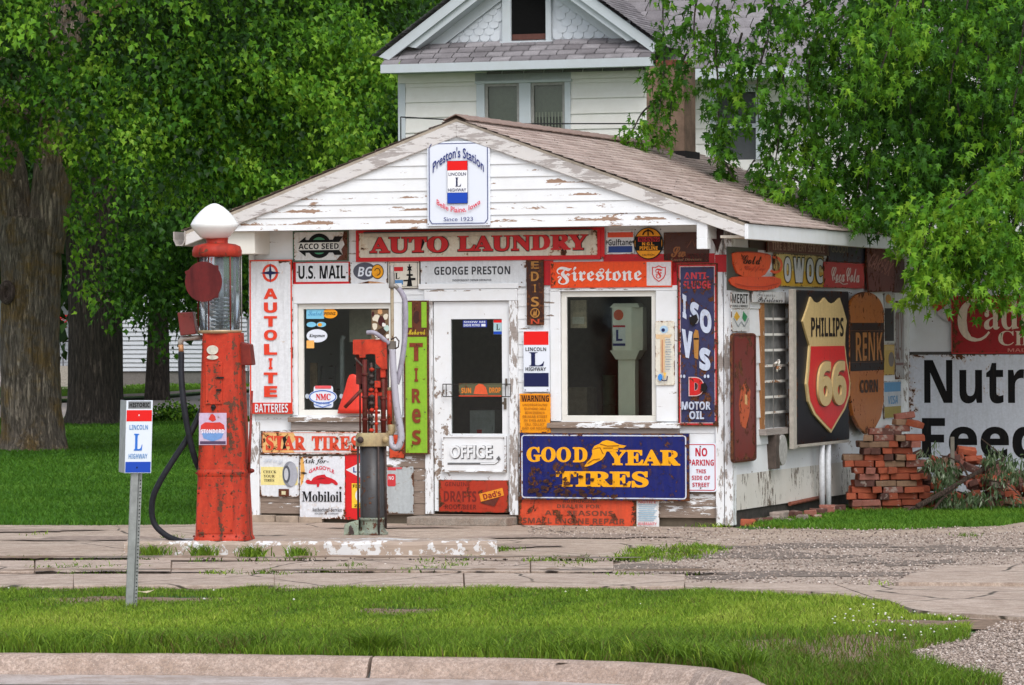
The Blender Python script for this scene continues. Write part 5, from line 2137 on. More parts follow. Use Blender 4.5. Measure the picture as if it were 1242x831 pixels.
# grey-white sign right of the skeletal pump
s = Sign('notice_sign', 'faded grey sheet metal notice with a red block beside the door step', 'sign', (468.6, 565.8, 501.4, 622.8), off=.02, thick=.01)
s.panel(LGY)
s.rect('emblem', (470, 567, 480.4, 570.6), enamel(C(206, 54, 60), .2, 87.))
s.rect('emblem', (470, 575, 480, 590), enamel(C(206, 54, 60), .2, 87.), 2)
s.text('NO', (471.6, 577.6, 478, 582), WHT, 'bold')
s.rect('emblem', (481, 566.8, 488, 569), enamel(C(206, 84, 90), .3, 88.))
s.done()
# orange can-like rusty tin under the green sign
s = Sign('tin_sign', 'small rust orange tin sheet low behind the pump hose', 'sign', (472, 527, 491, 556), off=.018, thick=.008)
s.panel(RUSTR)
s.done()

# green TIRES
s = Sign('tyre_sign', 'tall lime green TIRES sign with brown letters left of the door', 'sign', (489.8, 364.6, 519.8, 551), off=.05, thick=.02)
s.panel(BRN)
s.rect('panel', (491.8, 366.4, 517.8, 549.4), GRN)
s.rect('panel', (500, 366.4, 511.6, 398), BRN)
s.rect('panel', (491.8, 397.4, 517.8, 408.6), BRN)
s.text('Mohawk', (494.6, 399.4, 516.4, 406), enamel(C(206, 180, 40), .1, 89.), 'script', .01)
s.poly('emblem', [(503, 391), (501.6, 386), (503, 379), (506, 376.6), (509, 378.6), (508.4, 384), (509.4, 389), (506, 393)], enamel(C(64, 30, 24), .2, 90.))
lb = enamel(C(132, 56, 28), .3, 91.)
for ch, a, c, w in (('T', 416, 438, 8.2), ('I', 446.4, 463, 2.2), ('R', 471.4, 488.6, 5.4), ('e', 495.6, 513.2, 5.2), ('S', 521.6, 539.6, 5.4)):
    s.text(ch, (505.2 - w, a, 505.2 + w, c), lb, 'bold', .02)
s.bolts([(493.6, 432), (515.6, 424), (493.6, 484), (516, 500)], r=.9)
s.done(.004)

# Lincoln Highway between door and window
s = Sign('highway_sign', 'upright white sign with big L, red and blue bars between door and window', 'sign', (634.8, 401, 666.6, 475.4), off=.045, thick=.01)
s.panel(NEWW)
s.rect('stripe', (635.4, 402, 665.4, 418.4), REDN)
s.rect('stripe', (635.4, 452.4, 665.4, 469), NAVY)
s.text('LINCOLN', (637.6, 421.4, 662.6, 425.8), BLK, 'bold', -.004)
s.text('L', (641.8, 427.2, 660.2, 444.2), NAVY, 'serif', .0)
s.text('HIGHWAY', (637.6, 445.4, 662.4, 449.8), BLK, 'bold', -.004)
s.done(.003)

# WARNING
s = Sign('warning_sign', 'orange WARNING underground cable sign beside the right window sill', 'sign', (630.4, 477.4, 667.6, 525), off=.05, thick=.01)
s.panel(AMB)
s.rect('panel', (632, 479, 666.4, 487.6), enamel(C(206, 120, 14), .2, 92.))
s.text('WARNING', (633, 479.6, 666, 487.2), BLK, 'bold', .0)
og = enamel(C(176, 108, 20), .1, 93.)
for i, t_ in enumerate(('UNDERGROUND', 'TELEPHONE CABLE', 'BEFORE DIGGING IN', 'OR NEAR STREET', 'IN THIS AREA', 'CALL COLLECT', 'DAY OR NIGHT')):
    w = 15 - (i % 3) * 1.6
    s.text(t_, (649 - w, 489.6 + i * 4.7, 649 + w, 492.6 + i * 4.7), og, 'bold')
s.done()

# GOOD YEAR TIRES
s = Sign('tyre_sign', 'wide dark blue enamel tyre sign with yellow letters and a winged foot', 'sign', (630.6, 525.6, 835.4, 607), off=.05, thick=.03)
s.panel(enamel(C(14, 24, 96), .35, 8.))
s.frame('panel', (632.4, 527.6, 832.6, 605), 1.5, enamel(C(206, 214, 232), .3, 94.), 4)
s.rect('panel', (634.2, 529.4, 830.8, 603.2), BLU, 3)
yl = enamel(C(246, 172, 14), .12, 95., fade=.08)
s.text('GOO', (639, 542.4, 693.4, 561), yl, 'serif', .03)
s.text('D', (695.6, 542.6, 713.6, 561), yl, 'serif', .03)
s.text('YEAR', (738, 545.2, 825.4, 564.2), yl, 'serif', .03)
s.text('TIRES', (675, 571.4, 787.4, 591), yl, 'serif', .034)
ft = [(709.6, 566), (713, 561), (717, 557), (719.6, 551), (719, 546), (722, 541), (728, 538.4), (731.6, 535.4), (737, 533.8), (745, 535.6), (752, 539), (761, 540.6), (757, 543.4), (750, 543), (752, 545), (744, 545.4), (746, 547.6), (737, 547.4), (734.6, 553), (731, 557.6), (725, 560.6), (719, 564), (713, 566)]
s.poly('emblem', ft, yl)
for q in ([(720, 545), (729, 543), (733, 551)], [(729, 538.6), (738, 541), (752, 540.4)], [(733, 543.4), (745, 543.4)], [(714, 562.4), (721, 557.6), (729, 556.6)]):
    s.line('emblem', q, .8, enamel(C(120, 60, 20), .1, 96.))
RB = enamel(C(58, 32, 26), .6, 97.)
for i in range(95):
    x = 640 + abs(rnd.gauss(0, 1)) * 62
    y = 602 - abs(rnd.gauss(0, 1)) * 16
    if x > 790 or y < 556:
        continue
    r = rnd.uniform(.6, 3.4)
    s.poly('rust_patch', [(x + r * rnd.uniform(.5, 1.6) * math.cos(k * PI / 4), y + r * rnd.uniform(.4, 1.1) * math.sin(k * PI / 4)) for k in range(8)], RB)
    s.d -= .00115
s.bolts([(638, 527), (690, 526.6), (800, 527), (644, 606)], r=1.)
s.done(.006)

# orange sheet at the foot of the wall
s = Sign('repair_sign', 'faded orange red ALL SEASONS SMALL ENGINE sign at the foot of the wall', 'sign', (628.6, 603.4, 771.8, 638), off=.03, thick=.014)
s.panel(enamel(C(212, 78, 44), .36, 98., fade=.35, scale=8.))
ft_ = enamel(C(116, 66, 50), .35, 98., fade=.3)
for t_, q in (('AUTHORIZED', (683, 606, 724, 610)), ('DEALER FOR', (676, 612, 728, 616.4)), ('ALL SEASONS', (661, 619.4, 744, 625.4)), ('SMALL ENGINE REPAIR', (634, 628.6, 758, 635.4))):
    s.text(t_, q, ft_, 'bold', .0)
s.line('stain', [(644, 622), (650, 606)], .7, ft_)
s.poly('rust_patch', [(741, 624), (746, 622), (750, 630), (745, 631)], BRN)
s.done(.003)

# small white notice
s = Sign('paper_notice', 'small white paper notice with blue lines at the foot of the wall', 'notice', (771.4, 606.6, 799.4, 639), off=.03, thick=.006)
s.panel(enamel(C(226, 228, 230), .05, 99.))
lb2 = enamel(C(150, 184, 204), .0, 100.)
for i in range(9):
    s.rect('lettering', (774 + (i % 2), 612 + i * 2.3, 797 - (i % 3) * 1.6, 613 + i * 2.3), lb2)
s.text('NOTICE', (775, 607.6, 796, 610.4), enamel(C(206, 90, 100), .0, 101.), 'bold')
s.text('WARRANTY', (774, 633.6, 797, 637), enamel(C(206, 90, 100), .0, 101.), 'bold')
s.done()

# NO PARKING
s = Sign('parking_sign', 'white NO PARKING THIS SIDE OF STREET sign with red lettering', 'sign', (831.6, 537.4, 869.2, 596.6), off=.045, thick=.008)
s.panel(NEWW, radius=3.5)
cr_ = enamel(C(186, 22, 52), .0, 102., fade=.05)
s.frame('border', (833, 538.8, 867.8, 595.2), 1., cr_, 3)
for t_, q, o_f in (('NO', (843.6, 543.4, 858, 553.6), .012), ('PARKING', (835.2, 557.4, 866, 564.8), .004), ('THIS', (844.4, 569.2, 856.4, 574), 0), ('SIDE OF', (839.4, 577, 861.6, 582), 0), ('STREET', (840, 585.4, 860.6, 590.4), 0)):
    s.text(t_, q, cr_, 'bold', o_f)
s.bolts([(850, 541.6), (850, 592)], r=1.)
s.done()

# on the door
s = Sign('office_sign', 'white wooden OFFICE board with raised letters and arrow on the door', 'sign', (536.6, 528.8, 614, 572.6), off=.005, thick=.02)
pw = peel(.35, 61., stretch=(3., 3., 3.))
s.panel(pw)
s.frame('border', (536.6, 528.8, 614, 572.6), 1.6, peel(.6, 62.), raised=.012)
gr2 = plain('letter_shadow', (.13, .13, .135, 1), .8)
s.text('OFFICE', (546.2, 540, 598.4, 557.2), gr2, 'sans', .045)
s.text('OFFICE', (546.4, 540.2, 596.8, 556), peel(.2, 63.), 'sans', .02, relief=.012)
s.line('arrow', [(543, 562.6), (600, 562.2), (604.6, 559), (605.4, 555)], 2.4, gr2)
s.line('arrow', [(583, 562.4), (600, 562), (604.6, 558.6)], 1.6, peel(.2, 63.))
s.poly('arrow', [(602, 556.6), (605.6, 552.6), (608, 557.4)], gr2)
s.done(.003)
s = Sign('kick_plate', "rust red kick plate with a faded root beer advert and yellow tag", 'kick plate', (532, 582.4, 616.6, 621.6), off=.004, thick=.01)
s.panel(enamel(C(176, 52, 28), .34, 103., scale=10.))
fd = enamel(C(116, 34, 24), .4, 103., scale=10.)
s.text('GENUINE', (540, 585, 570, 590), fd, 'bold')
s.text('DRAFTS', (538.4, 595.6, 578, 609), fd, 'bold', .01)
s.text('ROOT BEER', (540, 612, 578, 618), fd, 'bold')
yb = enamel(C(232, 150, 40), .3, 104.)
s.poly('emblem', [(581.6, 599), (609.6, 591.4), (611.6, 600.6), (583.6, 608.4)], yb)
s.text("Dad's", (586, 596.2, 608, 603.6), enamel(C(150, 40, 24), .1, 105.), 'bold', .02, rot=-.26)
s.poly('emblem', [(582, 609.6), (606, 603), (600, 614)], enamel(C(98, 44, 34), .4, 106.))
s.done()
s = Sign('push_bar', 'green grey push bar plate with orange sun across the door glass', 'push bar', (536, 464, 620, 482), off=.03, thick=.008)
s.panel(enamel(C(92, 92, 66), .2, 107.), (556.6, 465, 608.6, 481.2), 'panel')
od = enamel(C(222, 128, 40), .1, 108.)
s.text('SUN', (559.6, 470.4, 571.6, 477), od, 'bold', .02)
s.text('DROP', (593.6, 470, 607.4, 476.6), od, 'bold', .02)
s.poly('emblem', [(574.6, 478), (577, 468.6), (581, 465.6), (586, 466.4), (589.6, 470), (592, 478.6)], enamel(C(226, 92, 50), .05, 109.))
s.rect('stripe', (556.8, 479.6, 608.4, 481), enamel(C(206, 70, 40), .05, 110.))
rb = MB()
for py in (466, 481):
    a, c = s.m(537, py), s.m(619, py)
    rb.tube([(a[0], .0, a[1]), (a[0], -.004, a[1]), (c[0], -.004, c[1]), (c[0], .0, c[1])], .005, plain('rod_black', (.03, .028, .026, 1), .5), 6)
for px_ in (537, 541, 619, 613):
    a, c = s.m(px_, 466), s.m(px_, 481)
    rb.tube([(a[0], -.004, a[1]), (c[0], -.004, c[1])], .004, plain('rod_black', (.03, .028, .026, 1), .5), 6)
s.parts['bar'] = rb
s.done()

# stickers on the glass
PG = -.017


def sticker(name, label, box, build):
    s = Sign(name, label, 'sticker', box, off=PG, thick=.002)
    build(s)
    return s.done()


cy_ = enamel(C(126, 196, 226), .0, 111., fade=.1)
sticker('window_sticker', 'square light blue sticker in the top left corner of the left window', (371.6, 374.6, 393, 386.8), lambda s: (s.panel(cy_), s.text('Sealed', (374, 377, 391, 383), enamel(C(70, 140, 190), 0., 112.), 'script')))
sticker('window_sticker', 'orange oval sticker at the top of the left window', (391, 374.4, 409.4, 386.2), lambda s: (s.panel(enamel(C(244, 160, 30), 0., 113.), pts=[(400.2 + 9.1 * math.cos(i * PI / 12), 380.3 + 5.9 * math.sin(i * PI / 12)) for i in range(24)]), s.text('PENNZ', (393.5, 378.6, 407, 382.2), BLK, 'bold')))


def st_wings(s):
    for c in (377.6, 389.6):
        s.panel(cy_, pts=[(c + 5.8 * math.cos(i * PI / 10), 393.7 + 3.2 * math.sin(i * PI / 10)) for i in range(20)], part='panel')
    s.ell('emblem', 388, 394, 2.6, 2.2, YEL)


sticker('window_sticker', 'pale blue winged sticker below the square blue one on the left window', (371.6, 390, 395.6, 397.2), st_wings)


def st_oval(s):
    s.panel(NEWW, pts=[(384.4 + 12.6 * math.cos(i * PI / 14), 407.4 + 8 * math.sin(i * PI / 14)) for i in range(28)])
    s.text('Kingsman', (375, 405, 394, 410.2), BLK, 'ital', .01)


sticker('window_sticker', 'large white oval sticker on the left side of the left window', (371.6, 399.4, 397, 415.4), st_oval)
sticker('window_sticker', 'orange square sticker under the white oval on the left window', (371.8, 413, 381, 422.4), lambda s: s.panel(enamel(C(246, 180, 96), 0., 114.)))


def st_nmc(s):
    rb_ = enamel(C(50, 104, 190), 0., 115.)
    s.panel(NEWW, (380.6, 468, 404, 494.6), radius=3)
    s.panel(NEWW, pts=[(391.6 + 17.2 * math.cos(i * PI / 14), 481.4 + 8.8 * math.sin(i * PI / 14)) for i in range(28)], d1=.0026)
    s.d = .004
    s.ring('emblem', 391.6, 481.4, 16.6, 8.2, 1.3, rb_)
    s.rect('emblem', (382.4, 467.8, 402, 471.4), enamel(C(226, 90, 96), 0., 116.), 1)
    s.text('NMC', (383.4, 477.6, 401.2, 485.4), enamel(C(214, 30, 40), 0., 117.), 'serif', .02)
    s.text('TIRE CLUB', (383.6, 488, 400, 490.4), rb_, 'bold')
    s.line('emblem', [(381, 490.6), (391.6, 494), (402.4, 490.6)], 1., rb_)
    for x in (373, 414.6):
        s.ell('emblem', x, 480.6, 2.4, 3., enamel(C(180, 190, 200), 0., 118.), 12)


sticker('window_sticker', 'big red white and blue sticker at the bottom of the left window', (371, 467, 417, 495), st_nmc)


def st_poster(s):
    s.panel(enamel(C(120, 96, 70), 0., 119.), (450.6, 375.6, 473.6, 413.4))
    cl = [C(70, 24, 24), C(226, 216, 196), C(214, 160, 110), C(60, 40, 30), C(190, 214, 206), C(236, 232, 226)]
    spots = [(461, 378, 4, 4, 2), (457, 386, 6, 5, 1), (463, 390, 7, 7, 0), (455, 396, 4, 6, 1), (468, 384, 4, 4, 1), (469, 398, 4, 5, 4), (463, 402, 7, 5, 3), (457, 406, 4, 4, 5), (460, 411.6, 5, 1.6, 5), (453, 381, 2, 4, 0), (471, 408, 2.6, 4, 5), (466, 394, 3, 3, 5)]
    for x, y, a, c, k in spots:
        s.poly('emblem', [(x + a * rnd.uniform(.6, 1.05) * math.cos(i * PI / 5), y + c * rnd.uniform(.6, 1.05) * math.sin(i * PI / 5)) for i in range(10)], enamel(cl[k], 0., 120. + k))


sticker('window_poster', 'small brown and white picture poster in the upper right of the left window', (450, 375, 474, 414), st_poster)


def st_door1(s):
    s.panel(enamel(C(44, 60, 150), 0., 121.))
    s.text('SHOW ME', (562.6, 389.4, 589, 391.6), NEWW, 'bold')
    s.text('DRIVE PETRO', (562.6, 393, 582, 396), NEWW, 'bold')
    s.rect('emblem', (584, 393, 589, 396), NEWW)


sticker('door_sticker', 'small blue sticker with white lettering at the top of the door glass', (561.4, 388.4, 590.6, 397), st_door1)


def st_door2(s):
    s.panel(enamel(C(170, 200, 206), 0., 122.))
    s.rect('stripe', (598.8, 387.8, 609, 391.4), REDN)
    s.rect('stripe', (598.8, 402, 609, 405.4), BLUN)
    s.text('L', (602, 393.4, 606.4, 400), BLK, 'serif')


sticker('door_sticker', 'little letter L sticker in the top right corner of the door glass', (598.6, 387.6, 609.2, 405.6), st_door2)

# ================================================================ SIGNS ON THE SIDE WALL
KS = dict(frame=SIDE)
s = Sign('cup_sign', 'orange coffee cup and saucer cut-out sign at the front end of the side wall', 'sign', (883, 303, 950, 354), off=.05, thick=.02, **KS)
s.panel(enamel(C(70, 72, 66), .2, 130.), (883.5, 301, 920, 353), 'backing', d1=.008)
oc = enamel(C(226, 88, 44), .22, 131., fade=.2)
s.panel(oc, pts=[(888.6, 309), (893, 307), (905, 305.8), (920, 305.8), (930, 307), (934, 309.6), (934.4, 316), (932, 325), (926.4, 333), (920, 336), (900, 336), (893, 332), (889.4, 322)], part='cup', d0=.01, d1=.026)
s.panel(enamel(C(216, 78, 40), .25, 132., fade=.2), pts=[(884.6, 341), (888, 337.4), (900, 335.6), (920, 335.4), (938, 334.6), (946.6, 337), (947.6, 342), (943, 348), (930, 351.6), (910, 352.6), (894, 350), (886.6, 346)], part='saucer', d0=.009, d1=.022)
s.d = .028
s.ring('handle', 938.5, 320, 10, 11, 3.2, oc, 20, -110, 130)
s.text('Gold', (899, 310.4, 922, 321), BLKW, 'script', .01)
s.text('Coffee', (901, 323, 926, 330), enamel(C(190, 60, 34), .2, 133.), 'script', .01)
s.line('emblem', [(890, 345), (905, 348), (925, 347.6), (942, 343)], 1., enamel(C(170, 50, 30), .2, 134.))
s.line('emblem', [(890, 307.6), (905, 306.6), (920, 306.6), (932, 308.4)], .8, enamel(C(160, 50, 30), .2, 134.))
s.done(.004)

s = Sign('dealer_sign', 'yellow sign with tall white letters next to the orange coffee cup', 'sign', (940, 309, 999.4, 348), off=.03, thick=.014, **KS)
s.panel(enamel(C(206, 186, 120), .2, 135.))
s.rect('panel', (941, 329, 998.6, 347), enamel(C(206, 160, 30), .2, 136.))
for ch, a, c in (('O', 950.5, 958.6), ('W', 961.4, 974.4), ('O', 977, 985.6), ('C', 988.4, 997)):
    s.text(ch, (a - .8, 311.4, c + .8, 344), BLK, 'bold', .07)
    s.text(ch, (a, 313, c, 342.6), enamel(C(206, 206, 210), .06, 137.), 'bold', .035)
s.bolts([(945, 345.6), (970, 346), (997, 345.6), (997.6, 312)], r=.8)
s.done()
s = Sign('service_sign', 'long dark red TIRE AND BATTERY SERVICE board tucked under the side eave', 'sign', (931, 290, 1004.6, 308.2), off=.035, thick=.02, **KS)
s.panel(enamel(C(96, 34, 28), .25, 138.))
s.text('TIRE & BATTERY SERVICE', (936, 295, 1000, 305), enamel(C(176, 146, 130), .2, 139.), 'bold')
s.frame('border', (931, 290, 1004.6, 308.2), 1.2, enamel(C(120, 96, 80), .2, 140.))
s.done()
s = Sign('tin_sign', 'very dark blank tin sheet under the front end of the side eave', 'sign', (909, 286, 931, 303), off=.02, thick=.01, **KS)
s.panel(enamel(C(50, 26, 22), .3, 141.))
s.done()
s = Sign('shop_sign', 'dark blue black sign above the red soda sign, partly under the eave', 'sign', (1004.8, 294, 1050, 318.4), off=.025, thick=.015, **KS)
s.panel(enamel(C(36, 42, 62), .3, 142.))
s.text('GOODY', (1008, 297.4, 1029, 307.4), enamel(C(130, 120, 96), .3, 143.), 'sans', .02)
s.done()
s = Sign('soda_sign', 'red soda sign with white script on the side wall', 'sign', (999.6, 318.8, 1048.4, 349.4), off=.035, thick=.015, **KS)
s.panel(enamel(C(196, 44, 40), .12, 144.))
cw = enamel(C(226, 206, 200), .06, 145.)
s.text('Coca', (1008, 324.4, 1024, 342.4), cw, 'script', .014)
s.text('Cola', (1025.6, 324.4, 1042, 342.4), cw, 'script', .014)
s.line('lettering', [(1012, 343.4), (1017, 342), (1022, 345), (1027, 344)], 1., cw)
s.done()
s = Sign('feed_sign', 'brown red pentagon sign hung right of the red soda sign', 'sign', (1050.6, 297.6, 1086.4, 355), off=.05, thick=.02, **KS)
s.panel(enamel(C(112, 46, 38), .45, 146.), pts=[(1052, 299), (1075, 297.6), (1086, 308), (1085.4, 318), (1084.6, 353), (1054, 355), (1051, 320)])
s.text('CARFAX', (1054, 312, 1082, 330), enamel(C(170, 110, 96), .3, 147.), 'bold', .0, rot=.42)
s.done()
s = Sign('tin_sign', 'dark maroon tin sheet at the far end of the side wall under the eave', 'sign', (1083, 314, 1098, 355), off=.02, thick=.01, **KS)
s.panel(enamel(C(74, 24, 24), .3, 148.))
s.done()
s = Sign('shop_sign', 'narrow white sign with black capitals just under the coffee cup saucer', 'sign', (887, 354.6, 909, 374.4), off=.045, thick=.008, **KS)
s.panel(enamel(C(196, 196, 194), .1, 149.))
s.text('MERIT', (888, 356.6, 907, 368), BLKW, 'bold')
s.text('FUELS & SERVICE', (888.4, 370, 906.6, 372.6), BLKW, 'bold')
s.done()
s = Sign('feed_sign', 'small white sign with yellow and green diamonds on the side wall', 'sign', (887.6, 375, 909, 402), off=.044, thick=.008, **KS)
s.panel(enamel(C(206, 208, 206), .08, 150.), radius=1.5)
s.poly('emblem', [(893.4, 377.6), (897.4, 384.4), (893.4, 389.4), (890, 384.4)], enamel(C(206, 160, 50), .1, 151.))
s.poly('emblem', [(901.4, 377.4), (906.4, 384), (903.4, 391), (900, 386)], enamel(C(40, 130, 80), .1, 152.))
s.line('emblem', [(889.6, 386), (895, 396), (898.6, 390), (902.6, 396), (907.4, 386)], .9, enamel(C(150, 156, 160), .1, 153.))
s.done()
s = Sign('tin_thermometer', 'long rounded rusty red brown tin thermometer on the side wall', 'thermometer', (888.4, 404, 917.6, 560.4), off=.05, thick=.025, **KS)
s.panel(enamel(C(112, 30, 20), .4, 154., scale=8.), radius=4)
s.poly('stain', [(899, 470), (904, 462), (910, 474), (909, 500), (904, 520), (898, 516), (896, 490)], enamel(C(196, 84, 30), .5, 155.))
s.poly('stain', [(903, 478), (906, 480), (906, 492), (903, 490)], enamel(C(216, 170, 110), .2, 156.))
s.frame('border', (889.6, 406, 916.4, 558.4), 1.2, enamel(C(80, 20, 16), .3, 157.), 3)
s.done(.006)
s = Sign('script_board', 'white board with faded black script above the barred side window', 'sign', (913, 354, 953, 367), off=.045, thick=.01, **KS)
s.panel(enamel(C(206, 206, 206), .2, 158.))
s.text('Farmers', (918, 354.8, 940, 360), enamel(C(120, 120, 120), .2, 159.), 'script')
s.text('Petroleum', (919, 360.6, 949, 366.4), BLKW, 'script', .01)
s.done()

# Phillips 66
s = Sign('shield_sign', 'big black box sign with a red and cream 66 shield on two posts', 'sign', (962.4, 351.6, 1030, 541), off=.11, thick=.045, **KS)
s.panel(enamel(C(17, 19, 26), .04, 160.), (966, 352.6, 1030, 536.4), 'panel')
s.panel(plain('sign_edge', (.42, .38, .33, 1), .6), (962.4, 351.6, 965.9, 541), 'edge')
s.panel(plain('sign_edge', (.42, .38, .33, 1), .6), (966, 536.6, 1030, 540), 'edge')
sh = [(981, 360.4), (984.6, 366), (989, 368), (993.6, 366), (997.6, 361), (1002, 366.6), (1006.6, 368.4), (1011.6, 366), (1016.4, 361), (1020, 372), (1025, 389.6), (1023, 404), (1022.6, 419), (1025, 440), (1029.4, 466), (1028, 482), (1022.6, 498), (1014, 511), (1004.6, 526), (994, 514), (984, 502), (977.4, 486), (975, 465), (977, 446), (979.4, 419), (975.4, 405), (971.4, 390), (977, 374)]
cm = enamel(C(214, 186, 130), .05, 161.)
s.d = .05
s.panel(cm, pts=sh, part='shield', d0=.046, d1=.065)
s.d = .067
ctr = (1001, 445)
low = [(980.6, 420), (1021.4, 420), (1023.4, 440), (1027.4, 465), (1026, 481), (1020.6, 496.4), (1012.6, 508.6), (1004.6, 522), (995.4, 511.6), (986, 500), (979.6, 485), (977.2, 465), (979, 447)]
s.poly('shield', low, enamel(C(214, 26, 26), .03, 162., fade=.1))
s.text('PHILLIPS', (980.8, 385, 1020.4, 408.6), BLK, 'bold', .004)
s.text('66', (985.6, 437, 1022, 494), plain('numeral_outline', (.24, .10, .06, 1), .6), 'bold', .05)  # brown outline round the numerals
s.text('66', (986.6, 438.6, 1021, 492.6), cm, 'bold', .022, relief=.02)
s.done(.01)
# posts of the box sign belong to it
po = MB()
for px_ in (999, 1006.6):
    u, z = s.m(px_, 537)
    po.tube([(u, -.015, z), (u, -.015, -s.z0)], .03, plain('post_white', (.62, .63, .66, 1), .5), 10)
po.build('post', s.root)

# RENK corn ear
s = Sign('corn_sign', 'long rounded orange brown corn sign shaped like an ear', 'sign', (1029.6, 354, 1073, 527), off=.10, thick=.04, **KS)
ob = enamel(C(178, 104, 40), .3, 163.)
ear = []
for i in range(21):
    a = PI + i * PI / 20
    ear.append((1051.4 + 21.4 * math.cos(a), 381 + 27 * math.sin(a)))
ear += [(1072.6, 430), (1071.6, 490), (1068, 508), (1060, 522), (1056, 526.6), (1050, 526.4), (1042, 518), (1035, 503), (1031, 480)]
s.panel(ob, pts=ear)
s.rect('band', (1031, 391.6, 1072, 401), BLKW)
s.rect('band', (1031.2, 439.6, 1072, 449.6), BLKW)
s.rect('band', (1031, 401.2, 1072, 439.4), enamel(C(44, 34, 26), .25, 164.))
s.text('RENK', (1037.4, 403.4, 1070, 437.6), enamel(C(176, 116, 50), .25, 165.), 'bold', .0)
s.text('CORN', (1042, 460.6, 1064, 476.4), enamel(C(60, 36, 20), .25, 166.), 'bold', .02)
s.done(.008)

# sheets at the far end
s = Sign('poster', 'white paper sheet with a black block and small orange badge past the corn sign', 'poster', (1072.6, 356, 1085.6, 417), off=.02, thick=.005, **KS)
s.panel(enamel(C(190, 190, 186), .08, 167.))
s.rect('emblem', (1073, 374, 1084, 413.6), BLKW)
s.ell('emblem', 1077.4, 362.6, 3.4, 5.4, enamel(C(206, 140, 40), .1, 168.))
s.done()
s = Sign('poster', 'narrow white board with dark vertical lettering at the wall corner trim', 'poster', (1086, 365, 1096.6, 460), off=.02, thick=.005, **KS)
s.panel(enamel(C(170, 168, 168), .2, 169.))
s.text('II Y', (1087, 379, 1095, 436), enamel(C(120, 80, 76), .3, 170.), 'bold')
s.rect('lettering', (1086.6, 440, 1095.6, 443), enamel(C(120, 80, 76), .3, 170.))
s.done()
s = Sign('poster', 'small yellow picture sheet below the black block poster', 'poster', (1072.4, 418, 1085, 455), off=.02, thick=.005, **KS)
s.panel(enamel(C(196, 164, 80), .1, 171.))
s.ell('emblem', 1081, 436, 3.4, 9, enamel(C(120, 110, 106), .1, 172.))
s.rect('emblem', (1073, 420, 1084.6, 425), enamel(C(206, 176, 110), .1, 173.))
s.done()
s = Sign('card_sign', 'blue white and gold card sign low at the wall corner', 'sign', (1072, 462, 1093, 507.6), off=.02, thick=.006, **KS)
s.panel(enamel(C(196, 200, 206), .05, 174.))
s.rect('stripe', (1072.6, 463.6, 1092.4, 475), enamel(C(90, 150, 196), .05, 175.))
s.rect('stripe', (1072.6, 493, 1092.4, 506.4), enamel(C(160, 140, 40), .05, 176.))
s.text('VISA', (1077, 480, 1088.6, 490), enamel(C(90, 150, 196), .05, 177.), 'bold', .0, .2)
s.done()
s = Sign('reflector', 'small orange oval plate leaning behind the top of the brick pile', 'plate', (1073, 515, 1081.6, 533), off=.05, thick=.01, **KS)
s.panel(enamel(C(206, 96, 50), .1, 178.), pts=[(1077.3 + 4.2 * math.cos(i * PI / 10), 524 + 8.8 * math.sin(i * PI / 10)) for i in range(20)])
s.done()

# dark red drop-shaped plate at the corner under the eave
s = Sign('drop_plate', 'dark maroon drop shaped metal plate hanging from the eave at the front corner', 'plate', (861, 271, 877.4, 306.6), off=.16, thick=.012)
s.panel(enamel(C(58, 20, 20), .2, 179.), pts=[(864.4, 271.6), (869, 273.4), (876, 275.4), (877.4, 281), (876.4, 287), (871.6, 300), (869.8, 306.4), (868, 300), (862.6, 288), (861.2, 281.6), (862.6, 275)])
s.done()

# disc fixture low on the side wall
c = SIDE.hit(948, 546, .1)
fx = thing('air_reel', 'old dark air hose reel box with a grey disc low on the side wall', 'hose reel', SIDE.world(c[0], .0, c[1] - .16), SIDE.rz)
b = MB()
b.box(-.20, -.06, -.10, -.0, -.02, .32, plain('rusted_box', (.07, .05, .04, 1), .8, var=.4))
b.build('box', fx, bevel=.006)
b = MB()
pr = [(.0, .0), (.15, .0), (.155, .02), (.15, .05), (.0, .052)]
vs, fs = [], []
for j, (r, d) in enumerate(pr):
    for k in range(24):
        a = 2 * PI * k / 24
        vs.append((.06 + r * math.cos(a), -.05 - d, .16 + r * math.sin(a)))
for j in range(len(pr) - 1):
    for k in range(24):
        fs.append((j * 24 + k, j * 24 + (k + 1) % 24, (j + 1) * 24 + (k + 1) % 24, (j + 1) * 24 + k))
b.add(vs, fs, plain('disc_grey', (.36, .35, .33, 1), .7, var=.3))
b.box(-.07, .07, -.05, .0, .10, .2, plain('rusted_box', (.07, .05, .04, 1), .8, var=.4))
b.build('disc', fx)

# ================================================================ SIGNS ON THE LEAN-TO
KL = dict(frame=LEAN)
s = Sign('feed_sign', 'huge white feed board with black letters on the lean-to', 'sign', (1101, 430, 1420, 600), off=.022, thick=.02, **KL)
s.panel(enamel(C(206, 210, 222), .06, 180.))
s.text('Nutrena', (1121.6, 436.4, 1342, 489.6), BLK, 'bold', .004)
s.text('Feeds', (1118.6, 504.4, 1300, 556.4), BLK, 'bold', .012)
s.bolts([(1110, 464), (1106, 520), (1240, 590)], r=.9)
s.done(.004)
s = Sign('candy_sign', "dark red chocolate sign with cream letters high on the lean-to", 'sign', (1154, 358, 1400, 428.6), off=.022, thick=.03, **KL)
s.panel(enamel(C(150, 24, 30), .2, 181.))
s.frame('border', (1154, 358, 1400, 428.6), 1., enamel(C(206, 60, 60), .1, 182.))
ccw = enamel(C(214, 196, 176), .1, 183.)
s.text('C', (1161.6, 362, 1201.4, 414), ccw, 'serif')
s.text('adbury', (1194, 364, 1320, 409.6), ccw, 'serif')
s.text('Chocolate', (1211.6, 401, 1340, 419), ccw, 'serif')
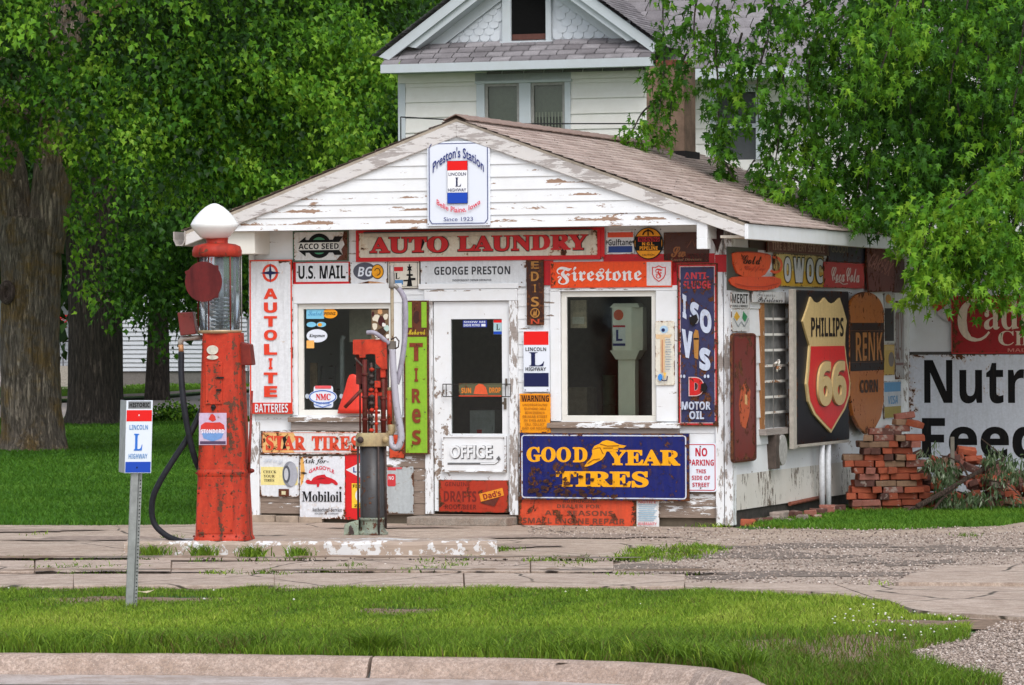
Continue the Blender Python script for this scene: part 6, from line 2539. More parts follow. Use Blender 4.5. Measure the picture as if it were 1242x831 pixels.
s.text('MADE IN IOWA', (1223, 422.4, 1300, 426.6), enamel(C(200, 120, 110), .1, 184.), 'bold')
s.done(.004)
s = Sign('tin_sign', 'diagonal red and white striped tin end left of the dark red chocolate sign', 'sign', (1128.6, 352, 1153.4, 392), off=.02, thick=.012, **KL)
s.panel(enamel(C(196, 190, 192), .2, 185.), pts=[(1128.8, 370), (1150, 356), (1153.4, 357), (1153.4, 392), (1140, 384)])
s.poly('stripe', [(1129.6, 370.4), (1148, 358.4), (1151, 368), (1137, 378)], enamel(C(186, 40, 36), .2, 186.))
s.poly('stripe', [(1147, 381), (1153, 377), (1153, 390), (1150, 390)], enamel(C(186, 60, 50), .2, 187.))
s.done()
# ================================================================ PUMP ISLAND AND PUMPS
ISM = peel(.80, 71., white=(.62, .62, .63, 1), stretch=(4., 4., 4.), wood=((.27, .21, .165, 1), (.44, .35, .285, 1)), name='island_concrete')
i0, i1 = ground(150, 674), ground(603, 673.5)
b = MB()
nseg = 40
prev = None
cut = (.10, .43, .56, .80)
ring = []
for i in range(nseg + 1):
    f = i / nseg
    p = i0.lerp(i1, f)
    t = min(1, f * 5)
    w = .52 if f < .985 else .48
    h = .118 + rnd.uniform(-.006, .006)
    dy = rnd.uniform(-.008, .008)
    ring.append([(p.x, p.y + dy, .0), (p.x, p.y + dy - .0, h - .03), (p.x, p.y + dy + .025, h), (p.x, p.y + w, h), (p.x, p.y + w + .03, .0)])
vs = [q for r_ in ring for q in r_]
fs = []
for i in range(nseg):
    for j in range(4):
        fs.append((i * 5 + j, (i + 1) * 5 + j, (i + 1) * 5 + j + 1, i * 5 + j + 1))
fs += [(0, 1, 2, 3, 4), tuple(range(nseg * 5, nseg * 5 + 5))[::-1]]
b.add(vs, fs, ISM)
o = props(b.build('pump_island'), kind='structure')
ISZ = .119

# --- the red visible gas pump
P = ground(272, 654.5, ISZ)
K = P.y / F


def pz(py):
    return at(272, py, P.y).z - P.z


def pw(px):
    return (px - 272) * K


pr_ = worn(C(184, 50, 26), 2.1, .55)
prd = worn(C(118, 32, 24), 3.3, .3)
mar = worn(C(98, 22, 22), 4.4, .0)
GP = thing('gas_pump', 'tall red visible gas pump with a white onion globe and maroon disc on the island', 'gas pump', P, -.10)
b = MB()


def taper(b, levels, m, cx=0.):
    """stack of rounded-square rings (half width, half depth, z)"""
    vs, fs = [], []
    n = 0
    for hw, hd, z in levels:
        ringp = []
        for q in range(32):
            a = 2 * PI * (q + .5) / 32
            ca, sa = math.cos(a), math.sin(a)
            ringp.append((hw * math.copysign(abs(ca) ** .42, ca), hd * math.copysign(abs(sa) ** .42, sa)))
        vs += [(cx + x, y, z) for x, y in ringp]
        n += 1
    for i in range(n - 1):
        for k in range(32):
            k2 = (k + 1) % 32
            fs.append((i * 32 + k, i * 32 + k2, (i + 1) * 32 + k2, (i + 1) * 32 + k))
    b.add(vs, fs, m, True)
    b.add(vs, [tuple(range(32))[::-1], tuple(range((n - 1) * 32, n * 32))], m)


h = lambda px: px * K / 2
taper(b, [(h(70), h(66), 0), (h(70), h(66), pz(652)), (h(66), h(62), pz(649)), (h(65.5), h(61), pz(646)), (h(60), h(56), pz(577.5))], pr_)
taper(b, [(h(60), h(56), pz(577.4)), (h(61.5), h(58), pz(575)), (h(61.5), h(58), pz(571)), (h(59.4), h(56), pz(568.6))], pr_)
taper(b, [(h(59), h(55), pz(568.5)), (h(47), h(45), pz(404))], pr_)
body = b.build('cabinet', GP)
# cabinet doors and fittings, leaning with the front face


def fy(py):
    t = (pz(py) - pz(577)) / (pz(404) - pz(577))
    return -(h(55) + (h(45) - h(55)) * t) if t > 0 else -(h(61) + (h(56) - h(61)) * (pz(py) / pz(577)))


def plate(part, x0, y0, x1, y1, m, d=.008, par=None, bev=.003):
    b = MB()
    q = []
    for dd in (0., d):
        q += [(pw(x0), fy(y1) - dd, pz(y1)), (pw(x1), fy(y1) - dd, pz(y1)), (pw(x1), fy(y0) - dd, pz(y0)), (pw(x0), fy(y0) - dd, pz(y0))]
    b.add(q, [(4, 5, 6, 7), (0, 1, 5, 4), (1, 2, 6, 5), (2, 3, 7, 6), (3, 0, 4, 7)], m)
    return b.build(part, par or GP, bevel=bev)


plate('access_door', 244, 593, 288, 646, pr_, .006)
plate('upper_panel', 254.5, 439, 275, 490, pr_, .012)
b = MB()
for px_, py in ((240, 649), (252, 649), (264, 649), (278, 649), (292, 649), (303, 649), (243, 573), (258, 573), (273, 573), (288, 573), (300, 573), (246, 597), (286, 597), (246, 642), (286, 642), (257, 443), (272, 443), (257, 486), (272, 486)):
    b.lathe([(.009, -.014), (.007, .01), (.0, .016)], (pw(px_), 0, 0), prd, 8)
    n = 25
    for k in range(len(b.v) - 24, len(b.v)):
        x, y, z = b.v[k]
        b.v[k] = (x, fy(py) - z - .004, pz(py) + y)
b.build('rivets', GP)
cr = plain('label_cream', (.58, .55, .46, 1), .6, var=.3)
b = MB()
for cx_, cy_2, rx, ry in ((263, 424.4, 7, 5.6), (263, 433.4, 7, 2.6)):
    pts = [(pw(cx_ + rx * math.cos(i * PI / 10)), pz(cy_2 + ry * math.sin(i * PI / 10))) for i in range(20)]
    b.prism(pts, lambda a, c, d: (a, fy(cy_2) - d, c), .0, .012, cr)
b.build('name_plate', GP)
b = MB()
yk = fy(493)
b.lathe([(.022, 0), (.022, .01), (.012, .03), (.0, .03)], (0, 0, 0), plain('lock_black', (.02, .02, .02, 1), .5), 12)
for k in range(len(b.v)):
    x, y, z = b.v[k]
    b.v[k] = (pw(264) + x, yk - z, pz(493.5) + y)
b.box(pw(262.6), pw(265), yk - .03, yk - .02, pz(497.6), pz(493), plain('lock_black', (.02, .02, .02, 1), .5))
b.box(pw(268), pw(277), fy(458) - .024, fy(458) - .012, pz(459), pz(456.8), plain('lock_black', (.02, .02, .02, 1), .5))
b.box(pw(268), pw(274), fy(473) - .024, fy(473) - .012, pz(473.6), pz(471.6), plain('lock_black', (.02, .02, .02, 1), .5))
b.build('latch', GP)
# decal on the cabinet
dec = enamel(C(196, 176, 200), .1, 204., fade=.1)
st = plate('decal', 246.3, 500.4, 280, 539, dec, .004, bev=0)
b = MB()


def dpoly(b, pts, m, d):
    P_ = [(pw(x), fy(y) - d, pz(y)) for x, y in pts]
    ar = sum(pts[i][0] * pts[(i + 1) % len(pts)][1] - pts[(i + 1) % len(pts)][0] * pts[i][1] for i in range(len(pts)))
    b.add(P_ if ar < 0 else P_[::-1], [tuple(range(len(P_)))], m)


rd_ = enamel(C(206, 50, 40), .05, 205.)
bd_ = enamel(C(110, 150, 206), .05, 206.)
dpoly(b, [(248, 521), (249, 515), (254, 511.6), (263, 512), (272, 511.6), (277, 515), (278, 521)], rd_, .006)
dpoly(b, [(258, 508), (260.6, 502.6), (263, 501.4), (266, 504), (267.4, 509), (263, 511)], rd_, .0065)
dpoly(b, [(249.6, 524), (277, 524), (274, 531), (263, 535), (252, 531)], bd_, .006)
dpoly(b, [(247.6, 534.4), (279, 534.4), (279, 538), (247.6, 538)], enamel(C(80, 60, 90), .1, 207.), .0062)
co, fs = glyphs('STANDARD', 'bold', .01)
b.add([(pw(249 + a * 28.4), fy(522) - .008, pz(525 - c * 5)) for a, c in co], fs, enamel(C(230, 226, 236), .0, 208.))
b.build('emblem', st)
# collar plate, glass cylinder, cap, globe
b = MB()
b.lathe([(.0, pz(405)), (.13, pz(405)), (h(52), pz(404.2)), (h(54), pz(402)), (h(54), pz(400.6)), (.0, pz(400.5))], (pw(268), 0, 0), plain('brass_plate', (.46, .32, .18, 1), .45, .4), 28)
b.build('collar', GP)
cxg = pw(268)
b = MB()
gr_ = (294 - 242) * K / 2
b.lathe([(gr_ - .012, pz(400)), (gr_ - .012, pz(311))], (cxg, 0, 0), mat_fn('cyl', lambda: (lambda t: (t.base((.50, .56, .61, 1)), t.rough(.08), t.b.inputs.__getitem__('Transmission Weight').__setattr__('default_value', .85), t.b.inputs.__getitem__('IOR').__setattr__('default_value', 1.12), t.m)[-1])(NT('cylinder_glass'))), 32)
b.build('glass_cylinder', GP)
b = MB()
sm_ = plain('scale_steel', (.36, .40, .42, 1), .35, .5, var=.4)
b.tube([(cxg, 0, pz(400)), (cxg, 0, pz(311))], .03, sm_, 10)
for i in range(9):
    z = pz(397 - i * 4.4)
    b.lathe([(.0, -.012), (.03, -.006), (.036, .004), (.0, .012)], (cxg - .03, -.05, z), sm_, 10)
    b.lathe([(.0, -.012), (.03, -.006), (.036, .004), (.0, .012)], (cxg + .05, -.04, z), sm_, 10)
b.build('gallon_marker', GP)
for k in range(6):
    a = -PI / 2 + (k - .35) * PI / 3
    b = MB()
    x, y = cxg + (gr_ + .001) * math.cos(a), (gr_ + .001) * math.sin(a)
    b.tube([(x, y, pz(401)), (x, y, pz(309))], .006, prd if k in (0, 1, 5) else plain('rod_steel', (.30, .28, .27, 1), .5, .5), 6)
    b.build('tie_rod', GP)
b = MB()
rc_ = (295 - 235) * K / 2
cxc = pw(265)
b.lathe([(rc_ - .02, pz(312)), (rc_, pz(310)), (rc_, pz(304)), (rc_ - .012, pz(299)), (rc_ - .05, pz(296.4)), (rc_ - .09, pz(295.6)), (.093, pz(295)), (.093, pz(291)), (.098, pz(289.4)), (.09, pz(288)), (0, pz(288))], (cxc, 0, 0), worn(C(168, 46, 30), 9.5, .45), 32)
b.build('cap', GP)
b = MB()
wh = NT('opal_glass')
wh.base((.84, .84, .83, 1))
wh.rough(.25)
wh.b.inputs['Subsurface Weight'].default_value = .25
wh.b.inputs['Subsurface Radius'].default_value = (.05, .05, .05)
R_ = 29 * K
b.lathe([(.095, pz(289.5)), (.12, pz(288)), (R_ * .78, pz(282)), (R_ * .95, pz(276.5)), (R_, pz(272.4)), (R_ * .985, pz(271.6)), (R_ * .95, pz(269.4)), (R_ * .83, pz(264)), (R_ * .62, pz(257)), (R_ * .38, pz(251)), (R_ * .18, pz(247.8)), (R_ * .07, pz(246.8)), (0, pz(246.6))], (pw(262), 0, 0), wh.m, 40)
b.build('globe', GP)
# maroon disc hung in front of the cylinder
dc = (pw(254), -gr_ - .04, pz(342))
b = MB()
rr_ = 22.6 * K
pts = []
for i in range(40):
    a = i * PI / 20
    r = rr_
    for a0 in (math.radians(45), math.radians(153), math.radians(-45)):
        dd = abs((a - a0 + PI) % (2 * PI) - PI)
        if dd < .08:
            r = rr_ * 1.13
    pts.append((r * math.cos(a), r * 1.08 * math.sin(a)))
b.prism(pts, lambda a, c, d: (dc[0] + a, dc[1] - d, dc[2] + c), 0, .015, mar, back=True)
b.build('disc', GP, bevel=.003)
# boxes, hose and lever
b = MB()
x0, x1 = pw(288), pw(309.5)
b.hexa([(x0, -.1, pz(444)), (x1, -.1, pz(443)), (x1, .1, pz(443)), (x0, .1, pz(444)), (x0, -.1, pz(413)), (x1 - .02, -.1, pz(418)), (x1 - .02, .1, pz(418)), (x0, .1, pz(413))], prd)
b.build('meter_box', GP, bevel=.008)
b = MB()
b.hexa([(pw(221), -.07, pz(407)), (pw(240), -.07, pz(405)), (pw(240), .07, pz(405)), (pw(221), .07, pz(407)), (pw(217.4), -.07, pz(379)), (pw(236.5), -.07, pz(378)), (pw(236.5), .07, pz(378)), (pw(217.4), .07, pz(379))], enamel(C(118, 44, 40), .25, 210.))
b.build('nozzle_box', GP, bevel=.008)
b = MB()
gs = plain('pipe_grey', (.42, .38, .34, 1), .45, .5)
b.tube([(pw(246), 0, pz(409)), (pw(228), 0, pz(410)), (pw(221), 0, pz(411)), (pw(219.6), 0, pz(414)), (pw(219.8), 0, pz(419))], [.022, .022, .026, .026, .02], gs, 10)
b.tube([(pw(219.8), 0, pz(418)), (pw(220.4), 0, pz(428))], [.024, .022], plain('brass_ferrule', (.45, .22, .10, 1), .5, .3), 10)
b.build('spout', GP)


def smooth(pts, n=8):
    P_ = [Vector(p) for p in pts]
    P_ = [P_[0]] + P_ + [P_[-1]]
    out = []
    for i in range(1, len(P_) - 2):
        for k in range(n):
            t = k / n
            a, b_, c, d = P_[i - 1], P_[i], P_[i + 1], P_[i + 2]
            out.append(.5 * ((2 * b_) + (c - a) * t + (2 * a - 5 * b_ + 4 * c - d) * t * t + (3 * b_ - a - 3 * c + d) * t ** 3))
    out.append(P_[-2])
    return out


hose_m = plain('black_rubber', (.020, .021, .026, 1), .55, var=.3)
b = MB()
b.tube(smooth([(pw(220.4), 0, pz(427)), (pw(221.6), -.05, pz(455)), (pw(226.5), -.12, pz(492)), (pw(233), -.12, pz(530)), (pw(240), -.05, pz(562)), (pw(250), .15, pz(590))]), .026, hose_m, 10)
b.build('hose', GP)
b = MB()
b.tube(smooth([(pw(252), .20, pz(470)), (pw(245), .1, pz(492)), (pw(231.6), -.05, pz(527)), (pw(212), -.1, pz(558)), (pw(193), -.12, pz(590)), (pw(186), -.1, pz(611)), (pw(188), -.08, pz(634)), (pw(203), -.1, pz(648.5)), (pw(222), -.16, pz(655.5)), (pw(238), -.2, pz(657))]), .026, hose_m, 10)
b.build('hose', GP)
b = MB()
lx = pw(303.5)
b.tube([(pw(297), -.02, pz(571)), (pw(306), -.02, pz(571))], .022, prd, 10)
b.tube([(lx, -.04, pz(574)), (pw(305), -.04, pz(540)), (pw(308), -.04, pz(474))], [.014, .012, .010], enamel(C(140, 44, 36), .4, 211.), 8)
b.lathe([(0, -.02), (.02, -.012), (.024, 0), (.02, .012), (0, .02)], (pw(306.6), -.02, pz(571)), prd, 10)
b.build('pump_lever', GP)

# --- the skeletal second pump
P = ground(452, 648.5, ISZ)
K = P.y / F


def qz(py):
    return at(452, py, P.y).z - P.z


def qw(px):
    return (px - 452) * K


SP = thing('hand_pump', 'rusty skeletal red gas pump with exposed rods and a pale hose pole', 'gas pump', P, -.06)
rr = worn(C(190, 50, 26), 5.1, .4)
dr = worn(C(104, 36, 30), 6.2, .5)
bl_ = plain('rusty_iron', (.065, .045, .04, 1), .7, .3, var=.5)
yg_ = worn(C(168, 146, 108), 7.3, .4)
pg_ = worn(C(146, 150, 132), 8.4, .5)
b = MB()
b.lathe([(19 * K, 0), (19 * K, .02), (17 * K, .03), (15.6 * K, .045), (15.6 * K, qz(632)), (17.4 * K, qz(630)), (17.4 * K, qz(627.6)), (0, qz(627.6))], (0, 0, 0), pg_, 24)
b.hexa([(qw(418), -.1, 0), (qw(436), -.1, 0), (qw(436), .06, 0), (qw(418), .06, 0), (qw(419), -.09, qz(635)), (qw(436), -.09, qz(630)), (qw(436), .05, qz(630)), (qw(419), .05, qz(635))], pg_)
b.build('base', SP, bevel=.004)
b = MB()
b.prism([(qw(425), qz(647)), (qw(431), qz(647)), (qw(427), qz(636)), (qw(424.6), qz(638))], lambda a, c, d: (a, -.1 - d, c), 0, .012, bl_)
b.build('bracket', SP)
b = MB()
b.lathe([(15 * K, qz(628.5)), (15.2 * K, qz(626)), (15.2 * K, qz(541)), (0, qz(541))], (0, 0, 0), enamel(C(66, 66, 68), .3, 224., fade=.2), 28)
b.build('cylinder', SP)
b = MB()
taper(b, [(20.3 * K, 17 * K, qz(541)), (20.3 * K, 17 * K, qz(528)), (18 * K, 15 * K, qz(525))], yg_, cx=qw(452.8))
b.build('collar', SP)
b = MB()
for px_, py in ((439.6, 533), (470, 533)):
    for k in range(len(b.v), len(b.v)):
        pass
    i0_ = len(b.v)
    b.lathe([(.026, 0), (.03, .03), (.022, .05), (0, .05)], (0, 0, 0), bl_ if px_ < 450 else yg_, 12)
    for k in range(i0_, len(b.v)):
        x, y, z = b.v[k]
        b.v[k] = (qw(px_) + x, -17 * K - z, qz(py) + y)
b.build('valve_nut', SP)
# vertical rods
for (px_, y0, y1, r, m, dy) in ((435.4, 640, 528, 1.4, bl_, -.06), (468.8, 640, 528, 1.5, bl_, -.06), (461, 648, 541, 1.3, bl_, -.115), (443.6, 527, 436, 3.1, dr, -.02), (465.8, 527, 440, 3.2, dr, .0), (451.4, 527, 440, 1.6, bl_, .0), (457.6, 527, 462, 1.7, rr, -.03), (447.6, 527, 440, 1.2, bl_, .05), (436.6, 527, 452, 1.1, dr, .06)):
    b = MB()
    b.tube([(qw(px_), dy, qz(y0)), (qw(px_), dy, qz(y1))], r * K, m, 10)
    for k in range(3):
        zc = qz(y0 + (y1 - y0) * (.2 + .3 * k))
        if r > 1.5:
            b.lathe([(r * K, -.012), (r * K * 1.35, -.008), (r * K * 1.35, .008), (r * K, .012)], (qw(px_), dy, zc), m, 10)
    b.build('rod', SP)
b = MB()
for i in range(10):
    z = qz(522 - i * 8.2)
    b.lathe([(0, -.02), (.018, -.012), (.026, 0), (.018, .012), (0, .02)], (qw(451.4 + (i % 2) * .8), -.02, z), bl_ if i % 3 else rr, 8)
b.box(qw(448), qw(466), -.02, .01, qz(480), qz(476), rr)
b.box(qw(444), qw(462), -.02, .01, qz(502), qz(499), dr)
b.box(qw(456), qw(463), -.05, .0, qz(470), qz(462), rr)
b.build('chain_gear', SP)
# head frame
b = MB()
pts = [(429.6, 413.6), (470.6, 412.6), (471, 448), (465, 448), (457.6, 441), (456.6, 430), (452, 429.4), (445, 430), (444.6, 434), (437.6, 434), (437, 430), (429.6, 430)]
b.prism([(qw(x), qz(y)) for x, y in pts], lambda a, c, d: (a, -d, c), -.02, .05, rr, back=True)
b.hexa([(qw(429.6), -.05, qz(414)), (qw(470.6), -.05, qz(413)), (qw(470.6), .18, qz(413)), (qw(429.6), .18, qz(414)), (qw(430), -.05, qz(412)), (qw(470.2), -.05, qz(411.4)), (qw(470.2), .18, qz(411.4)), (qw(430), .18, qz(412))], rr)
b.build('head_plate', SP, bevel=.004)
b = MB()
b.box(qw(432), qw(441.6), .05, .07, qz(466), qz(430), dr)
b.box(qw(457), qw(470.6), .02, .05, qz(478), qz(447), dr)
b.tube([(qw(431.6), -.03, qz(434)), (qw(441), -.03, qz(444))], .010, bl_, 6)
b.box(qw(462.8), qw(469), -.03, .02, qz(458), qz(447), rr)
b.build('side_plate', SP, bevel=.003)
b = MB()
b.tube([(qw(420), -.09, qz(494)), (qw(440), -.05, qz(473))], .016, dr, 8)
b.build('crank', SP)
b = MB()
b.tube([(qw(474), .03, qz(516)), (qw(473.6), .03, qz(474))], .030, enamel(C(196, 58, 34), .3, 225.), 12)
b.tube([(qw(473.8), .03, qz(475)), (qw(473.6), .03, qz(470))], .026, yg_, 12)
b.tube([(qw(470), .02, qz(527)), (qw(474), .02, qz(526)), (qw(475.4), .02, qz(522)), (qw(475.2), .02, qz(515))], .034, yg_, 12)
b.build('elbow_pipe', SP)
pole_m = enamel(C(150, 136, 112), .3, 226., scale=20.)
b = MB()
b.tube([(qw(476.8), .02, qz(520)), (qw(476.8), .02, qz(346))], .016, pole_m, 10)
b.lathe([(.026, 0), (.028, .02), (.028, .12), (.02, .14), (.02, .2)], (qw(476.6), .02, qz(350)), plain('hose_fitting', (.26, .24, .22, 1), .5, .4), 12)
b.tube([(qw(476.6), .02, qz(346)), (qw(481), .02, qz(347)), (qw(485), .02, qz(351))], [.024, .022, .018], plain('hose_fitting', (.26, .24, .22, 1), .5, .4), 10)
b.build('hose_pole', SP)
b = MB()
b.box(qw(472), qw(481), -.02, .06, qz(424), qz(414), plain('clamp_iron', (.16, .14, .12, 1), .6, .4))
b.tube([(qw(476), -.03, qz(412)), (qw(482), -.05, qz(409)), (qw(485.6), -.03, qz(414)), (qw(484.6), -.02, qz(421)), (qw(480), -.02, qz(424))], .007, bl_, 6)
b.build('clamp', SP)
lav = plain('faded_hose', (.30, .28, .34, 1), .6, var=.25)
b = MB()
b.tube(smooth([(qw(484.6), .02, qz(350)), (qw(489), .02, qz(356)), (qw(492.6), .02, qz(367)), (qw(493), .02, qz(395)), (qw(490.4), .02, qz(425)), (qw(485.6), .02, qz(452)), (qw(482), .02, qz(466))]), .024, lav, 10)
b.build('hose', SP)
b = MB()
b.tube(smooth([(qw(447), -.06, qz(403.6)), (qw(455), -.07, qz(403.4)), (qw(463), -.06, qz(408)), (qw(473), -.02, qz(417))]), [.020] * 25, lav, 10)
b.build('nozzle_hose', SP)
wh_ = peel(.5, 73., white=(.40, .39, .45, 1), wood=((.10, .09, .09, 1), (.2, .18, .18, 1)), stretch=(5., 5., 5.), name='painted_hose')
b = MB()
b.tube(smooth([(qw(477.4), -.02, qz(424)), (qw(478.6), -.03, qz(450)), (qw(482), -.04, qz(490)), (qw(486.6), -.04, qz(518)), (qw(487.6), -.04, qz(533)), (qw(483), -.04, qz(543)), (qw(476), -.03, qz(540)), (qw(473.6), -.0, qz(530))]), .030, wh_, 10)
b.build('hose', SP)

# ================================================================ MARKER POST
P = ground(158.5, 738)
K = P.y / F
MP = thing('marker_post', 'grey steel post with a small white HISTORIC sign panel, red above and blue below', 'signpost', P, -.05)


def mz(py):
    return at(158.5, py, P.y).z - P.z


def mw(px):
    return (px - 158.5) * K


lean = (169 - 158.5) * K / (mz(575))
gm_ = plain('galvanised_steel', (.36, .37, .37, 1), .42, .65, var=.2)
b = MB()
prof = [(-.040, .02), (-.034, .02), (-.030, -.012), (.016, -.012), (.022, .02), (.040, .02), (.040, .024), (.018, .024), (.012, -.007), (-.026, -.007), (-.031, .024), (-.040, .024)]
vs, fs = [], []
n = len(prof)
for zz_ in (-.02, mz(560)):
    for x, y in prof:
        vs.append((x + zz_ * .045 * (mz(560) > 0), y, zz_))
for k in range(n):
    fs.append((k, (k + 1) % n, n + (k + 1) % n, n + k))
b.add(vs, fs, gm_)
z = .05
while z < mz(580):
    for sx in (.031,):
        b.lathe([(.0045, 0), (.0045, .003), (0, .003)], (0, 0, 0), plain('hole_black', (.02, .02, .02, 1), .9), 8)
        for k in range(len(b.v) - 24, len(b.v)):
            x, y, q = b.v[k]
            b.v[k] = (sx + z * .045 + x, .018 - q, z + y)
    z += .025
b.build('post', MP)
# panel frame leans slightly; front face and a second face behind it at an angle
x0, x1, zb, zt = mw(153.5), mw(186), mz(573.6), mz(485.6)
lx = (zt - zb) * .03


def pf(px, py, d):
    f = (573.6 - py) / 88.
    return (mw(153) + (px - 153) * K + f * lx, -.03 - d, mz(py))


def mrect(b, x0, y0, x1, y1, m, d, d0=None):
    b.prism([(x0, y1), (x1, y1), (x1, y0), (x0, y0)], lambda a, c, dd: pf(a, c, dd), d if d0 is not None else d - .001, d, m) if d0 is None else b.prism([(x0, y1), (x1, y1), (x1, y0), (x0, y0)], lambda a, c, dd: pf(a, c, dd), d0, d, m, back=True)


b = MB()
b.add([pf(153, 573.6, .0), pf(185, 573.6, .0), pf(185, 485.6, .0), pf(153, 485.6, .0), pf(153, 573.6, .006), pf(185, 573.6, .006), pf(185, 485.6, .006), pf(153, 485.6, .006)],
      [(4, 5, 6, 7), (3, 2, 1, 0), (0, 1, 5, 4), (1, 2, 6, 5), (2, 3, 7, 6), (3, 0, 4, 7)], NEWW)
pan = b.build('front_panel', MP)


def mq(b, x0, y0, x1, y1, m, d):
    b.add([pf(x0, y1, d), pf(x1, y1, d), pf(x1, y0, d), pf(x0, y0, d)], [(0, 1, 2, 3)], m)


b = MB()
mq(b, 153.6, 497.4, 184.4, 511, REDN, .0075)
b.build('red_bar', pan)
b = MB()
mq(b, 153.6, 560, 184.4, 573, BLUN, .0075)
b.build('blue_bar', pan)
b = MB()
mq(b, 155.4, 486.8, 183, 495.6, enamel(C(120, 122, 126), .05, 230.), .0075)


def mtext(b, txt, box, m, font, d=.009, off=0.):
    co, fs = glyphs(txt, font, off)
    x0, y0, x1, y1 = box
    b.add([pf(x0 + a * (x1 - x0), y1 - c * (y1 - y0), d) for a, c in co], fs, m)


mtext(b, 'HISTORIC', (157, 488.4, 181.4, 494), BLK, 'bold', off=.01)
lbl = enamel(C(40, 110, 206), .0, 231., fade=.05)
mtext(b, 'LINCOLN', (157.6, 515.2, 180, 521), enamel(C(90, 140, 196), .0, 232.), 'bold')
mtext(b, 'L', (163.4, 526, 173.8, 546.4), lbl, 'serif', off=.01)
mtext(b, 'HIGHWAY', (157.4, 550.2, 180.2, 556.2), enamel(C(90, 140, 196), .0, 232.), 'bold')
mq(b, 168, 502.6, 169.6, 504.6, enamel(C(230, 200, 200), .0, 233.), .0085)
mq(b, 167, 566, 168.6, 568, BLK, .0085)
b.build('lettering', pan)
b = MB()
a0, a1 = pf(152.6, 573.6, 0), pf(152.6, 485.6, 0)
c0, c1 = (a0[0] - .075, a0[1] + .24, a0[2]), (a1[0] - .075, a1[1] + .24, a1[2])
b.hexa([a0, (a0[0] + .005, a0[1] + .001, a0[2]), (c0[0] + .005, c0[1], c0[2]), c0, a1, (a1[0] + .005, a1[1] + .001, a1[2]), (c1[0] + .005, c1[1], c1[2]), c1], plain('panel_aluminium', (.50, .50, .53, 1), .45, .4))
b.build('side_panel', MP)

# ================================================================ BRICKS
def brick_mat(name, c0, c1, seed):
    t = NT(name)
    v = t.co(loc=(seed, seed * 2, 0))
    oi = t.n('ShaderNodeObjectInfo')
    n = t.noise(v, 18., 6, .7)
    b_ = t.mix(t.ramp(n, [(.3, 0.), (.7, 1.)]), c0, c1)
    b_ = t.mix(t.ramp(oi.outputs['Random'], [(0, 0.), (1, .65)]), b_, tuple(x * .42 for x in c0[:3]) + (1,))
    mo = t.noise(t.co(loc=(seed * 3, 1, 2)), 9., 4, .6)
    add = t.math('ADD', mo, t.math('MULTIPLY', oi.outputs['Random'], .16))
    b_ = t.mix(t.ramp(add, [(.70, 0.), (.76, .7)]), b_, (.42, .35, .30, 1))
    t.base(b_)
    t.rough(.92)
    t.bump(n, .5, .006)
    return t.m


bm_ = [brick_mat('red_brick', (.34, .070, .032, 1), (.50, .135, .065, 1), 1.), brick_mat('dark_brick', (.10, .045, .035, 1), (.20, .085, .065, 1), 5.), brick_mat('tan_brick', (.22, .13, .08, 1), (.34, .21, .13, 1), 9.), brick_mat('pink_brick', (.30, .105, .075, 1), (.42, .17, .13, 1), 13.)]
BL, BW, BH = .205, .098, .064
protos = []
for k in range(6):
    b = MB()
    j = lambda: rnd.uniform(-.006, .006)
    vs = [(sx * BL / 2 + j(), sy * BW / 2 + j(), z + j()) for z in (0, BH) for sx, sy in ((-1, -1), (1, -1), (1, 1), (-1, 1))]
    b.hexa(vs, bm_[0])
    o = b.build('brick', bevel=.007)
    o.data.materials[0] = bm_[(0, 0, 0, 1, 2, 3)[k]]
    protos.append(o)
used = set()
GB = 'old bricks in the heap beside the lean-to'


def brick(k, loc, rot, label, group):
    if k in used:
        o = protos[k].copy()
        COL.objects.link(o)
    else:
        o = protos[k]
        used.add(k)
    o.location = loc
    o.rotation_euler = rot
    props(o, label, 'brick', group)
    return o


BY = ground(1060, 622).y
BZ0 = .0


def bx_(px):
    return (px - CX) / F * BY


txt_stack = ['worn red brick laid in the tall stacked brick pile', 'dark sooty brick laid in the tall stacked brick pile', 'tan brick laid in the tall stacked brick pile', 'pink faced brick laid in the tall stacked brick pile']
knd = (0, 0, 0, 1, 2, 3)
# rows of the stack: (left px, right px) going up
rows = [(1030, 1124), (1030, 1122), (1026, 1122), (1030, 1120), (1034, 1118), (1038, 1118), (1034, 1118), (1023, 1117), (1022, 1116), (1042, 1114), (1040, 1116), (1048, 1112)]
for r, (l, rt) in enumerate(rows):
    for dpt in range(2):
        x = bx_(l) + rnd.uniform(0, .03) + (0.0 if dpt else .0)
        if r in (7, 8) and dpt == 2:
            pass
        xe = bx_(rt) - dpt * .03
        while x < xe - .06:
            head = rnd.random() < (.42 if r < 9 else .5)
            L = BW if head else BL
            k = rnd.choice((0, 0, 1, 1, 2, 2, 3, 4, 5, 5)) if r < 8 else rnd.choice((0, 1, 3, 3, 4, 5))
            z = r * (BH + .003)
            yo = BY + .10 + dpt * .21 + rnd.uniform(-.045, .03)
            rot = (rnd.uniform(-.02, .02), rnd.uniform(-.02, .02), (PI / 2 if head else 0) + rnd.uniform(-.16, .16))
            if not (r in (7, 8) and 1060 < (x / BY * F + CX) < 0):
                brick(k, (x + L / 2, yo, z), rot, txt_stack[(0 if knd[k] == 0 else knd[k])], GB)
                if not head and dpt == 0 and r % 2:
                    brick(rnd.choice((0, 1, 2)), (x + L / 2, yo + .104, z), (0, 0, rnd.uniform(-.05, .05)), txt_stack[0], GB)
            x += L + rnd.uniform(.002, .014)
zt_ = len(rows) * (BH + .003)
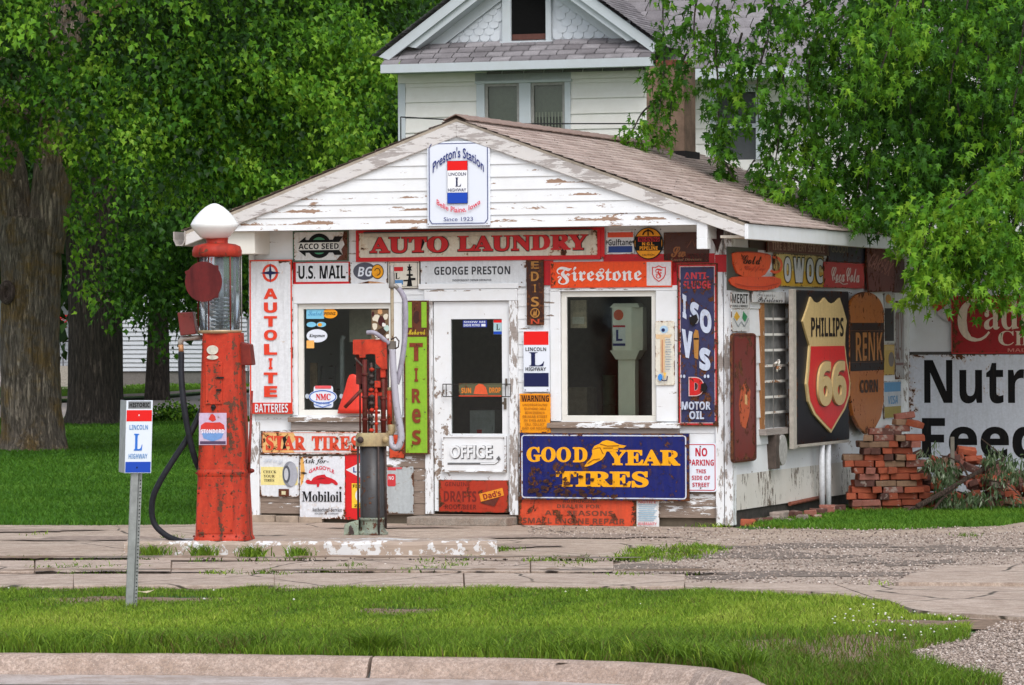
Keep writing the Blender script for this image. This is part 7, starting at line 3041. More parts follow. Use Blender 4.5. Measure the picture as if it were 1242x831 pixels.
for px_, dz, k, rot, lab in ((1066, .0, 5, (0, .02, .1), 'pink faced brick lying low at the left of the pile top'), (1082, .0, 3, (0, 0, .05), 'dark brick bedded just below the top three bricks of the pile'), (1092, .03, 5, (0.03, 0, -.06), 'broad pink faced brick near the top of the tall pile'),
                             (1096, .095, 4, (0, .02, .4), 'pale tan brick wedged under the topmost brick of the pile'), (1110, .075, 0, (.3, .1, .9), 'red brick tipped on its end at the right of the pile top'), (1098, .16, 5, (0, -.10, .12), 'topmost brick of the tall pile, tilted and lying lengthwise')):
    brick(k, (bx_(px_), BY + .12, zt_ + dz), rot, lab, GB)
# slumped heap to the right
ntxt = ['fallen red brick in the slumped heap under the cut branch', 'fallen dark brick in the slumped heap under the cut branch', 'fallen tan brick in the slumped heap under the cut branch', 'fallen pink brick in the slumped heap under the cut branch']
for i in range(130):
    px_ = 1120 + rnd.random() * 165
    hmax = .62 - .0018 * (px_ - 1120) + .09 * math.sin(px_ * .07)
    z = rnd.random() * max(.08, hmax)
    y = BY + .12 + z * .9 + rnd.uniform(0, .5)
    k = rnd.choice((0, 1, 2, 3, 3, 3, 4, 5))
    brick(k, (bx_(px_), y, z), (rnd.uniform(-.5, .5), rnd.uniform(-.4, .4), rnd.uniform(0, PI)), ntxt[knd[k]], GB)
# two loose bricks by the corner post, and the broken rubble along the wall foot
c = ground(904, 638)
brick(0, (c.x, c.y, .0), (0, .04, .12), 'orange red brick lying loose in the weeds at the wall corner', GB)
c = ground(925, 636)
brick(3, (c.x, c.y, .0), (0, -.06, -.1), 'dark brick lying loose beside the orange one at the wall corner', GB)
for i, (px_, py, sz) in enumerate(((944, 633.5, .10), (953, 631, .08), (963, 631, .085), (972, 633, .065), (982, 629.5, .09), (994, 627.5, .085), (937, 634, .06), (1004, 625.5, .1), (1014, 623, .085), (958, 635, .05), (989, 632, .06))):
    b = MB()
    vs = [Vector((sx, sy, sz_)) * rnd.uniform(.6, 1.1) for sz_ in (-.7, .7) for sx, sy in ((-1, -.9), (1, -1), (1.1, 1), (-.9, 1))]
    b.hexa([tuple(v * sz * .9) for v in vs], (plain('broken_stone', (.26, .21, .18, 1), .9, var=.4, scale=12.), bm_[3], bm_[1])[i % 3])
    c = ground(px_, py)
    o = b.build('rubble_stone', loc=(c.x, c.y, sz * .5), rz=rnd.uniform(0, 3), bevel=.012)
    props(o, ('grey broken stone in the rubble at the foot of the side wall', 'pinkish broken brick lump in the rubble at the foot of the side wall', 'dark broken brick lump in the rubble at the foot of the side wall')[i % 3], 'rubble', 'broken stones along the side wall')
# rusty angle iron lying along the wall foot
c0, c1 = ground(958, 629.5), ground(1004, 621.5)
b = MB()
b.tube([c0 + Vector((0, 0, .15)), c1 + Vector((0, 0, .17))], .022, plain('iron_rust', (.16, .045, .025, 1), .8, var=.4), 6)
props(b.build('iron_bar'), 'rusty iron bar lying on the rubble along the side wall', 'bar')
# ================================================================ TREES
TPL_FULL = np.array([(0, .30, 0), (0, 0, 0), (.36, .16, .06), (.17, .34, .02), (.46, .72, .12), (.11, .52, .0), (0, 1.12, -.16), (-.11, .52, .0), (-.46, .72, .12), (-.17, .34, .02), (-.36, .16, .06)])
TRI_FULL = np.array([(0, i, i + 1) for i in range(1, 10)] + [(0, 10, 1)])
TPL_MID = np.array([(0, .30, 0), (0, 0, 0), (.46, .30, .07), (.20, .52, .0), (0, 1., -.08), (-.20, .52, .0), (-.46, .30, .07)])
TRI_MID = np.array([(0, i, i + 1) for i in range(1, 6)] + [(0, 6, 1)])
TPL_LOW = np.array([(0, 0, 0), (.40, .45, .05), (0, 1., -.06), (-.40, .45, .05)])
TRI_LOW = np.array([(0, 1, 2), (0, 2, 3)])
TPL_LONG = np.array([(0, 0, 0), (.11, .3, .01), (.10, .65, 0), (0, 1., -.08), (-.10, .65, 0), (-.11, .3, .01)])
TRI_LONG = np.array([(0, 1, 5), (1, 2, 4), (1, 4, 5), (2, 3, 4)])
TPLS = {'full': (TPL_FULL, TRI_FULL), 'mid': (TPL_MID, TRI_MID), 'low': (TPL_LOW, TRI_LOW), 'long': (TPL_LONG, TRI_LONG)}


def unit(a):
    return a / np.maximum(np.linalg.norm(a, axis=1, keepdims=True), 1e-6)


def leaves(pos, axis, size, var, kind, upbias=.8):
    tp, tr = TPLS[kind]
    n = len(pos)
    y = unit(axis)
    hint = rng.normal(0, .75, (n, 3)) + np.array([0, -.25, upbias])
    x = unit(np.cross(y, hint))
    z = np.cross(x, y)
    L = tp[None] * size[:, None, None] * np.stack([rng.uniform(.7, 1.15, n), np.ones(n), rng.uniform(.5, 3.2, n)], 1)[:, None, :]
    V = pos[:, None, :] + x[:, None, :] * L[:, :, 0:1] + y[:, None, :] * L[:, :, 1:2] + z[:, None, :] * L[:, :, 2:3]
    k = tp.shape[0]
    T = tr[None] + np.arange(n)[:, None, None] * k
    return V.reshape(-1, 3), T.reshape(-1, 3), np.repeat(np.clip(var, 0, 1), k)


CLEAR = None


def sprays(start, dirs, length, nleaf, size, kind, droop=.5, spread=.10, var0=.5, vamp=.18, lvar=.14, tip=.12, bough=None):
    """leafy twigs: nleaf leaves along every drooping twig"""
    n = len(start)
    m = nleaf
    t = rng.uniform(.05, 1., (n, m)) ** .8
    d = unit(dirs)
    p = start[:, None, :] + d[:, None, :] * (t * length[:, None])[:, :, None]
    p[:, :, 2] -= droop * length[:, None] * t ** 2
    sp = spread * (1.0 + 1.1 * np.sin(t * PI)) * length[:, None] ** .5
    p = p + rng.normal(0, 1, (n, m, 3)) * sp[:, :, None] * np.array([1, 1, .75])
    ax = d[:, None, :] * .55 + rng.normal(0, .5, (n, m, 3)) + np.array([0, 0, -.9])
    sv = rng.normal(0, vamp, n)
    if bough is not None:
        sv = sv * .6 + bough
    var = var0 + sv[:, None] + rng.normal(0, lvar, (n, m)) + tip * (t - .5)  # twig ends coloured lighter, a painted highlight
    sz = size * rng.uniform(.65, 1.25, (n, m))
    p, ax, sz, var = p.reshape(-1, 3), ax.reshape(-1, 3), sz.ravel(), var.ravel()
    if CLEAR:
        k = CLEAR(p)
        p, ax, sz, var = p[k], ax[k], sz[k], var[k]
    return leaves(p, ax, sz, var, kind)


def bark_mat(name, c0, c1, lichen=None, seed=0., sc_=1.):
    t = NT(name)
    v = t.co(scale=(9. * sc_, 9. * sc_, 1.1 * sc_), loc=(seed, seed, seed))
    v2 = t.co(loc=(seed, 0, seed))
    n = t.noise(v, 2.2, 8, .72, 1.6)
    vo = t.n('ShaderNodeTexVoronoi', feature='DISTANCE_TO_EDGE')
    vo.inputs['Scale'].default_value = 1.8
    t.l(t.mix(.35, v, t.n('ShaderNodeTexNoise', Scale=1.3).outputs['Color']), vo.inputs['Vector'])
    rid = t.math('ADD', t.math('MULTIPLY', t.ramp(vo.outputs['Distance'], [(0., 0.), (.2, 1.)]), .45), t.math('MULTIPLY', t.ramp(n, [(.38, 0.), (.56, 1.)]), .55))
    b = t.mix(t.ramp(n, [(.32, 0.), (.66, 1.)]), c0, c1)
    if lichen:
        ln = t.noise(v2, 1.7, 6, .7)
        b = t.mix(t.ramp(ln, [(.46, 0.), (.60, .85)]), b, lichen)
    b = t.mix(t.math('MULTIPLY', t.math('SUBTRACT', 1., rid), .7), b, tuple(x * .28 for x in c0[:3]) + (1,))
    t.base(b)
    t.rough(.95)
    t.bump(t.math('ADD', rid, t.math('MULTIPLY', n, .6)), 1., .09)
    return t.m


def trunk_mesh(b, path, radii, m, seed=0, seg=30, rough_=.05, flare=0.):
    """bark-ridged tapering limb through the given points"""
    r = random.Random(seed)
    hf = [(r.uniform(0, 6.3), r.randint(19, 31), r.uniform(-.35, .35), r.uniform(.5, 1.)) for _ in range(4)]
    ph = [(r.uniform(0, 6.3), r.randint(3, 11), r.uniform(.4, 1.)) for _ in range(6)]
    P_ = smooth(path, 6 if seg < 60 else 16)
    n = len(P_)
    src = np.linspace(0, len(radii) - 1, n)
    rr_ = np.interp(src, range(len(radii)), radii)
    vs = []
    prev = None
    for i, p in enumerate(P_):
        d = (P_[min(i + 1, n - 1)] - P_[max(i - 1, 0)]).normalized()
        a = (Vector((1, 0, 0)) if prev is None else prev)
        a = (a - d * a.dot(d)).normalized()
        prev = a
        c = d.cross(a)
        for k in range(seg):
            t = 2 * PI * k / seg
            w = sum(math.sin(f * t + o_ + i * .25 * am) * am for o_, f, am in ph) / 4
            q = rr_[i] * (1 + rough_ * w)
            if seg > 60:
                g = sum(math.sin(f * t + o_ + i * dr + 1.4 * math.sin(i * .33 + o_ * 2)) * am for o_, f, dr, am in hf)
                q *= 1 - .022 * max(-.3, 1 - abs(g) * 1.2)
            fl_ = 7 if seg < 60 else 19
            if flare and i < fl_:
                q *= 1 + flare * ((fl_ - i) / fl_) ** 2 * (1 + .5 * math.sin(5 * t + ph[0][0]) + .3 * math.sin(3 * t))
            vs.append(p + (a * math.cos(t) + c * math.sin(t)) * q)
    fs = []
    for i in range(n - 1):
        for k in range(seg):
            k2 = (k + 1) % seg
            fs.append((i * seg + k, i * seg + k2, (i + 1) * seg + k2, (i + 1) * seg + k))
    b.add(vs, fs, m, True)


MAPLE = leaf_mat('maple_leaf', [(0., (.010, .032, .006, 1)), (.3, (.024, .078, .010, 1)), (.6, (.072, .205, .016, 1)), (.85, (.17, .36, .024, 1)), (1., (.25, .43, .04, 1))], .30)
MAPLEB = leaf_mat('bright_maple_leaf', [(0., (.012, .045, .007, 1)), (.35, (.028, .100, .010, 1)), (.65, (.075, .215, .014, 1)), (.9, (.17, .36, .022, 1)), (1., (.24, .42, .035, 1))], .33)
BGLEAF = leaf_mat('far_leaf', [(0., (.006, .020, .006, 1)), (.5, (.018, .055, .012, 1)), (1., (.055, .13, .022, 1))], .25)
BARK1 = bark_mat('maple_bark', (.19, .15, .115, 1), (.52, .43, .335, 1), (.44, .27, .075, 1), 1.)
BARK2 = bark_mat('dark_bark', (.06, .046, .038, 1), (.18, .14, .11, 1), None, 4., .9)


def ell_sprays(c, r, n, ymax=1.1, zlo=-1.1, zhi=.35, rmin=.70, side=(-1.2, 1.2)):
    """points and outward directions over the near and lower part of a crown"""
    out = []
    while len(out) < n:
        d = rng.normal(0, 1, (n * 3, 3))
        d = unit(d)
        k = (d[:, 1] < ymax) & (d[:, 2] > zlo) & (d[:, 2] < zhi) & (d[:, 0] > side[0]) & (d[:, 0] < side[1])
        out.extend(d[k])
    nb = max(6, n // 16)
    cd = np.array(out[:nb])
    idx = rng.integers(0, nb, n)
    d = cd[idx]
    tg = unit(np.cross(d, np.array([[0., 0., 1.]])) + 1e-4)
    su_ = rng.normal(0, 1., n)
    jit = rng.uniform(.70, 1.07, nb)[idx]
    q = rng.uniform(rmin, 1., n) ** .6
    lump = 1 + .13 * (np.sin(d[:, 0] * 7 + d[:, 2] * 5) + np.sin(d[:, 1] * 6 - d[:, 2] * 9 + 1) + np.sin(d[:, 0] * 13 + 2)) / 1.6
    W = .16 * float(np.mean(r)) * rng.uniform(.7, 1.3, nb)[idx]
    p = np.array(c) + d * np.array(r) * (q * .25 + .75) [:, None] * (lump * jit)[:, None] + tg * (su_ * W)[:, None] + d * np.array([1., 1., .2]) * rng.normal(0, .45, n)[:, None] * W[:, None]
    p[:, 2] += rng.normal(0, .11, n) * W - .22 * W * su_ ** 2
    dirs = d * np.array([1, 1, .35]) + tg * (su_ * .6)[:, None] + rng.normal(0, .3, (n, 3))
    global BOUGH
    BOUGH = rng.normal(0, .21, nb)[idx]
    return p, dirs


def below(P_, Dn, B, lim, more=0):
    """keeps twigs whose ends stay above the underside of the crown"""
    q = P_ + unit(Dn) * 1.25 + np.array([B.x, B.y, -.85])
    px_ = CX + q[:, 0] / q[:, 1] * F
    py_ = HZ - (q[:, 2] - CAMH) / q[:, 1] * F
    return py_ < np.interp(px_, [a for a, _ in lim], [c for _, c in lim]) - more


# --- big maple at the far left
B1 = ground(40, 549)
t1 = thing('maple_tree', 'nearest big maple at the left edge, forked grey trunk with ochre lichen', 'tree', B1)
k1 = B1.y / F
b = MB()
zf = lambda py: CAMH - (py - HZ) * k1
xp = lambda px: (px - 40) * k1
trunk_mesh(b, [(0, 0, -.1), (0, 0, .35), (xp(38), 0, .9), (xp(37), 0, zf(420)), (xp(39), 0, zf(350)), (xp(38), 0, zf(290)), (xp(40), 0, zf(262))], [.51, .50, .48, .465, .46, .50, .48], BARK1, 3, 110, .06, .36)
t_ = b.build('trunk', t1)
b = MB()
trunk_mesh(b, [(xp(30), .05, zf(300)), (xp(18), .05, zf(250)), (xp(12), .1, zf(200)), (xp(-10), .3, zf(120)), (xp(-40), 1., 8.6), (xp(-90), 2., 11.5)], [.34, .30, .27, .22, .16, .08], BARK1, 5, 72, .05)
trunk_mesh(b, [(xp(52), -.02, zf(300)), (xp(62), -.05, zf(245)), (xp(68), -.05, zf(190)), (xp(72), .1, zf(120)), (xp(110), .4, 8.4), (xp(180), 1., 11.5)], [.36, .33, .30, .25, .18, .08], BARK1, 7, 72, .05)
for i in range(9):
    a = rnd.uniform(0, 2 * PI)
    s0 = Vector((xp(40) + rnd.uniform(-.6, 1.2), rnd.uniform(-.2, .4), rnd.uniform(5.2, 8)))
    e = Vector((math.cos(a) * 4, math.sin(a) * 4, s0.z + rnd.uniform(.6, 2.2)))
    b.tube(smooth([s0, s0.lerp(e, .5) + Vector((0, 0, .5)), e]), [max(.02, .10 - .0045 * q) for q in range(17)], BARK1, 8)
b.build('limbs', t1)
# branch scar
b = MB()
scx, scz = xp(13), zf(352)
vs, fs = [], []
for j, (rj, dj) in enumerate(((.17, .40), (.16, .47), (.12, .50), (.085, .49), (.05, .43), (.0, .40))):
    for k in range(18):
        a = 2 * PI * k / 18
        vs.append((scx + rj * .8 * math.cos(a), -dj, scz + rj * 1.15 * math.sin(a)))
for j in range(5):
    for k in range(18):
        fs.append((j * 18 + k, j * 18 + (k + 1) % 18, (j + 1) * 18 + (k + 1) % 18, (j + 1) * 18 + k))
b.add(vs, fs, bark_mat('scar_bark', (.16, .10, .085, 1), (.34, .25, .21, 1), None, 2., 1.6), True)
b.build('branch_scar', t_)
C1 = (-6.75 - B1.x, .3, 8.6)


def CLEAR(p):
    """no leaves hang before the bare fork of the trunk"""
    x = CX + (p[:, 0] + B1.x) / (p[:, 1] + B1.y) * F
    y = HZ - (p[:, 2] - CAMH) / (p[:, 1] + B1.y) * F
    return ~((x > -8) & (x < 84 + 4 * np.sin(y * .09)) & (y > 188 + 14 * np.sin(x * .16) + 8 * np.sin(x * .5)) & (p[:, 1] < .4))


LIM1 = ((-300, 200), (0, 232), (6, 160), (28, 140), (76, 140), (84, 190), (92, 250), (103, 260), (112, 250), (135, 230), (200, 262), (250, 250), (330, 235), (420, 185), (470, 130), (560, 80), (900, 40))
P_, Dn = ell_sprays(C1, (5.35, 5.6, 5.0), 1500, ymax=.35, zhi=.28)
k = below(P_, Dn, B1, LIM1)
parts = [sprays(P_[k], Dn[k], rng.uniform(.8, 1.6, k.sum()), 58, .112, 'mid', .55, .085, .47, .17, .13, bough=BOUGH[k])]
# inner mass so that the crown is not hollow
P_, Dn = ell_sprays(C1, (3.9, 3.6, 3.9), 420, ymax=1., zhi=.6, rmin=.2)
k = below(P_, Dn, B1, LIM1, 20)
P_, Dn = P_[k], Dn[k]
parts.append(sprays(P_, Dn, rng.uniform(.8, 1.6, len(P_)), 40, .14, 'mid', .4, .2, .10, .10, .1))  # dark leaf tone paints the shade inside the crown
# hanging boughs placed as in the photograph
hang = [((90, 170), (100, 262), 6), ((6, 120), (0, 205), 4), ((60, 50), (70, 100), 6), ((120, 80), (160, 175), 8), ((190, 110), (235, 165), 9), ((230, 60), (340, 120), 10), ((290, 60), (420, 130), 12), ((330, 90), (440, 175), 10),
        ((200, 160), (300, 210), 10), ((250, 190), (330, 225), 9), ((150, 150), (215, 205), 8), ((380, 20), (455, 75), 9), ((410, 40), (470, 115), 8), ((86, 262), (100, 325), 3), ((5, 200), (8, 232), 4), ((150, 60), (290, 90), 9), ((95, 100), (120, 190), 7), ((260, 130), (390, 190), 10), ((200, 30), (330, 60), 8)]
hp, hd = [], []
for (ax_, ay_), (bx2, by2), n in hang:
    Y0 = B1.y - rng.uniform(2., 4.6)
    A_, B_ = at(ax_, ay_, Y0), at(bx2, by2, Y0 - rng.uniform(.2, .9))
    for i in range(n * 3):
        f = (i + rng.uniform(0, 1)) / (n * 3)
        q = A_.lerp(B_, f)
        q.z += .18 * math.sin(f * PI)
        hp.append((q.x - B1.x + rng.normal(0, .16), q.y - B1.y + rng.normal(0, .2), q.z + rng.normal(0, .13)))
        hd.append(((B_.x - A_.x) * .4 + rng.normal(0, .3), -.4 + rng.normal(0, .3), -.25 + rng.normal(0, .2)))
hp, hd = np.array(hp), np.array(hd)
parts.append(sprays(hp, hd, rng.uniform(.4, .85, len(hp)), 46, .095, 'mid', .55, .085, .76, .14, .13))  # lighter leaf colour here, painted as lit tips
V, T, A = join(parts)
np_mesh('crown', V, T, [MAPLE], A, parent=t1)
CLEAR = None

# --- second maple behind it
B2 = ground(115, 517)
t2 = thing('maple_tree', 'second big maple farther back, dark straight trunk right of the forked one', 'tree', B2)
k2 = B2.y / F
zf2 = lambda py: CAMH - (py - HZ) * k2
b = MB()
trunk_mesh(b, [(0, 0, -.1), (0, 0, .3), (0, 0, 1.), (.02, 0, 2.6), (-.03, 0, 4.2), (-.05, 0, 5.6), (-.1, .2, 7.5), (.2, .4, 11)], [.60, .58, .56, .545, .55, .52, .4, .2], BARK2, 13, 34, .05, .3)
b.build('trunk', t2)
C2 = (-6.9 - B2.x, .2, 8.9)
LIM2 = ((-300, 310), (60, 305), (80, 280), (145, 280), (152, 315), (185, 330), (200, 335), (235, 315), (300, 310), (480, 260), (900, 250))
P_, Dn = ell_sprays(C2, (7.2, 6.2, 6.1), 1350, ymax=.4, zhi=.1)
k = below(P_, Dn, B2, LIM2)
parts = [sprays(P_[k], Dn[k], rng.uniform(.9, 1.8, k.sum()), 52, .135, 'mid', .5, .12, .22, .15, .12, bough=BOUGH[k])]  # whole crown toned darker, shade for depth put into the leaf colour
P_, Dn = ell_sprays(C2, (6., 5., 5.), 380, ymax=1., zhi=.5, rmin=.3)
k = below(P_, Dn, B2, LIM2, 25)
P_, Dn = P_[k], Dn[k]
parts.append(sprays(P_, Dn, rng.uniform(.9, 1.7, len(P_)), 40, .2, 'mid', .4, .25, .1, .1, .1))  # inner leaves coloured dark, as painted crown shade
hp, hd = [], []
for (ax_, ay_), (bx2, by2), n in [((215, 250), (235, 330), 10), ((170, 230), (195, 300), 9), ((255, 270), (262, 345), 8), ((140, 260), (158, 330), 8), ((178, 310), (166, 375), 4), ((285, 260), (300, 330), 8), ((150, 300), (172, 352), 6), ((300, 200), (350, 250), 8), ((205, 330), (225, 365), 4)]:
    Y0 = B2.y - rng.uniform(1., 4.)
    A_, B_ = at(ax_, ay_, Y0), at(bx2, by2, Y0)
    for i in range(n * 2):
        f = rng.uniform(0, 1)
        q = A_.lerp(B_, f)
        hp.append((q.x - B2.x + rng.normal(0, .25), q.y - B2.y + rng.normal(0, .3), q.z + rng.normal(0, .15)))
        hd.append((rng.normal(0, .5), rng.normal(-.2, .4), -.4))
hp, hd = np.array(hp), np.array(hd)
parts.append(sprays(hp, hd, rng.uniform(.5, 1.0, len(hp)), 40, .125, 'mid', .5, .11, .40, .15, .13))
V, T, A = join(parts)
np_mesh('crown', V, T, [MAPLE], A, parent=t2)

# --- trees farther back
GT = 'dark trees beyond the side street'
bgt = [(-90, 128, 5.5, 12, 'dark tree beyond the street behind the left maple trunk'), (190, 118, 4.0, 11, 'dark tree with a bare lower trunk beside the far house'), (330, 105, 5.0, 15, 'broad dark tree rising behind the left slope of the station roof'),
       (440, 125, 5.0, 17, 'tall dark tree just left of the old house gable'), (560, 150, 7., 18, 'dark tree standing behind the old house'), (265, 175, 7., 12, 'dark tree behind the far white house'), (60, 190, 8., 14, 'very far dark tree glimpsed between the two maple trunks'),
       (395, 92, 3.4, 12.5, 'mid green tree close behind the station, next to the house corner'), (1130, 95, 7., 15, 'dark tree beyond the right end of the old house'), (1330, 100, 8., 15, 'dark tree beyond the lean-to at the far right')]
for px_, Y_, rad, ht_, lab in bgt:
    o_ = at(px_, 404, Y_)
    t_ = thing('broadleaf_tree', lab, 'tree', (o_.x, o_.y, 0), 0, GT)
    b = MB()
    b.tube(smooth([(0, 0, -.1), (.05, 0, ht_ * .25), (-.1, 0, ht_ * .5), (.1, .1, ht_ * .85)]), [max(.06, .38 - .013 * q) for q in range(25)], BARK2, 12)
    for i in range(8):
        a = rnd.uniform(0, 6.3)
        z0 = ht_ * rnd.uniform(.3, .6)
        b.tube(smooth([(0, 0, z0), (math.cos(a) * rad * .4, math.sin(a) * rad * .4, z0 + ht_ * .15), (math.cos(a) * rad * .75, math.sin(a) * rad * .75, z0 + ht_ * .22)], 4), [max(.03, .12 - .01 * q) for q in range(9)], BARK2, 6)
    b.build('trunk', t_)
    near = Y_ < 100
    hi_ = px_ in (190, -90, 330, 395, 440)
    zc = ht_ * (.72 if hi_ else .56)
    P_, Dn = ell_sprays((0, 0, zc), (rad, rad, ht_ * (.33 if hi_ else .46)), 480 if not near else 420, ymax=.5, zhi=1.1, rmin=.5)
    L = sprays(P_, Dn, rng.uniform(1.2, 2.6, len(P_)), 34, .36 if not near else .19, 'low' if not near else 'mid', .4, .24, .42 if not near else .62, .2, .12)
    P_, Dn = ell_sprays((0, 0, zc), (rad * .75, rad * .75, ht_ * (.27 if hi_ else .38)), 200, ymax=1., zhi=1., rmin=.2)
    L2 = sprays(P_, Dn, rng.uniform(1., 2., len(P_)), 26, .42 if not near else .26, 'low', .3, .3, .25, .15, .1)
    V, T, A = join([L, L2])
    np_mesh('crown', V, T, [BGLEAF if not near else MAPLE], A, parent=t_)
# a far belt of trees closing the view
nn_ = 22000
fx = rng.uniform(-190, 190, nn_)
q = np.stack([fx, 255 + rng.normal(0, 6, nn_) - np.abs(fx) * .12, np.abs(rng.normal(0, 1, nn_)) * 4.2 * (1 + .35 * np.sin(fx * .19) + .2 * np.sin(fx * .53)) + .3], 1)
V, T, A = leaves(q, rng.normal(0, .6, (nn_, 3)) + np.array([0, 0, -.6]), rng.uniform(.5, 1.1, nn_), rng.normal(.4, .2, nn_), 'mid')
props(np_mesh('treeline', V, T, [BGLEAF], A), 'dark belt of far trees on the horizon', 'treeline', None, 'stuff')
# shrubs by the far house
for px_, py, rad, lab in ((165, 461, 1.1, 'low green shrub against the foundation of the far house'), (118, 462, .8, 'small dark shrub beside the porch of the far house'), (262, 462, 1.3, 'round dark shrub at the right end of the far house'), (305, 460, 1.5, 'dark shrub on the far lawn behind the red gas pump')):
    o_ = ground(px_, py)
    P_, Dn = ell_sprays((0, 0, rad * .45), (rad * 1.3, rad, rad * .6), 120, ymax=1., zlo=-.3, zhi=1.)
    V, T, A = sprays(P_, Dn, rng.uniform(.4, .8, len(P_)), 26, .22, 'low', .2, .12, .55, .2, .15)
    o = np_mesh('shrub', V, T, [BGLEAF], A)
    o.location = (o_.x, o_.y, 0)
    props(o, lab, 'shrub')
for px_, py, rad, lab in ((247, 514, .26, 'weedy clump at the lawn edge beside the side street, left of the pump'),):
    o_ = ground(px_ - 45, py)
    P_, Dn = ell_sprays((0, 0, .05), (rad * 2.2, rad, .22), 60, ymax=1., zlo=-.2, zhi=1.)
    V, T, A = sprays(P_, Dn, rng.uniform(.2, .4, len(P_)), 26, .10, 'low', .2, .12, .5, .2, .15)
    o = np_mesh('weed_clump', V, T, [MAPLE], A)
    o.location = (o_.x, o_.y, 0)
    props(o, lab, 'weed')

# --- the maple at the right, its trunk out of the picture
B3 = Vector((8.1, 45.5, 0))
t3 = thing('maple_tree', 'bright green maple whose drooping boughs hang over the right roof eave', 'tree', B3)
b = MB()
trunk_mesh(b, [(0, 0, -.1), (0, 0, .4), (0, 0, 1.5), (-.1, 0, 3.), (-.3, .1, 5.), (-.5, .2, 7.), (-.4, .4, 10)], [.46, .44, .40, .38, .34, .26, .1], BARK1, 23, 28, .05, .3)
b.build('trunk', t3)
lm = MB()
parts = []
strands = [
    # start px, end px, depth, spray half width (m), count, leaf tone (back strands painted dark as interior shade)
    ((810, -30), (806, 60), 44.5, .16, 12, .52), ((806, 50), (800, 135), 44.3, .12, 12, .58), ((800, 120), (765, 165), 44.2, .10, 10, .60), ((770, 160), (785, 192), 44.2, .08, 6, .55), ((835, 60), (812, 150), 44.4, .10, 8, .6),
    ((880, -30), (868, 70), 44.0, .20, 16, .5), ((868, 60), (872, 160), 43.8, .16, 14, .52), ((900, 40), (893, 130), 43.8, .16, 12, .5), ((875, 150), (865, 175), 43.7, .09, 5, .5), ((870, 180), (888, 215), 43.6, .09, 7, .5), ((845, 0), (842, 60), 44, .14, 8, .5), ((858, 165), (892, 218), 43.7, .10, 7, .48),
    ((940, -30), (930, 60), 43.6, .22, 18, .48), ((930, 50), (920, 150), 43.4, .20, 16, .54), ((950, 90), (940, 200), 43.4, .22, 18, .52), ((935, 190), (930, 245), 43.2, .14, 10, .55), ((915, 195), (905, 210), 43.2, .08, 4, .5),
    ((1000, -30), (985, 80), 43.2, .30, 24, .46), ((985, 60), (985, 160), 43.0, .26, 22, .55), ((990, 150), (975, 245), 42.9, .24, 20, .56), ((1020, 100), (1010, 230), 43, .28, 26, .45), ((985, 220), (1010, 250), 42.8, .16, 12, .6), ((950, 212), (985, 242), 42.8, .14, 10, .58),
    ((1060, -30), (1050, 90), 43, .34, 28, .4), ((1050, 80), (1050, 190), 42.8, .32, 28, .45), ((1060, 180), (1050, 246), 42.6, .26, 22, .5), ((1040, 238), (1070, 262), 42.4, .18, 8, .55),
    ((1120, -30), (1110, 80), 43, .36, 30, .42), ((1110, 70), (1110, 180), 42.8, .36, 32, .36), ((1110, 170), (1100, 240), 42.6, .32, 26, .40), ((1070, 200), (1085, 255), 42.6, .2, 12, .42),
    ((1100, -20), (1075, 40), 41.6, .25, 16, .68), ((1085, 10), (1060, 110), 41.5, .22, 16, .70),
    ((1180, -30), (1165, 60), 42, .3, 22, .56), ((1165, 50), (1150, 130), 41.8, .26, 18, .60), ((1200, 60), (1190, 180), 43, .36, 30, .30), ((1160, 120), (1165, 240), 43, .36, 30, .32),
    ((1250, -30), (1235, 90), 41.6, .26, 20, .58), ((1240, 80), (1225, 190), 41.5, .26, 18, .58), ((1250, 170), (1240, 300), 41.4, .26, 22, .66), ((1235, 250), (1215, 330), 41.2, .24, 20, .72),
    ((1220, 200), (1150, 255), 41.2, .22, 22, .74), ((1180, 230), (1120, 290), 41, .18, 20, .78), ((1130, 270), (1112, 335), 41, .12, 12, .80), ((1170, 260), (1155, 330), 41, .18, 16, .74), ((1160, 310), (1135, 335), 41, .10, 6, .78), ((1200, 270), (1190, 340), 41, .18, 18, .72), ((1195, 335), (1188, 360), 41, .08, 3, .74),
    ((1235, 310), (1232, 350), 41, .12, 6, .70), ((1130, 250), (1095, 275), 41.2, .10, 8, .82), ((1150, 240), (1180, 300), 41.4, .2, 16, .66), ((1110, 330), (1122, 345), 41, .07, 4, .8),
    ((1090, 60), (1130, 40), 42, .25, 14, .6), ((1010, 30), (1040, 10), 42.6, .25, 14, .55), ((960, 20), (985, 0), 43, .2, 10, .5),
    ((1150, -20), (1210, 30), 44, .4, 22, .25), ((1080, -20), (1080, 120), 45, .5, 40, .2), ((1130, 100), (1125, 225), 45, .5, 44, .18), ((1180, 20), (1185, 150), 45, .5, 46, .16), ((1200, 140), (1190, 270), 45, .5, 46, .16), ((1240, 40), (1240, 240), 45, .5, 56, .16), ((1030, 60), (1030, 200), 44.6, .4, 30, .24), ((1130, 90), (1210, 120), 44.4, .45, 28, .24), ((1110, 200), (1200, 220), 44.4, .45, 28, .24), ((1060, 120), (1110, 130), 44.4, .4, 20, .26), ((1215, 280), (1280, 330), 43.5, .4, 18, .3), ((1150, 180), (1250, 150), 45.5, .5, 30, .2)]
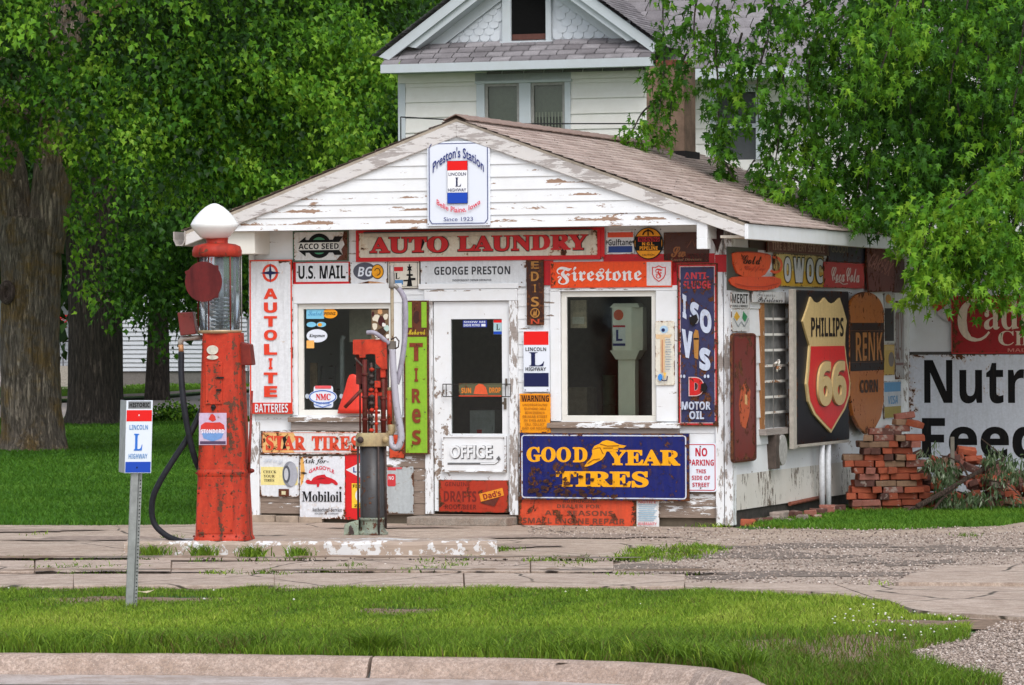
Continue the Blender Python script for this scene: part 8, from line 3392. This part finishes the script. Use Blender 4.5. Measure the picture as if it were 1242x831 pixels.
for (sx, sy), (ex, ey), Yd, sw, n, vb in strands:
    A_, B_ = at(sx, sy, Yd), at(ex, ey, Yd - .25)
    pos, dr_ = [], []
    dn = .85 if sx < 1030 else 1.35
    for i in range(int(n * dn)):
        f = (i + rng.uniform(0, 1)) / (n * dn)
        q = A_.lerp(B_, f)
        pos.append((q.x - B3.x + rng.normal(0, sw * (.55 if sx < 1030 else .75)), q.y - B3.y + rng.normal(0, sw * 1.4 + .08), q.z + rng.normal(0, .07)))
        dr_.append((rng.normal(0, .5) + (B_.x - A_.x) * .5, rng.normal(0, .5) - .15, -.55 + rng.normal(0, .25)))
    pos, dr_ = np.array(pos), np.array(dr_)
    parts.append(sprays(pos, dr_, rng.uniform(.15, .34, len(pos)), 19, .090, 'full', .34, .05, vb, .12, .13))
    mid = A_.lerp(B_, .5) + Vector((rnd.uniform(-.06, .06), 0, .05))
    lm.tube(smooth([A_ - B3, mid - B3, B_ - B3], 5), [.014 - .0009 * q for q in range(11)], BARK2, 6)
# boughs that carry them
for (sx, sy), Yd, z0 in (((815, -30), 44.5, 6.), ((885, -30), 44, 6.2), ((945, -30), 43.6, 6.), ((1005, -30), 43.2, 6.), ((1065, -30), 43, 5.8), ((1125, -30), 43, 5.6), ((1185, -30), 42, 5.4), ((1250, 0), 41.6, 5.), ((1230, 190), 41.3, 3.6)):
    e = at(sx, sy, Yd) - B3
    s0 = Vector((-.3, .1, z0 - .8))
    lm.tube(smooth([s0, s0.lerp(e, .45) + Vector((0, 0, .7)), s0.lerp(e, .8) + Vector((0, 0, .45)), e], 5), [max(.012, .11 - .006 * q) for q in range(16)], BARK1, 8)
lm.build('limbs', t3)
# upper crown out of the frame (casts the shade on the side wall)
P_, Dn = ell_sprays((-2.3, -.2, 8.2), (5.2, 4.6, 2.9), 420, ymax=1.1, zlo=-.9, zhi=1.1, rmin=.3)
kx = P_[:, 2] > 5.9
parts.append(sprays(P_[kx], Dn[kx], rng.uniform(.7, 1.4, kx.sum()), 44, .13, 'mid', .4, .2, .45, .15, .12))
P_, Dn = ell_sprays((.6, .6, 5.2), (3.0, 3.0, 3.2), 420, ymax=1.1, zlo=-1., zhi=.6, rmin=.3)
kx = (P_[:, 0] + B3.x) > 4.6
parts.append(sprays(P_[kx], Dn[kx], rng.uniform(.6, 1.1, kx.sum()), 44, .11, 'mid', .5, .16, .36, .15, .12))
V, T, A = join(parts)
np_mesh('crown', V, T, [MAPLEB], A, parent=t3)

# --- cut branch lying on the brick heap
BRK = bark_mat('branch_bark', (.14, .085, .06, 1), (.30, .20, .15, 1), None, 7., 4.)
c0, c1 = at(1112, 618, BY - .35), at(1219, 556, BY + .02)
fb = thing('cut_branch', 'cut branch with drooping grey green leaves lying across the brick heap', 'branch', c0)
b = MB()
mid = at(1180, 576, BY - .15)
b.tube(smooth([(0, 0, .03), at(1145, 597, BY - .3) - c0, mid - c0, c1 - c0], 6), [.030 - .0007 * q for q in range(19)], BRK, 9)
b.tube(smooth([at(1130, 622, BY - .33) - c0, at(1142, 606, BY - .3) - c0, at(1158, 592, BY - .25) - c0], 5), [.016 - .0007 * q for q in range(11)], BRK, 7)
b.tube(smooth([at(1068, 627, BY - .45) - c0, at(1090, 623, BY - .42) - c0, (0, 0, .03)], 5), [.008 + .0008 * q for q in range(11)], BRK, 6)
b.tube(smooth([at(1195, 582, BY - .1) - c0, at(1222, 588, BY - .2) - c0, at(1240, 606, BY - .3) - c0], 5), [.010 - .0005 * q for q in range(11)], BRK, 6)
b.tube(smooth([at(1175, 579, BY - .2) - c0, at(1162, 560, BY - .15) - c0, at(1140, 552, BY - .15) - c0], 5), [.012 - .0006 * q for q in range(11)], BRK, 6)
b.tube(smooth([c1 - c0, at(1200, 540, BY - .05) - c0, at(1190, 532, BY - .1) - c0], 5), [.010 - .0005 * q for q in range(11)], BRK, 6)
b.build('stem', fb)
GL = leaf_mat('wilted_leaf', [(0., (.03, .06, .02, 1)), (.5, (.075, .125, .05, 1)), (.8, (.17, .23, .13, 1)), (1., (.34, .40, .28, 1))], .15, .5)
hp, hd = [], []
for (ax_, ay_), (bx2, by2), n in [((1140, 545), (1150, 600), 34), ((1150, 555), (1158, 618), 26), ((1130, 540), (1140, 575), 18), ((1165, 595), (1195, 598), 26), ((1170, 600), (1165, 612), 12), ((1150, 600), (1145, 622), 14), ((1190, 535), (1215, 548), 16), ((1210, 545), (1242, 570), 24), ((1225, 550), (1250, 575), 20), ((1205, 580), (1205, 600), 6), ((1225, 590), (1238, 605), 8), ((1122, 535), (1130, 550), 8), ((1195, 560), (1215, 575), 12)]:
    for i in range(n):
        q = at(ax_ + (bx2 - ax_) * rng.uniform() + rng.normal(0, 4), ay_ + (by2 - ay_) * rng.uniform() + rng.normal(0, 3), BY - .12 + rng.normal(0, .09)) - c0
        hp.append(tuple(q))
        hd.append((rng.normal(0, .4), rng.normal(0, .4), -.9))
hp, hd = np.array(hp), np.array(hd)
V, T, A = sprays(hp, hd, rng.uniform(.06, .16, len(hp)), 7, .075, 'long', .2, .03, .55, .22, .18)
np_mesh('leaves', V, T, [GL], A, parent=fb)
b = MB()
c = ground(1155, 615)
pb = at(1155, 530, BY + .35)
b.box(-.02, .02, -.02, .02, 0, pb.z, plain('stake_grey', (.22, .20, .16, 1), .8))
props(b.build('stake', loc=(pb.x, pb.y, 0)), 'thin grey stake standing behind the brick heap', 'stake')

# ================================================================ LIGHT
w = bpy.data.worlds.new('World')
sc.world = w
w.use_nodes = True
nt = w.node_tree
bg = nt.nodes['Background']
sky = nt.nodes.new('ShaderNodeTexSky')
sky.sky_type = 'NISHITA'
sky.sun_disc = False
EL, AZ = math.radians(50), math.radians(166)
sky.sun_elevation = EL
sky.sun_rotation = AZ
sky.air_density = 1.0
sky.dust_density = 2.5
sky.ozone_density = 1.0
hsv = nt.nodes.new('ShaderNodeHueSaturation')
hsv.inputs['Saturation'].default_value = .45
nt.links.new(sky.outputs[0], hsv.inputs['Color'])
nt.links.new(hsv.outputs[0], bg.inputs['Color'])
bg.inputs['Strength'].default_value = .15
su = bpy.data.lights.new('sun', 'SUN')
su.energy = 1.0
su.angle = math.radians(32)
su.color = (1., .985, .965)
so = bpy.data.objects.new('sun', su)
COL.objects.link(so)
d = Vector((math.sin(AZ) * math.cos(EL), math.cos(AZ) * math.cos(EL), math.sin(EL)))
so.rotation_euler = d.to_track_quat('Z', 'Y').to_euler()
vs_ = sc.view_settings
vs_.view_transform = 'Standard'
vs_.look = 'None'
vs_.gamma = 1.0
vs_.exposure = .56
vs_.use_curve_mapping = False
sc.cycles.max_bounces = 8
sc.cycles.transparent_max_bounces = 8
